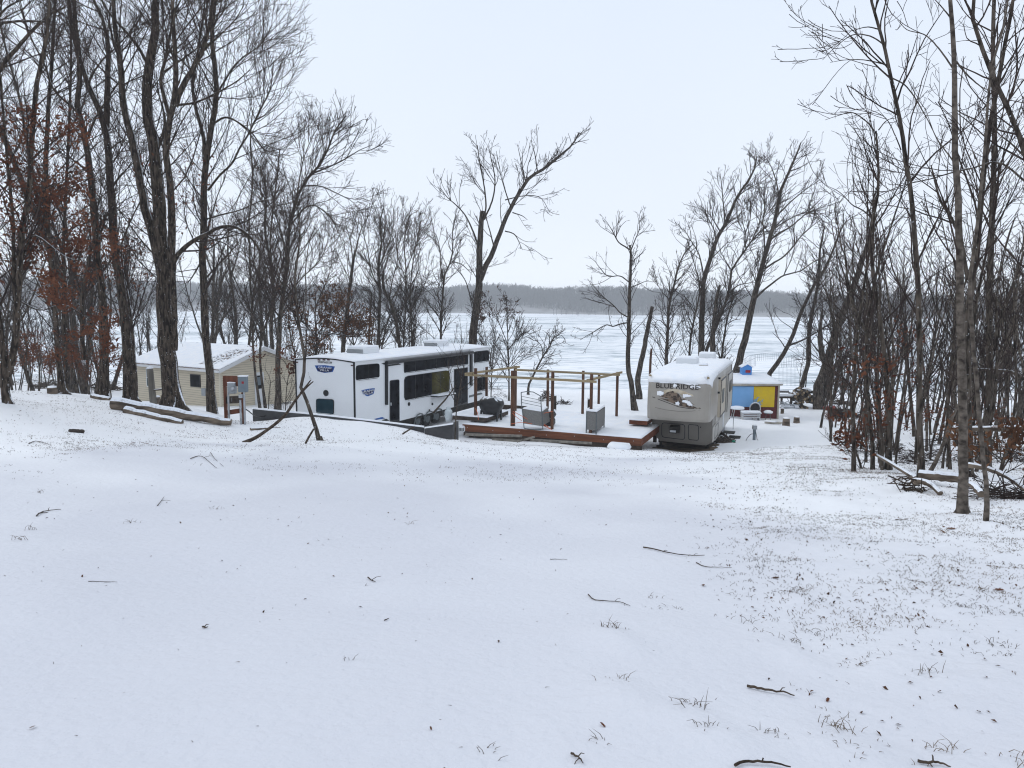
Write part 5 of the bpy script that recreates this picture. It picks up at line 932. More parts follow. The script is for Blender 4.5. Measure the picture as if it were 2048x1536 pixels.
a_, c_ = cfr(381, 748), cfr(402, 775); o = MB(cf).box(a_[0], c_[0], -.05, .02, c_[2], a_[2]).build('window', M['black'], cab); MB(cf).box(a_[0] + .05, c_[0] - .05, -.056, -.04, c_[2] + .05, a_[2] - .05).build('pane', M['glass'], o)
a_, c_ = cgb(508, 742), cgb(528, 808); o = MB(cf).box(-.02, .05, a_[1], c_[1], -.02, c_[2] * 0 + 2.05).build('door', M['white2'], cab); MB(cf).box(.05, .06, a_[1] + .18, c_[1] - .18, 1.0, 1.85).build('pane', M['glass'], o)
a_ = cgb(516, 752); MB(cf).box(.05, .2, a_[1] - .25, a_[1] + .2, 1.25, 1.75).build('meter_box', M['breaker'], cab)
a_ = cfr(411, 786); MB(cf).box(a_[0] - .18, a_[0] + .18, -.16, -.002, .75, 1.2).build('utility_box', M['metergrey'], cab)
b = MB(cf); b.tube([(-.55, -.1, .1), (-.55, -.1, .75), (-.55, -.1, .8), (-.4, -.1, .8)], .03, 8); b.build('pipe', M['gutter'], cab)
# ================================================================== blue and yellow shed
SO = np.array([15.82, 41.77, -6.55]); sf = frame(SO, 0); SW, SD, SH = 3.9, 2.4, 2.02
sd_ = thing('painted_shed', 'low snow roofed shed with a blue and a worn yellow panel over dark red brick', 'shed', SO, 0)
MB(sf).box(-SW, 0, 0, SD, -.1, SH).build('wall', M['brickred'], sd_)
zb = .72; xk = (hit(1507, 790, sf[0], np.array([0, 1., 0])) - SO)[0]
xr = (hit(1549, 790, sf[0], np.array([0, 1., 0])) - SO)[0]
MB(sf).box(-SW + .05, xk - .01, -.03, .01, zb, SH - .08).build('blue_panel', M['bluepaint'], sd_)
yp = MB(sf).box(xk + .01, xr, -.03, .01, zb, SH - .08).build('yellow_panel', M['yellow'], sd_)
MB(sf).box(-.07, .03, -.045, .05, -.1, SH).build('corner_trim', M['shedtrim'], sd_)
rf = MB(sf).hexa([(-SW - .2, -.22, SH - .06), (.12, -.16, SH - .0), (.12, SD + .1, SH + .25), (-SW - .2, SD + .1, SH + .25)], [(-SW - .2, -.22, SH + .1), (.14, -.22, SH + .1), (.12, SD + .1, SH + .41), (-SW - .2, SD + .1, SH + .41)]).build('roof', M['shedtrim'], sd_)
b = MB(sf); P = []; S = np.random.default_rng(6)
for j in range(10):
    for i in range(22):
        t = j / 9; x = -SW - .2 + (SW + .36 - .04 * t) * i / 21; e = min(i, 21 - i, j); P.append((x, -.22 + (SD + .32) * t, SH + .1 + .31 * t + (.035 if e == 0 else .085) + S.uniform(-.012, .012)))
n = len(P); P += [(p[0], p[1], SH + .103 + .31 * (k_ // 22) / 9) for k_, p in enumerate(P)]; Fc = [(j * 22 + i, j * 22 + i + 1, j * 22 + 23 + i, j * 22 + 22 + i) for j in range(9) for i in range(21)]
for i in range(21): Fc += [(i, i + 1, n + i + 1, n + i), (198 + i, 199 + i, n + 199 + i, n + 198 + i)]
for j in range(9): Fc += [(j * 22, j * 22 + 22, n + j * 22 + 22, n + j * 22), (j * 22 + 21, j * 22 + 43, n + j * 22 + 43, n + j * 22 + 21)]
b.raw(P, Fc).build('roof_snow', M['snowcap'], rf, smooth=True)
# little blue box house on the shed roof
q = hit(1494, 749, SO + np.array([0, 1.9, 0]), np.array([0, 1., 0])); z0 = SO[2] + SH + .50
bh = thing('box_house', 'little bright blue gabled box house with a red shutter on the shed roof', 'birdhouse', (q[0], SO[1] + 1.9, z0)); B0 = (np.array([q[0], SO[1] + 1.9, z0]), np.eye(3)); w2, h2 = .29, .44
b = MB(B0); b.raw([(-w2, 0, -.25), (w2, 0, -.25), (w2, .5, -.25), (-w2, .5, -.25), (-w2, 0, h2 - .02), (w2, 0, h2 - .02), (w2, .5, h2 - .02), (-w2, .5, h2 - .02), (0, 0, h2 + .14), (0, .5, h2 + .14)], [(0, 1, 5, 8, 4), (1, 2, 6, 5), (2, 3, 7, 9, 6), (3, 0, 4, 7), (4, 8, 9, 7), (5, 6, 9, 8), (3, 2, 1, 0)]); b.build('box', M['bluebox'], bh)
b = MB(B0); 
for s in (-1, 1): b.hexa([(0, -.06, h2 + .14), (s * (w2 + .07), -.06, h2 - .06), (s * (w2 + .07), .56, h2 - .06), (0, .56, h2 + .14)], [(0, -.06, h2 + .20), (s * (w2 + .07), -.06, h2), (s * (w2 + .07), .56, h2), (0, .56, h2 + .20)])
b.build('roof', M['snowcap'], bh); MB(B0).box(-.10, .20, -.02, .0, .06, .22).build('shutter', M['redpaint'], bh)
# ================================================================== retaining wall
rw = thing('retaining_wall', 'low dark grey retaining wall stepping down the slope in front of the white trailer', 'wall', (WALLP[3][0], WALLP[3][1], WALLP[3][2] - 1.2))
b = MB(); s_ = MB()
for A, B_ in zip(WALLP[:-1], WALLP[1:]):
    lo = 1.7; n_ = np.cross(nrm(B_ - A), UP) * -.09; b.hexa([A - UP * lo, B_ - UP * lo, B_ - UP * lo + n_, A - UP * lo + n_], [A, B_, B_ + n_, A + n_])
    s_.hexa([A + n_ * -.1 + UP * .002, B_ + n_ * -.1 + UP * .002, B_ + n_ * 1.3 + UP * .002, A + n_ * 1.3 + UP * .002], [A + UP * .05, B_ + UP * .05, B_ + n_ + UP * .05, A + n_ + UP * .05])
b.build('wall', M['concrete'], rw); s_.build('snow_cap', M['snowcap'], rw)
A, B_ = WALL2; n_ = np.array([.02, .1, 0]); b = MB(); b.hexa([A - UP * 1.3, B_ - UP * 1.3, B_ - UP * 1.3 + n_, A - UP * 1.3 + n_], [A, B_, B_ + n_, A + n_]); C2 = B_ + np.array([.14, 1.1, -.05]); b.hexa([B_ - UP * 1.3 + n_, C2 - UP * 1.3, C2 - UP * 1.3 + (-.1, 0, 0), B_ - UP * 1.3 + n_ + (-.1, 0, 0)], [B_ + n_, C2, C2 + (-.1, 0, 0), B_ + n_ + (-.1, 0, 0)]); b.build('wall_panel', M['concrete'], rw)
s_ = MB(); s_.hexa([A + UP * .002, B_ + UP * .002, B_ + n_ + UP * .002, A + n_ + UP * .002], [A + UP * .045, B_ + UP * .045, B_ + n_ + UP * .045, A + n_ + UP * .045]); s_.build('snow_cap', M['snowcap'], rw)
# ================================================================== deck
DZ = -4.9; DR = atZ(1283, 876, DZ); DE_ = atZ(925, 847, DZ); de = nrm(DR - DE_); db = np.array([-de[1], de[0], 0]); DLn = np.linalg.norm(DR - DE_); dfr = (DR, np.array([de, db, UP])); DD = 5.35
dl = lambda px, py, z=DZ: (atZ(px, py, z) - DR) @ dfr[1].T
dk = thing('deck', 'low red brown wooden deck under snow between the white trailer and the tan camper', 'deck', DR - UP * .4, math.atan2(de[1], de[0]))
MB(dfr).box(-DLn, 0, .0, .045, -.31, -.03).build('fascia_board', M['fascia'], dk); MB(dfr).box(-.045, 0, .046, DD, -.31, -.03).build('fascia_board', M['redwood'], dk); MB(dfr).box(-DLn, -DLn + .045, .046, DD, -.31, -.03).build('fascia_board', M['redwood'], dk)
b = MB(dfr); nb = 36
for i in range(nb): y0 = .05 + i * (DD - .05) / nb; b.box(-DLn + .05, -.05, y0, y0 + (DD - .05) / nb - .008, -.07, -.032)
b.build('deck_boards', M['redwood'], dk)
MB(dfr).box(-DLn, 0.0, .09, .16, -.52, -.311).build('support_beam', M['darkwood'], dk)
for t in (.05, .3, .55, .8, .97):
    for y_ in (.3, 4.3): MB(dfr).box(-DLn * t - .07, -DLn * t + .07, y_, y_ + .14, -.95, -.32).build('support_post', M['darkwood'], dk)
b = MB(dfr)
for i in range(7): x = -DLn * (.04 + .155 * i); b.lathe((x, -.006, -.14 - .05 * (i % 2)), [(.016, 0), (.016, .012)], 8, 'y')
b.build('bolt_heads', M['metal'], dk)
b = MB(dfr); P = []; S = np.random.default_rng(8); nx_, ny_ = 60, 40
for j in range(ny_):
    for i in range(nx_): x = -DLn + .005 + (DLn - .01) * i / (nx_ - 1); y = .012 + (DD - .02) * j / (ny_ - 1); e = min(i, nx_ - 1 - i, j, ny_ - 1 - j); P.append((x, y, -.028 + (.012 if e == 0 else .045) + S.uniform(-.006, .006) - .009 * (j % 2)))
n = len(P); P += [(p[0], p[1], -.029) for p in P]; Fc = [(j * nx_ + i, j * nx_ + i + 1, (j + 1) * nx_ + i + 1, (j + 1) * nx_ + i) for j in range(ny_ - 1) for i in range(nx_ - 1)]
for i in range(nx_ - 1): k_ = (ny_ - 1) * nx_ + i; Fc += [(i, i + 1, n + i + 1, n + i), (k_, k_ + 1, n + k_ + 1, n + k_)]
for j in range(ny_ - 1): a = j * nx_; c_ = a + nx_ - 1; Fc += [(a, a + nx_, n + a + nx_, n + a), (c_, c_ + nx_, n + c_ + nx_, n + c_)]
b.raw(P, Fc).build('snow_cover', M['snowcap'], dk, smooth=True)
def platform(label, x0, x1, y0, y1, z, slots=False):
    o = thing('step_platform', label, 'platform', DR + dfr[1].T @ np.array([(x0 + x1) / 2, y0, -.02]), math.atan2(de[1], de[0])); MB(dfr).box(x0, x1, y0, y1, z - .17, z).build('frame', M['redwood'] if slots else M['darkwood'], o)
    b = MB(dfr); nb_ = 7
    for i in range(nb_): a = y0 + (y1 - y0) * i / nb_; b.box(x0 - .02, x1 + .02, a, a + (y1 - y0) / nb_ - .03, z + .003, z + .05)
    b.build('snow_cover', M['snowcap'], o)
a_ = dl(1258.5, 838, DZ + .3); platform('raised red brown step platform against the left flank of the tan camper', a_[0], a_[0] + .75, a_[1], a_[1] + 1.1, .26, True)
a_ = dl(905, 829, DZ + .28); c_ = dl(950, 832, DZ + .28); platform('snow striped entry platform below the sliding door of the white trailer', a_[0], a_[0] + 1.6, a_[1], a_[1] + 2.3, .24)
a_ = dl(985, 812, DZ + .05); c_ = dl(1068, 812, DZ + .05); o = MB(dfr).box(a_[0], c_[0], a_[1], a_[1] + .12, -.3, .14).build('border_timber', M['darkwood'], origin=None); tag(o, 'long black border timber lying beyond the back edge of the deck', 'timber')
# pergola
pg = thing('pergola_frame', 'open pergola frame of stained posts and pale new beams standing on the deck', 'pergola', DR + dfr[1].T @ np.array([-DLn / 2, .3, 0]), math.atan2(de[1], de[0]))
def post(bx_, by, tx, ty, w=.10, zb=DZ + .0, m='postred'):
    A = atZ(bx_, by, zb); B_ = atY(tx, ty, A[1]); B_[0] = B_[0] * .5 + A[0] * .5; fr_ = (A, np.array([de, db, UP])); h = B_[2] - A[2]; MB(fr_).box(-w / 2, w / 2, -w / 2, w / 2, -.02, h).build('post', M[m], pg); return A, A + UP * h
post(951, 844, 952, 736.5); pA = post(1025.6, 852, 1030, 741.5, .15); post(1104, 859, 1107, 743.5); post(1181, 866, 1184.5, 748)
post(1095, 818, 1099, 739); post(1165, 828, 1169, 741.5); post(1233, 833, 1236.5, 744); post(1197, 814, 1200, 747); post(973, 806, 973, 734)
A = atZ(1030, 822, DZ); fr_ = (A, np.array([de, db, UP])); MB(fr_).box(-.06, .06, -.06, .06, 0, atY(1032, 731.5, A[1])[2] - A[2]).build('post', M['postred'], pg)
def beam(p, q, y0, y1, w=.045, h=.095):
    A = atY(*p, y0); B_ = atY(*q, y1); MB().bar(A, B_, w, h).build('beam', M['lumber'], pg)
yA = atZ(951, 844, DZ)[1]; yD = atZ(1181, 866, DZ)[1]; yB = atZ(1030, 822, DZ)[1]; yC = atZ(1233, 833, DZ)[1]
beam((930, 749.5), (1193, 763.5), yA - .12, yD - .2); beam((930, 748), (1039, 733.5), yA + .1, yB + .2); beam((1030, 739.5), (1240, 750), yB - .25, yC - .1); beam((1174, 761), (1244, 744.5), yD + .1, yC + .35)
# short bollard posts beyond the deck
for (x, y0, y1, lab) in ((1109.5, 820, 791, 'short dark post just behind the second front pergola post'), (1178, 816, 798, 'short dark post seen between pergola posts over the fabric sided cube')):
    A = atZ(x, y0, DZ); h = (y0 - y1) * A[1] / F; o = thing('bollard_post', lab, 'post', A); MB((A, np.eye(3))).box(-.07, .07, -.07, .07, -.3, h).build('shaft', M['darkwood'], o); MB((A, np.eye(3))).box(-.09, .09, -.09, .09, h + .002, h + .05).build('snow_cap', M['snowcap'], o)
# grill under a cover
g_ = atZ(983, 841, DZ); gf = (g_, np.array([nrm(de), db, UP])); gr_ = thing('covered_grill', 'barbecue grill under a snow dusted black vinyl cover at the left end of the deck', 'grill', g_, math.atan2(de[1], de[0]))
P = []; S = np.random.default_rng(12)
rings_ = [(.26, .40, .24), (.40, .46, .30), (.52, .58, .36), (.70, .66, .38), (.86, .62, .36), (.98, .52, .30), (1.02, .34, .16)]
for z, rx_, ry_ in rings_:
    for k_ in range(22): a = 2 * PI * k_ / 22; c_, s2 = math.cos(a), math.sin(a); ex = .55; P.append((np.sign(c_) * abs(c_) ** ex * rx_ * .80, np.sign(s2) * abs(s2) ** ex * ry_, z + S.uniform(-.03, .03) - .08 * (c_ > .5) * (z > .9) + .04 * math.sin(5 * a) * (z < .6)))
Fc = [(j * 22 + i, j * 22 + (i + 1) % 22, j * 22 + 22 + (i + 1) % 22, j * 22 + 22 + i) for j in range(len(rings_) - 1) for i in range(22)] + [tuple(range(21, -1, -1)), tuple(range(len(P) - 22, len(P)))]
MB(gf).raw(P, Fc).build('cover', M['cover'], gr_, smooth=True)
for x, y in ((-.4, -.2), (.35, -.2), (.35, .22), (-.4, .22)): MB(gf).box(x - .03, x + .03, y - .03, y + .03, -.02, .45).build('leg', M['black'], gr_)
# metal framed lounge leaned up with fabric
A = atZ(1046, 858, DZ); lf = (A, np.array([de, db, UP])); lg = thing('sling_lounger', 'upright grey sling lounger with a bare curved top rail, tied near the deck front', 'lounger', A, math.atan2(de[1], de[0]))
k_ = A[1] / F; b = MB(lf); hh = 1.50; W_ = .80
b.tube([(.05, .0, .02), (-.02, .05, .45), (-.12, .12, .98), (-.17, .18, hh - .05)], .020, 8); b.tube([(.05 + W_, .0, .02), (W_ - .0, .05, .45), (W_ - .08, .12, .98), (W_ - .13, .18, hh - .15)], .020, 8)
b.tube([(-.17, .18, hh - .05), (.1, .2, hh), (.35, .2, hh - .01), (W_ - .13, .18, hh - .15)], .018, 8)
for z in (1.0, 1.12, 1.25): b.tube([(-.13, .14, z + .05), (W_ - .1, .14, z - .06)], .010, 6)
b.tube([(.05, .0, .03), (.3, .0, -.03 + .04), (W_, .0, .04)], .018, 8); b.build('frame', M['frame'], lg)
b = MB(lf); b.hexa([(.03, .02, .22), (W_ + .02, .02, .17), (W_ + .14, .55, .30), (.12, .55, .30)], [(-.09, .11, .80), (W_ - .05, .11, .73), (W_ + .06, .55, .86), (.02, .55, .84)]); b.build('sling', M['sling'], lg)
b = MB(lf); b.hexa([(-.08, .12, .803), (W_ - .05, .12, .733), (W_ + .05, .54, .863), (.02, .54, .843)], [(-.06, .14, .84), (W_ - .07, .14, .77), (W_ + .03, .52, .90), (.04, .52, .88)]); b.build('snow_cap', M['snowcap'], lg)
# bundle of dark cushions beside it
A2 = atZ(1094, 853, DZ); b = MB((A2, np.array([de, db, UP]))); b.box(-.26, .22, .0, .5, .0, .34, .1); b.box(-.2, .26, .05, .5, .33, .6, .12); o = thing('folded_cushions', 'dark folded cushions dusted with snow, heaped right of the sling lounger', 'cushions', A2, math.atan2(de[1], de[0])); b.build('cushion', M['cover'], o)
b = MB((A2, np.array([de, db, UP]))); b.box(-.18, .22, .1, .48, .59, .66, .05); b.build('snow_cap', M['snowcap'], o)
# orange cord wound between the posts
cd = MB(); pt = lambda x, y, z: atZ(x, y, z); S = np.random.default_rng(2)
def cord(pp, r=.011):
    P, _ = resample(np.array(pp), np.full(len(pp), r), 20); cd.tube(P, r, 5)
q1 = lambda x, y, dY=0.: atY(x, y, 28.2 + dY)
cord([q1(1026, 823, .4), q1(1040, 830), q1(1054, 838, -.1), q1(1066, 848, -.1), q1(1085, 851), q1(1100, 858, -.2)]); cord([q1(1022, 848, .2), q1(1032, 846, 0), q1(1046, 844.5, -.1), q1(1062, 847, -.2), q1(1082, 846, -.2), q1(1096, 853, -.3)])
cord([q1(1044, 842), q1(1033, 834, .1), q1(1025, 826, .3)]); cord([q1(1082, 828, -.2), q1(1094, 825, -.2), q1(1105, 823, -.4)]); cord([q1(1080, 843, -.3), q1(1092, 851, -.3), q1(1104, 860, -.5)]); cord([q1(1078, 826, -.2), q1(1080, 840, -.2), q1(1084, 848, -.2), q1(1096, 856, -.3)])
cord([q1(951, 817, .9), q1(955, 826, .8), q1(957, 840, .8)]); o = cd.build('extension_cord', M['orange']); tag(o, 'orange cord strung between pergola posts around the sling lounger', 'cord')
# fabric sided cube
A = atZ(1172.5, 866, DZ); B_ = atZ(1190, 868, DZ); C_ = atZ(1206, 855, DZ); e1 = nrm(B_ - A); e2 = nrm(C_ - B_); w_ = np.linalg.norm(B_ - A) * 1.12; d_ = np.linalg.norm(C_ - B_); h = .86
qf = (A, np.array([e1, e2, UP])); cu_ = thing('patio_cube_table', 'grey fabric sided cube table, snow on top, behind the right front pergola post', 'table', A)
for x, y in ((0, 0), (w_, 0), (w_, d_), (0, d_)): MB(qf).box(x - .022, x + .022, y - .022, y + .022, -.02, h).build('leg', M['frame'], cu_)
b = MB(qf); b.box(.022, w_ - .022, -.012, .012, .14, h - .02); b.box(.022, w_ - .022, d_ - .012, d_ + .012, .14, h - .02); b.box(w_ - .012, w_ + .012, .022, d_ - .022, .12, h - .02); b.box(-.012, .012, .022, d_ - .022, .12, h - .02); b.build('fabric_panel', M['sling'], cu_)
MB(qf).box(-.03, w_ + .03, -.03, d_ + .03, h + .002, h + .09, .04).build('snow_cap', M['snowcap'], cu_)
# propane tank, blower, boards in front of the deck
l_ = (sp_(896, 838) - tf[0]) @ tf[1].T; A = atZ(897, 838, -4.98); pr = thing('propane_tank', 'white propane tank standing beside the trailer wheels', 'tank', A); T_ = (A, np.eye(3))
MB(T_).lathe((0, 0, 0), [(.12, -.1), (.14, .02), (.17, .08), (.175, .3), (.165, .36), (.12, .42), (.05, .44)], 20).build('tank', M['tank'], pr, smooth=True); MB(T_).lathe((0, 0, .42), [(.09, 0), (.1, .02), (.1, .11), (.085, .11)], 16).build('collar', M['tank'], pr)
A = atZ(923, 858, -4.85); o = thing('wicker_basket', 'upturned white slotted crate at the left corner of the deck', 'crate', A); T_ = (A, np.eye(3)); b = MB(T_); b.box(-.14, .14, -.1, .12, -.12, .12, .06); b.build('shell', M['plastic_white'], o); b = MB(T_)
for i in range(4): b.box(-.095 + i * .055, -.07 + i * .055, -.107, -.09, -.06, .06)
b.build('slots', M['black'], o); o.name = 'slotted_crate'
boards = [([(931, 869), (1044, 872)], 'weathered_plank', 'snowy plank lying in front of the deck, left part', 25.8), ([(1060, 880), (1184, 886.5)], 'weathered_plank', 'long pale plank lying against the snow below the deck front', 26.2), ([(1035, 883), (1068, 874)], 'weathered_plank', 'short tan board tilted against the snow below the lounger', 25.9), ([(985, 878), (1040, 882)], 'weathered_plank', 'half buried brown timber below the deck fascia', 25.7)]
for pp, nm, lab, Y_ in boards: A = atY(*pp[0], Y_); B_ = atY(*pp[1], Y_ - .3); b = MB(); b.bar(A, B_, .14, .07); tag(b.build(nm, M['rustpost']), lab, 'plank')
A = atY(1236, 893, 25.75); A[2] = gzf(A[0], A[1]); b = MB((A, np.array([de, db, UP]))); b.box(-.42, .42, -.1, .45, -.05, .22, .12); o = thing('snow_covered_step', 'block rounded over with snow in front of the deck right end', 'step', A, 0); b.build('snow_cap', M['snowcap'], o, smooth=True); MB((A, np.array([de, db, UP]))).box(-.38, .38, -.05, .4, -.2, .04).build('base', M['darkwood'], o)
# ================================================================== meter post stand
Yu = G(448, 838)[1]; Yr = G(487, 849)[1] + .0
zf_ = lambda px, py, Y: atY(px, py, Y)
us = thing('meter_stand', 'brown post stand carrying a round electric meter and a grey breaker box', 'utility stand', G(466, 845))
def pbox(px0, py0, px1, py1, Y, th, name, m, par, bev=0., down=0.):
    A = atY(px0, py0, Y); B_ = atY(px1, py1, Y); return MB().box(A[0], B_[0], Y, Y + th, B_[2] - down, A[2], bev).build(name, M[m], par)
Yu = 25.2; Yr = 24.4
pbox(445.5, 752, 452.5, 838, Yu, .15, 'post', 'redwood', us, down=.3); pbox(482.5, 785, 489.5, 849, Yr + .3, .14, 'post', 'redwood', us, down=.3)
A = atY(452, 752, Yu); B_ = atY(472, 752, Yr + .5); b = MB(); b.bar(atY(449, 762, Yu + .05), atY(489, 762, Yr + .42), .05, .36); b.build('cross_board', M['redwood'], us); b = MB(); b.bar(atY(452, 825.5, Yu + .05), atY(487, 820.5, Yr + .42), .05, .17); b.build('cross_board', M['redwood'], us)
b = MB(); b.bar(atY(452, 800, Yu + .08), atY(487, 799, Yr + .42), .03, .26); b.build('cross_board', M['darkwood'], us)
mb_ = pbox(453.5, 766.5, 470.5, 787.5, Yu - .32, .2, 'meter_box', 'metergrey', us, .03); A = atY(466, 777.5, Yu - .34); MB().lathe((A[0], A[1] - .07, A[2]), [(.05, 0), (.075, .03), (.08, .1)], 18, 'y').build('meter_glass', M['metal'], mb_)
bb_ = pbox(475, 753.5, 493, 784.5, Yr - .02, .2, 'breaker_box', 'breaker', us, .015); pbox(483, 763, 487.5, 767.5, Yr - .03, .01, 'warning_label', 'redpaint', bb_); pbox(475, 751.3, 493, 753.4, Yr - .01, .19, 'snow_cap', 'snowcap', bb_); pbox(453.8, 764.6, 470, 766.4, Yu - .3, .18, 'snow_cap', 'snowcap', mb_)
pbox(463, 795.5, 471, 803.5, Yu - .1, .1, 'junction_box', 'metergrey', us); pbox(477, 789, 485, 796, Yr + .02, .12, 'outlet_box', 'metal', us)
for x, y0, y1, Y_ in ((456.5, 787, 840, Yu - .22), (480.5, 800, 849, Yr + .1), (488, 784, 849, Yr + .08)): A = atY(x, y0, Y_); B_ = atY(x, y1, Y_); MB().tube([A, (A[0], A[1], B_[2] - .2)], .036, 10).build('conduit', M['metal'], us)
b = MB(); P, _ = resample([atY(489, 817, Yr + .2), atY(497, 822, 24.8), atY(506, 829, 25.6), atY(518, 832.5, 26.6), atY(532, 831.5, 27.3), atY(545, 826, 27.9), atY(555, 819, 28.3), atY(572, 822, 29)], np.full(8, .02), 40); b.tube(P, .022, 7); o = b.build('power_cable', M['cable']); tag(o, 'black power cable drooping from the meter stand over the end of the grey wall', 'cable')
# ================================================================== old leaning post with shelf, near the thickest trunk
A = G(308, 812); o = thing('leaning_post', 'old grey leaning post with a nailed shelf board, left of the thickest trunk', 'post', A); b = MB(); b.tube([A - UP * .2, atY(304, 780, A[1]), atY(300, 738, A[1])], [.13, .12, .11], 10); b.build('post', M['rustpost'], o)
b = MB(); b.bar(atY(308, 780, A[1] - .05), atY(334, 777.5, A[1] + .1), .22, .05); b.build('shelf', M['deadwood'], o); A2 = atY(300, 736.5, A[1]); MB().lathe((A2[0], A2[1], A2[2]), [(.12, 0), (.11, .04), (.03, .08)], 12).build('snow_cap', M['snowcap'], o)
# ================================================================== logs, stumps, planks
def log(name, lab, a, c_, r0, r1, Ya=None, Yc=None, m='deadwood', cat='log', bend=.0, sink=.3, k=12, group=None):
    A = G(*a) if Ya is None else atY(a[0], a[1], Ya); B_ = G(*c_) if Yc is None else atY(c_[0], c_[1], Yc); S_ = np.random.default_rng(abs(int(a[0]))); n = 14; t = np.linspace(0, 1, n)[:, None]
    P = A * (1 - t) + B_ * t; P[:, 2] += np.linspace(r0, r1, n) * (1 - sink); P += S_.normal(0, r0 * .05, P.shape); P[:, 2] += bend * np.sin(PI * t[:, 0]); R_ = np.linspace(r0, r1, n) * S_.uniform(.9, 1.1, n); b = MB(); b.tube(P, R_, k); o = b.build(name, M[m], smooth=False); tag(o, lab, cat, group); return o
log('fallen_log', 'long fallen trunk under snow in front of the thickest tree, pointing at the meter stand', (226, 818), (462, 852), .22, .13, sink=.1)
log('fallen_log', 'shorter log buried in snow alongside the long fallen trunk', (252, 826), (364, 849), .16, .11, sink=.6)
log('fallen_log', 'thin fallen log lying between two trunk bases left of the cabin', (186, 797), (220, 803), .12, .1)
def stump(lab, px, py, w, h, group=None, m='deadwood', Y=None):
    A = G(px, py) if Y is None else atY(px, py, Y); k = A[1] / F; r = w * k / 2; hh = h * k; o = thing('stump', lab, 'stump', A, 0, group); T_ = (A, np.eye(3)); MB(T_).lathe((0, 0, 0), [(r * 1.12, -.15), (r * 1.05, hh * .2), (r, hh * .6), (r * .95, hh)], 14).build('bark', M[m], o); MB(T_).lathe((0, 0, hh + .002), [(r * .92, 0), (r * .85, .05), (r * .3, .07)], 14).build('snow_cap', M['snowcap'], o)
stump('cut stump with a snow cap left of the twin snow streaked trunks', 105, 789, 18, 14); stump('larger cut log stump standing in front of the painted shed corner', 1572, 851.5, 14, 15); stump('smaller cut log stump standing alone right of the shed', 1593, 845, 11.5, 11)
stump('thin round post stub by the right wall of the shed', 1564.5, 826, 6.5, 9); stump('red brown stump beside the brush pile at right', 1702, 849, 9.5, 11); stump('low log section standing on end by the old leaning post', 316, 808, 9, 14); stump('snow topped log section in front of the cabin dark window', 380, 808, 12, 9)
o = log('plank', 'short dark plank lying flat on the snow at left', (139, 866), (168, 867), .05, .05, m='darkwood', cat='plank', k=4, sink=0)
# woodpile
A = G(1608, 816); S = np.random.default_rng(21); n_ = 0
wp = thing('firewood_heap', 'snow topped heap of split firewood beyond the shed', 'firewood', A); ends = MB(); logs_ = MB()
for i in range(46):
    ly = S.uniform(0, 1.45) ; wx = S.uniform(-1, 1) * (1.02 - ly * .42); r = S.uniform(.07, .13); c_ = A + np.array([wx, S.uniform(-.35, .5), .06 + ly * .8]); d_ = nrm(np.array([S.normal(0, .45), -1, S.normal(0, .3)])) * .28; lo_ = MB().tube([c_ + d_, c_ - d_], r, 7).build('split_log', M['darkwood'], wp); MB().tube([c_ + d_ * 1.0, c_ + d_ * 1.04], r * .85, 7).build('cut_end', M['woodend'], lo_)
b = MB()
for i in range(16): c_ = A + np.array([S.uniform(-.7, .7), S.uniform(-.3, .4), 0]); c_[2] = A[2] + 1.32 - abs(c_[0] - A[0]) * .6; b.lathe(tuple(c_), [(.01, -.02), (S.uniform(.12, .24), 0), (.12, .06), (.02, .08)], 9)
b.build('snow_cap', M['snowcap'], wp)
# stacked dock frames and snowy bench right behind the shed
o = thing('picnic_bench', 'dark bench and table slab under snow between the shed and the firewood', 'bench', G(1575, 812)); Yb = G(1575, 815)[1]
for (x0, x1, y0, y1, m, nm) in ((1559, 1578, 782.5, 785.5, 'darkwood', 'backrest'), (1558, 1588, 793.5, 797, 'darkwood', 'seat'), (1562, 1565, 797, 812, 'darkwood', 'leg'), (1581, 1584, 797, 812, 'darkwood', 'leg')): pbox(x0, y0, x1, y1, Yb, .45 if nm == 'seat' else .1, nm, m, o)
pbox(1558, 788.5, 1588, 793.3, Yb + .02, .42, 'snow_cap', 'snowcap', o, .04); pbox(1559, 779.5, 1578, 782.3, Yb, .1, 'snow_cap', 'snowcap', o)
o = thing('metal_dock_rack', 'heap of grey metal dock frames lying under snow in front of the firewood', 'dock frames', G(1575, 818)); b = MB(); Yb = G(1575, 816)[1] - .4
for a, c_ in (((1556, 814), (1598, 817)), ((1560, 808), (1600, 810)), ((1558, 803), (1590, 812)), ((1565, 801), (1572, 817)), ((1575, 797), (1583, 816)), ((1585, 803), (1590, 817)), ((1556, 811), (1575, 803)), ((1590, 800), (1597, 806))): b.tube([atY(*a, Yb), atY(*c_, Yb + .3)], .03, 6)
b.build('frame_rails', M['dock'], o); b = MB(); b.tube([atY(1560, 812.5, Yb + .2), atY(1596, 814, Yb + .4)], .12, 8); b.build('snow_cap', M['snowcap'], o)
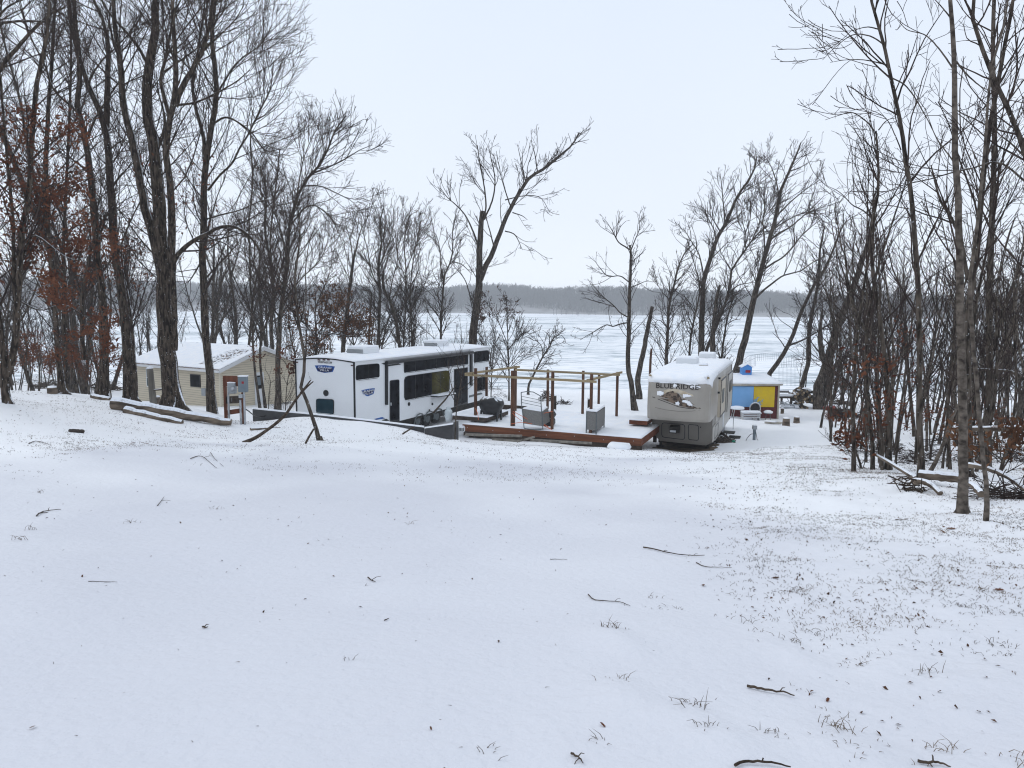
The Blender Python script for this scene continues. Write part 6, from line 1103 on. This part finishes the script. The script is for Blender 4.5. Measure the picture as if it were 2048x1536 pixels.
# kayak, brush piles
A = G(1646, 820); B_ = G(1672, 819); P = [A * (1 - t) + B_ * t + UP * .14 for t in np.linspace(0, 1, 9)]; b = MB(); b.tube(P, [.03, .14, .22, .26, .27, .26, .22, .13, .03], 12); tag(b.build('kayak', M['kayak'], smooth=True), 'red kayak half buried in snow right of the old split trunk', 'kayak')
def brush(lab, px0, px1, py, n, h, m='stick', L_=.9, r=.02, kind=None, name='brush_pile', cat='brush pile'):
    S_ = np.random.default_rng(abs(int(px0)) + 1); Ps = []; 
    for i in range(n):
        g = G(S_.uniform(px0, px1), py + S_.uniform(-3, 3)); k_ = math.sin(PI * np.clip(((g[0] / g[1] * F + 1024) - px0) / (px1 - px0), .08, .92)); c_ = g + UP * S_.uniform(0, h) * k_; d_ = nrm(np.array([S_.normal(0, 1), S_.normal(0, .5), S_.normal(0, .25)])) * L_ * S_.uniform(.3, 1); Ps.append(np.stack([c_ - d_ / 2, c_ + S_.normal(0, .05, 3), c_ + d_ / 2]))
    P = np.stack(Ps); V, Q = tubes(P, np.repeat(S_.uniform(.4, 1.3, n)[:, None] * r, 3, 1) * np.array([1, .8, .4]), 5); o = mkmesh(name, V, Q, M[m], None, origin=P[0, 1]); tag(o, lab, cat); return o
brush('flat dark brush pile lying at the edge of the path before the thicket', 1668, 1708, 834, 170, .5, 'twig', 1.3, .03); brush('tangle of black branches at the right edge of the clearing, behind the foremost trunk', 1950, 2080, 1000, 120, .24, 'twig', 1.2, .007)
brush('mixed sticks piled left of the rust coloured trunk', 1640, 1700, 808, 90, .5, 'stick', 1.2, .03); brush('root clump and broken sticks at the foot of the tall slim leaning tree', 1797, 1846, 985, 55, .26, 'stick', .5, .012)
brush('dark leafy shrub tangle beyond the deck behind the second front post', 1082, 1104, 800, 110, .75, 'twig', .6, .02); brush('low leafy twigs lying right of the second front post, beyond the deck', 1112, 1142, 808, 60, .2, 'twig', .6, .02)
brush('woodland brush heap at far left behind the cut stump', 70, 120, 775, 120, .7, 'stick', 1.4, .03); brush('fallen branch tangle between the trunks left of the cabin', 150, 240, 778, 70, .4, 'stick', 1.8, .04)
brush('small heap of dead sticks and weeds behind the far corner of the trailer', 985, 1015, 795, 70, .5, 'twig', .5, .008)
log('fallen_log', 'bare log lying on the ground between the slim leaning tree and the birch-like trunk', (1838, 958), (1922, 966), .085, .09, Ya=12.6, Yc=12.2, sink=.0); log('fallen_log', 'crooked dark branch butt reaching right from the root clump', (1828, 970), (1880, 992), .06, .045, Ya=12.2, Yc=11.4, sink=0., bend=.08)
log('fallen_branch', 'long bough lying slanted through the low brambles of the thicket', (1732, 900), (1832, 962), .03, .05, Ya=16.5, Yc=13, cat='branch', sink=0); log('fallen_branch', 'snow dusted bough lying level behind the two foremost trunks', (1905, 864), (2050, 862), .06, .07, Ya=16, Yc=15, cat='branch', sink=0)
log('fallen_branch', 'bent dark branch lying right of the birch-like trunk', (1932, 972), (1962, 995), .04, .05, Ya=10.8, Yc=10.2, cat='branch', sink=0, bend=.04)
log('fallen_branch', 'bough with a cut end crossing behind the foremost trunk at right', (1938, 936), (2070, 1000), .05, .035, Ya=12, Yc=10.6, cat='branch', sink=0, bend=.12)
# ================================================================== branch props in front of the trailer
Yt = G(487, 885)[1]
b = MB(); P, R_ = resample([atY(486, 884, Yt) - UP * .03, atY(510, 876, Yt), atY(533, 861, Yt), atY(553, 846, Yt - .05), atY(572, 828, Yt - .1), atY(590, 802, Yt - .1), atY(605, 783, Yt - .1), atY(616, 772, Yt - .1), atY(626.5, 763, Yt - .1)], [.055, .048, .042, .042, .038, .034, .028, .022, .014], 24); b.tube(P, R_, 9); P, R_ = resample([atY(601, 786, Yt - .1), atY(611, 774, Yt - .12), atY(621.5, 760, Yt - .12)], [.03, .025, .014], 8); b.tube(P, R_, 7)
tag(b.build('leaning_branch', M['stick'], origin=G(487, 885), smooth=True), 'long forked dead branch propped against the crooked slender tree', 'branch')
b = MB(); b.tube([atY(611, 887, Yt - .1), atY(619, 872, Yt - .1), atY(627.5, 858, Yt - .15)], [.03, .028, .025], 7); tag(b.build('leaning_stick', M['stick']), 'short straight stick leaning on the foot of the crooked slender tree', 'stick')
b = MB(); b.tube([atY(805, 868, 24), atY(816, 861, 24), atY(829, 853, 24)], [.03, .028, .02], 7); tag(b.build('leaning_stick', M['stick']), 'short thick stick poking from the snow below the wall, under the trailer wheels', 'stick')
tree('bare twiggy sapling standing just left of the deck in front of the sliding door', [(2.6, .9, [(910, 882), (911, 850), (913, 820), (917, 795), (921, 770), (926, 740), (930, 710)]), (1.6, .5, [(915, 805), (905, 780), (899, 750), (896, 720)]), (1.6, .5, [(920, 780), (940, 765), (958, 752), (966, 748)]), (1.4, .4, [(914, 812), (903, 790), (892, 770), (885, 745)]), (1.4, .4, [(923, 760), (915, 730), (914, 700)])], seed=61, l1=.8, d1=3, tmin=.3, minr=.003, d3=2.5, name='sapling')
b = MB(); b.tube([atY(866, 826, 26.6), atY(890, 800, 26.6), atY(912, 771, 26.2)], [.035, .03, .012], 7); tag(b.build('leaning_branch', M['stick']), 'thin pole leaning from the trailer fenders into the bare sapling', 'branch')
# ================================================================== things by the camper and shed
A = G(1508, 881); o = thing('hookup_pedestal', 'short grey electrical pedestal with a cable, standing alone in the snow before the shed', 'pedestal', A); T_ = (A, np.eye(3)); b = MB(T_); b.box(-.05, .05, -.05, .05, -.2, .50); b.build('post', M['breaker'], o); MB(T_).box(-.09, .09, -.08, .08, .50, .66, .01).build('box', M['metergrey'], o); MB(T_).box(-.08, .08, -.07, .07, .662, .70, .02).build('snow_cap', M['snowcap'], o)
b = MB(T_); P, _ = resample([(-.05, -.05, .3), (-.2, -.1, .28), (-.36, -.15, .12), (-.42, -.2, .02)], [.012] * 4, 12); b.tube(P, .012, 6); P, _ = resample([(.04, -.06, .4), (.09, -.08, .15), (.1, -.15, .04), (.25, -.25, .02)], [.012] * 4, 12); b.tube(P, .012, 6); b.build('cable', M['cable'], o)
brush('dark scrap boards and hoses heaped beside the rear wheels of the tan camper', 1424, 1462, 884, 60, .18, 'darkwood', .8, .05, name='scrap_heap', cat='scrap'); A = G(1467, 886); b = MB(); b.lathe(tuple(A + UP * .02), [(.07, -.03), (.09, .02), (.07, .09), (.03, .1)], 10); tag(b.build('green_cap', M['green']), 'small green plastic cap at the end of the scrap heap', 'cap')
b = MB(); A = G(1465, 886); b.bar(A + UP * .06, G(1436, 870) + UP * .22, .08, .08); tag(b.build('plank', M['darkwood']), 'dark board slanting out of the scrap heap to the green cap', 'plank')
# bare dirt patch under the camper nose
xs2 = np.linspace(-FW + .1, .1, 16); ys2 = np.linspace(.75, 3.4, 9); P = []
for y in ys2:
    for x in xs2:
        e = min(1, (y - .55) / .5); wv = np.array([x + .08 * math.sin(7 * y), y + .12 * math.sin(3.1 * x), 0]) @ ff[1] + ff[0]; P.append((wv[0], wv[1], float(snowz(wv[0], wv[1])) + .012))
tag(mkmesh('dirt', P, [(j * 16 + i, j * 16 + i + 1, j * 16 + 17 + i, j * 16 + 16 + i) for j in range(8) for i in range(15)], M['dirt'], origin=P[0]), 'bare brown ground sheltered under the tan camper nose', kind='structure')
# outdoor furniture in front of the shed
def at_shed(px, py): return G(px, py)
A = gY(1474, 40.9); o = thing('round_table', 'white round garden table heaped with snow, left in front of the shed', 'table', A); T_ = (A, np.eye(3)); MB(T_).lathe((0, 0, .52), [(.38, 0), (.40, .02), (.38, .04)], 20).build('table_top', M['plastic_white'], o); MB(T_).lathe((0, 0, .562), [(.39, 0), (.37, .09), (.2, .13)], 20).build('snow_cap', M['snowcap'], o)
for s1, s2 in ((-1, -1), (1, -1), (1, 1), (-1, 1)): MB(T_).tube([(s1 * .3, s2 * .2, -.05), (s1 * .2, s2 * .14, .52)], .018, 6).build('leg', M['plastic_white'], o)
A = gY(1503, 40.2); o = thing('bench', 'white slatted garden bench covered in snow, in the middle before the shed', 'bench', A); T_ = (A, np.eye(3)); b = MB(T_)
for z in (.12, .22, .32): b.box(-.5, .5, -.02, .02, z, z + .06)
b.box(-.52, .52, 0.03, .4, .36, .40); b.build('slats', M['plastic_white'], o); MB(T_).box(-.53, .53, -.03, .42, .402, .49, .04).build('snow_cap', M['snowcap'], o)
for x in (-.48, .48): MB(T_).box(x - .03, x + .03, .0, .38, -.1, .36).build('leg', M['plastic_white'], o)
A = gY(1510, 41.2); o = thing('round_chair', 'round backed black chair edged with snow, against the yellow and blue panels', 'chair', A); T_ = (A, np.eye(3)); MB(T_).lathe((0, .06, .62), [(.30, .0), (.32, .04), (.27, .06)], 22, 'y').build('backrest', M['rubber'], o)
b = MB(T_); b.tube([(.31 * math.cos(a), .05, .62 + .33 * math.sin(a)) for a in np.linspace(-.6, PI + .6, 20)], .035, 7); b.build('rim', M['plastic_white'], o); MB(T_).lathe((0, -.2, .36), [(.28, 0), (.3, .03), (.2, .12)], 18).build('seat', M['snowcap'], o)
for x in (-.2, .2): MB(T_).tube([(x, -.2, -.05), (x * .8, -.1, .36)], .02, 6).build('leg', M['black'], o)
A = gY(1536, 41.0); o = thing('stool', 'small grey stool with a mound of snow, below the yellow panel', 'stool', A); T_ = (A, np.eye(3)); MB(T_).lathe((0, 0, .36), [(.20, 0), (.24, .04), (.22, .06)], 16).build('seat', M['frame'], o); MB(T_).lathe((0, 0, .425), [(.25, -.02), (.26, .06), (.12, .13)], 16).build('snow_cap', M['snowcap'], o)
for x in (-.14, .14): MB(T_).tube([(x, 0, -.05), (x * .8, 0, .36)], .015, 6).build('leg', M['frame'], o)
A = G(1545, 848); b = MB(); B_ = G(1563, 850); b.bar(A + UP * .1 + (-.4, 0, 0), B_ + UP * .1, .3, .1); o = b.build('low_bench', M['shedtrim']); tag(o, 'low weathered board bench beside the larger stump', 'bench'); s_ = MB(); s_.bar(A + UP * .18 + (-.4, 0, 0), B_ + UP * .18 - (.3, 0, 0), .28, .06); s_.build('snow_cap', M['snowcap'], o)
A = G(1466, 860); b = MB(); b.tube([A, A + (.0, 0, .6), A + (-.03, 0, .62), A + (-.12, 0, 1.0)], .012, 6); tag(b.build('shepherd_hook', M['black']), 'thin black garden hook standing between the camper and the shed', 'hook')
A = atY(1300, 745, 47); b = MB(); b.tube([A - UP * 1.0, atY(1301, 720, 47), atY(1303, 697, 47)], [.09, .08, .07], 8); tag(b.build('rusty_post', M['postred']), 'rusty brown post standing above the left shoulder of the tan camper', 'post')
# dock sections standing at the frozen edge
def dock(lab, x0, x1, ytop, ybot, Y, n, slope=0.):
    o = thing('dock_railing', lab, 'dock', atY((x0 + x1) / 2, ybot, Y), 0, 'dock sections pulled to the frozen shore'); b = MB(); b.tube([atY(x0, ytop, Y), atY((x0 + x1) / 2, ytop + slope * .75, Y + .4), atY(x1, ytop + slope, Y + 1)], .022, 5); b.tube([atY(x0, ytop + (ybot - ytop) * .5, Y), atY(x1, ytop + slope + (ybot - ytop) * .45, Y + 1)], .018, 5); b.build('rail', M['dock'], o); b = MB()
    for i in range(n): t = i / (n - 1); x = x0 + (x1 - x0) * t; b.tube([atY(x, ytop + slope * t - .5, Y + t), atY(x, ybot + slope * t * .3, Y + t)], .014, 4)
    b.build('balusters', M['dock'], o)
dock('curved run of grey dock railing on the ice behind the blue box house', 1484, 1511, 721, 736, 62, 12, -12); dock('long low dock railing stretching right over the ice above the shed', 1511, 1565, 709, 722, 66, 14, -4); dock('tall dock pilings at the shore just right of the shed', 1558, 1590, 728, 772, 58, 5, 2); dock('dock railing right of the shed seen through the curved trunk', 1563, 1600, 717, 735, 63, 12, -6)
brush('reddish leafy undergrowth filling the left foot of the thicket', 1690, 1800, 905, 320, 1.1, 'twig', .7, .010, name='undergrowth', cat='undergrowth')
brush('grey twiggy brush along the lakeshore behind the beige cabin and trailer', 480, 1000, 782, 700, 1.6, 'twig', 1.3, .012, name='undergrowth', cat='undergrowth'); brush('thorny undergrowth between the trunks at the right edge', 1800, 2080, 925, 420, .9, 'twig', .8, .008, name='undergrowth', cat='undergrowth'); brush('dense twiggy undergrowth under the woods at far left', -10, 240, 770, 420, 1.2, 'twig', 1.0, .012, name='undergrowth', cat='undergrowth')
# ================================================================== fallen twigs on the lawn
def twig(lab, pts, r=.006, side=()):
    S_ = np.random.default_rng(int(pts[0][0] * 7)); P = []
    for x, y in pts:
        q = atZ(x, y, -2.2)
        for _ in range(6): q = atZ(x, y, float(snowz(q[0], q[1])) + r * 1.2)
        P.append(q)
    r = r * .78; P, R_ = resample(P, np.linspace(r, r * .4, len(P)), 14); P[:, 2] += np.abs(S_.normal(0, r * .4, 14)); b = MB(); b.tube(P, R_, 6)
    for t, a, ln in side:
        i = int(t * 13); d_ = nrm(P[min(i + 1, 13)] - P[max(i - 1, 0)]); p = np.array([-d_[1], d_[0], .25]); v = nrm(d_ * math.cos(a) + p * math.sin(a)) * ln; b.tube([P[i], P[i] + v * .5 + (0, 0, .01), P[i] + v], [R_[i] * .7, R_[i] * .6, R_[i] * .35], 5)
    tag(b.build('fallen_twig', M['stick'], origin=P[0]), lab, 'twig')
LR = lambda x, y: (1100 + x * 948 / 2048, 1000 + y * 536 / 1158)
LL = lambda x, y: (x * 1000 / 2048, 850 + y * 686 / 1405)
twig('long straight twig with a thick brown end, upper middle of the right foreground', [LR(403, 204), LR(440, 210), LR(500, 225), LR(580, 238), LR(668, 240)], .010, [(.45, .6, .05), (.9, .5, .06)])
twig('pale thin twig curving just below the long straight twig', [LR(632, 270), LR(665, 286), LR(720, 291), LR(785, 291)], .006); twig('small forked twig left of the green grass wisps', [LR(165, 408), LR(190, 430), LR(240, 436), LR(300, 440), LR(346, 458)], .006, [(.7, .7, .06), (.85, -.6, .05)])
twig('dark rough stick broken in two in the lower right foreground', [LR(852, 803), LR(900, 814), LR(960, 826), LR(1010, 832), LR(1056, 847)], .010, [(.75, .7, .04)]); twig('reddish curved stick at the very bottom edge of the photo', [LR(800, 1150), LR(825, 1133), LR(880, 1132), LR(950, 1136), LR(1000, 1146), LR(1040, 1157)], .009, [(.55, .9, .02)])
twig('dark knobbly stick at the bottom right', [LR(1588, 1128), LR(1630, 1136), LR(1670, 1134), LR(1700, 1142), LR(1730, 1154)], .009, [(.5, 1, .04), (.3, -.8, .03)]); twig('small hooked dark twig at the bottom, left of the reddish stick', [LR(92, 1094), LR(110, 1106), LR(130, 1118), LR(143, 1138)], .007, [(.6, -1.2, .06), (.5, 1.2, .03)])
twig('short dark twig in front of the birch-like trunk', [LR(1492, 84), LR(1510, 86), LR(1550, 88)], .009); twig('long thin bare branchlet below the tree line at left middle', [LL(780, 138), LL(820, 126), LL(850, 145), LL(888, 178)], .010, [(.4, .8, .2)]); twig('bare branchlet rising beside the longer branchlet at left middle', [LL(862, 112), LL(880, 138), LL(916, 170)], .008)
twig('small Y shaped twig on clean snow right of centre left', [LL(1507, 625), LL(1522, 636), LL(1538, 642)], .008, [(.6, 1.3, .09)]); twig('forked twig on the smooth snow below the propped branch', [LL(645, 330), LL(660, 312), LL(672, 294)], .007, [(.5, -1.1, .15)]); twig('arched reddish twig at the left, above the clean driveway snow', [LL(150, 372), LL(165, 360), LL(190, 352), LL(220, 348), LL(250, 346)], .010, [(.4, -.8, .12), (.7, .8, .1)])
twig('thin pale twig on the clean snow at left', [LL(362, 640), LL(400, 641), LL(480, 643)], .004, [(.9, -2.6, .12)]); twig('tiny bent twig standing in the clean snow of the driveway', [LL(830, 826), LL(842, 830), LL(852, 828)], .008, [(.5, 1.5, .03)]); twig('short straight twig left of the footprints in the middle foreground', [LL(1575, 800), LL(1585, 796), LL(1593, 792)], .006)
twig('thin level twig at the left of the right foreground', [LR(0, 256), LR(40, 256), LR(75, 257)], .004); twig('fine long twig left of the old forest edge', [LL(118, 76), LL(150, 66), LL(200, 80)], .012)
log('fallen_branch', 'thin snow edged branch on the ground beside the end of the grey wall', (501, 861), (560, 856), .045, .02, cat='branch', sink=.2)
# ================================================================== grass, weeds and leaf litter
S = np.random.default_rng(31); Vs = []; 
def blades(cx, cy, n, h, spread, lean=.5):
    k = len(cx); X = np.repeat(cx, n) + S.normal(0, spread, k * n); Y = np.repeat(cy, n) + S.normal(0, spread * .7, k * n); Z = snowz(X, Y) - .008; hh = h * S.uniform(.3, 1.2, k * n); a = S.uniform(0, 2 * PI, k * n); l = lean * S.uniform(.1, 1.4, k * n)
    b0 = np.stack([X, Y, Z], 1); m1 = b0 + np.stack([np.cos(a) * l * hh * .35, np.sin(a) * l * hh * .35, hh * .65], 1); t1 = b0 + np.stack([np.cos(a) * l * hh, np.sin(a) * l * hh, hh * .9], 1); return np.stack([b0, m1, t1], 1)
def rejection(n, y0, y1, dens, xr=(-1.0, 1.0)):
    Y = y0 + (y1 - y0) * S.random(n) ** .8; X = S.uniform(xr[0], xr[1], n) * (Y + 3) * .85; k = S.random(n) < dens(X, Y); return X[k], Y[k]
pat = lambda X, Y: np.clip(vnoise(X, Y, .55, 12) * 2.2 + vnoise(X, Y, 1.9, 13) * 1.6 + .30, 0, 1) ** 1.3
gx, gy = rejection(50000, 2.2, 16, lambda X, Y: grassy(X, Y) * pat(X, Y)); A_ = blades(gx, gy, 3, .028, .03, 1.1)
gx, gy = rejection(26000, 13, 27, lambda X, Y: np.maximum(grassy(X, Y), .35) * pat(X, Y)); B2 = blades(gx, gy, 3, .04, .10, .9)
gx, gy = rejection(700, 1.9, 11, lambda X, Y: np.full_like(X, .5)); C3 = blades(gx, gy, 1, .02, .01, 1.2)
tuft = [(1225, 1255, 26, .075), (1232, 1358, 16, .05), (1393, 1410, 24, .06), (1600, 1183, 20, .05), (1678, 1458, 28, .06), (1585, 1280, 20, .05), (1605, 1262, 18, .05), (1420, 1452, 16, .05), (1545, 1465, 18, .05), (1850, 1345, 20, .06), (1990, 1290, 18, .05), (1880, 1500, 20, .06), (2030, 1520, 18, .06), (1320, 1215, 14, .03), (1350, 1216, 12, .03), (1195, 1483, 10, .04), (1770, 1165, 18, .05), (1470, 1190, 12, .04), (1310, 1195, 10, .04), (1700, 1330, 12, .05), (1500, 1245, 12, .04), (1960, 1180, 14, .05), (85, 985, 12, .06), (40, 1080, 14, .08), (60, 1060, 10, .08), (265, 1045, 10, .06), (430, 1018, 10, .06), (985, 1505, 12, .04), (700, 1318, 8, .045), (815, 1048, 8, .06)]
D4 = []
for px, py, n, h in tuft:
    q = atZ(px, py, -2.2)
    for _ in range(5): q = atZ(px, py, float(snowz(q[0], q[1])))
    D4.append(blades(np.array([q[0]]), np.array([q[1]]), int(n * .8), h * .9, .045, 1.3))
P = np.concatenate([A_, B2, C3] + D4); R_ = np.stack([np.full(len(P), .0016), np.full(len(P), .0012), np.full(len(P), .0005)], 1) * (1 + P[:, 0, 1] / 14)[:, None]; V, Q = tubes(P, R_, 3)
tag(mkmesh('grass', V, Q, M['grass'], origin=(0, 0, -2)), 'dry lawn grass poking through the snow', 'grass', kind='stuff')
lx, ly = rejection(42000, 1.9, 26, lambda X, Y: np.clip(grassy(X, Y), .045, 1) * np.clip(pat(X + 7, Y) + .15, 0, 1) * np.where(Y < 5, .2, 1.0)); n = len(lx); c_ = np.stack([lx, ly, snowz(lx, ly) + .006], 1); a = S.uniform(0, 2 * PI, n); u = np.stack([np.cos(a), np.sin(a), S.normal(0, .5, n)], 1); wv = np.stack([-np.sin(a), np.cos(a), S.normal(0, .5, n)], 1); s = (np.minimum(S.gamma(2.0, .0042, n), .011) + .0035) * (1 + ly / 40); s = s[:, None]
V = np.stack([c_ - u * s, c_ + wv * s * .5 + (0, 0, .006), c_ + u * s, c_ - wv * s * .5 + (0, 0, .004)], 1).reshape(-1, 3); tag(mkmesh('leaf_litter', V, np.arange(4 * n).reshape(-1, 4), M['litter'], origin=(0, 0, -2)), 'scattered dead leaf scraps on the snow', 'leaf litter', kind='stuff')
def leaf(lab, px, py, s, m='leaf_brown'):
    q = atZ(px, py, -2.2)
    for _ in range(5): q = atZ(px, py, float(snowz(q[0], q[1])) + .004)
    a = (px * 1.7) % 6.28; u = np.array([math.cos(a), math.sin(a), .2]); w_ = np.array([-math.sin(a), math.cos(a), .3]); pts = []
    for t, k in ((-1, .05), (-.6, .45), (-.3, .3), (0, .55), (.3, .3), (.6, .42), (1, .05)): pts.append((t, k))
    V = [q + u * t * s + w_ * k * s + UP * (.25 * s * k + .004) for t, k in pts] + [q + u * t * s - w_ * k * s + UP * (.35 * s * k + .004) for t, k in pts] + [q + u * t * s + UP * .004 for t, k in pts]; Fc = [(i, i + 1, 15 + i, 14 + i) for i in range(6)] + [(7 + i, 14 + i, 15 + i, 8 + i) for i in range(6)]
    tag(mkmesh('fallen_leaf', V, Fc, M[m], origin=q), lab, 'leaf')
leaf('brown leaf lying alone below the long straight twig', *LR(662, 369), .03); leaf('curled grey brown leaf above the middle of the grassy snow', *LR(975, 338), .03, 'leaf_dark'); leaf('rust brown leaf pair at the right edge of the grassy snow', *LR(1940, 390), .035, 'leaf_red'); leaf('orange brown leaf just right of the broken dark stick', *LR(1200, 866), .018, 'leaf_red')
leaf('small red brown leaf at the bottom left of the grassy snow', *LR(228, 974), .018, 'leaf_red'); leaf('upright brown leaf in front of the two foremost trunks', 1902, 1058, .05); leaf('tan leaf left of the upright brown leaf before the foremost trunks', 1885, 1064, .05); leaf('blurred brown leaf stuck upright at the bottom left corner', *LL(134, 1240), .016)
leaf('dark leaf on the snow in front of the long fallen trunk', 265, 887, .09, 'leaf_red'); leaf('second dark leaf on the snow right of its neighbour before the long fallen trunk', 290, 887, .09, 'leaf_red'); leaf('small tan leaf scrap at the bottom middle of the clean snow', *LL(1765, 1245), .012)
# ================================================================== air
zt = 20.0; b = MB(); b.box(-640, 640, -14, 780, LZ - 1.6, zt)
hz = b.build('haze', M['black'], origin=(0, 0, LZ - 1.6)); hm = bpy.data.materials.new('haze'); hm.use_nodes = True; nt = hm.node_tree
for n_ in list(nt.nodes):
    if n_.type == 'BSDF_PRINCIPLED': nt.nodes.remove(n_)
pv = nt.nodes.new('ShaderNodeVolumePrincipled'); pv.inputs['Density'].default_value = HAZE; pv.inputs['Color'].default_value = (.97, .985, 1, 1); pv.inputs['Anisotropy'].default_value = .0; nt.links.new(pv.outputs[0], [n_ for n_ in nt.nodes if n_.type == 'OUTPUT_MATERIAL'][0].inputs['Volume'])
hz.data.materials.clear(); hz.data.materials.append(hm); hz.display_type = 'WIRE'; tag(hz, 'thin winter haze over the lake', kind='stuff')
for o in list(bpy.data.objects):
    if o.get('label') == 'x':
        for c_ in list(o.children): bpy.data.objects.remove(c_)
        bpy.data.objects.remove(o)
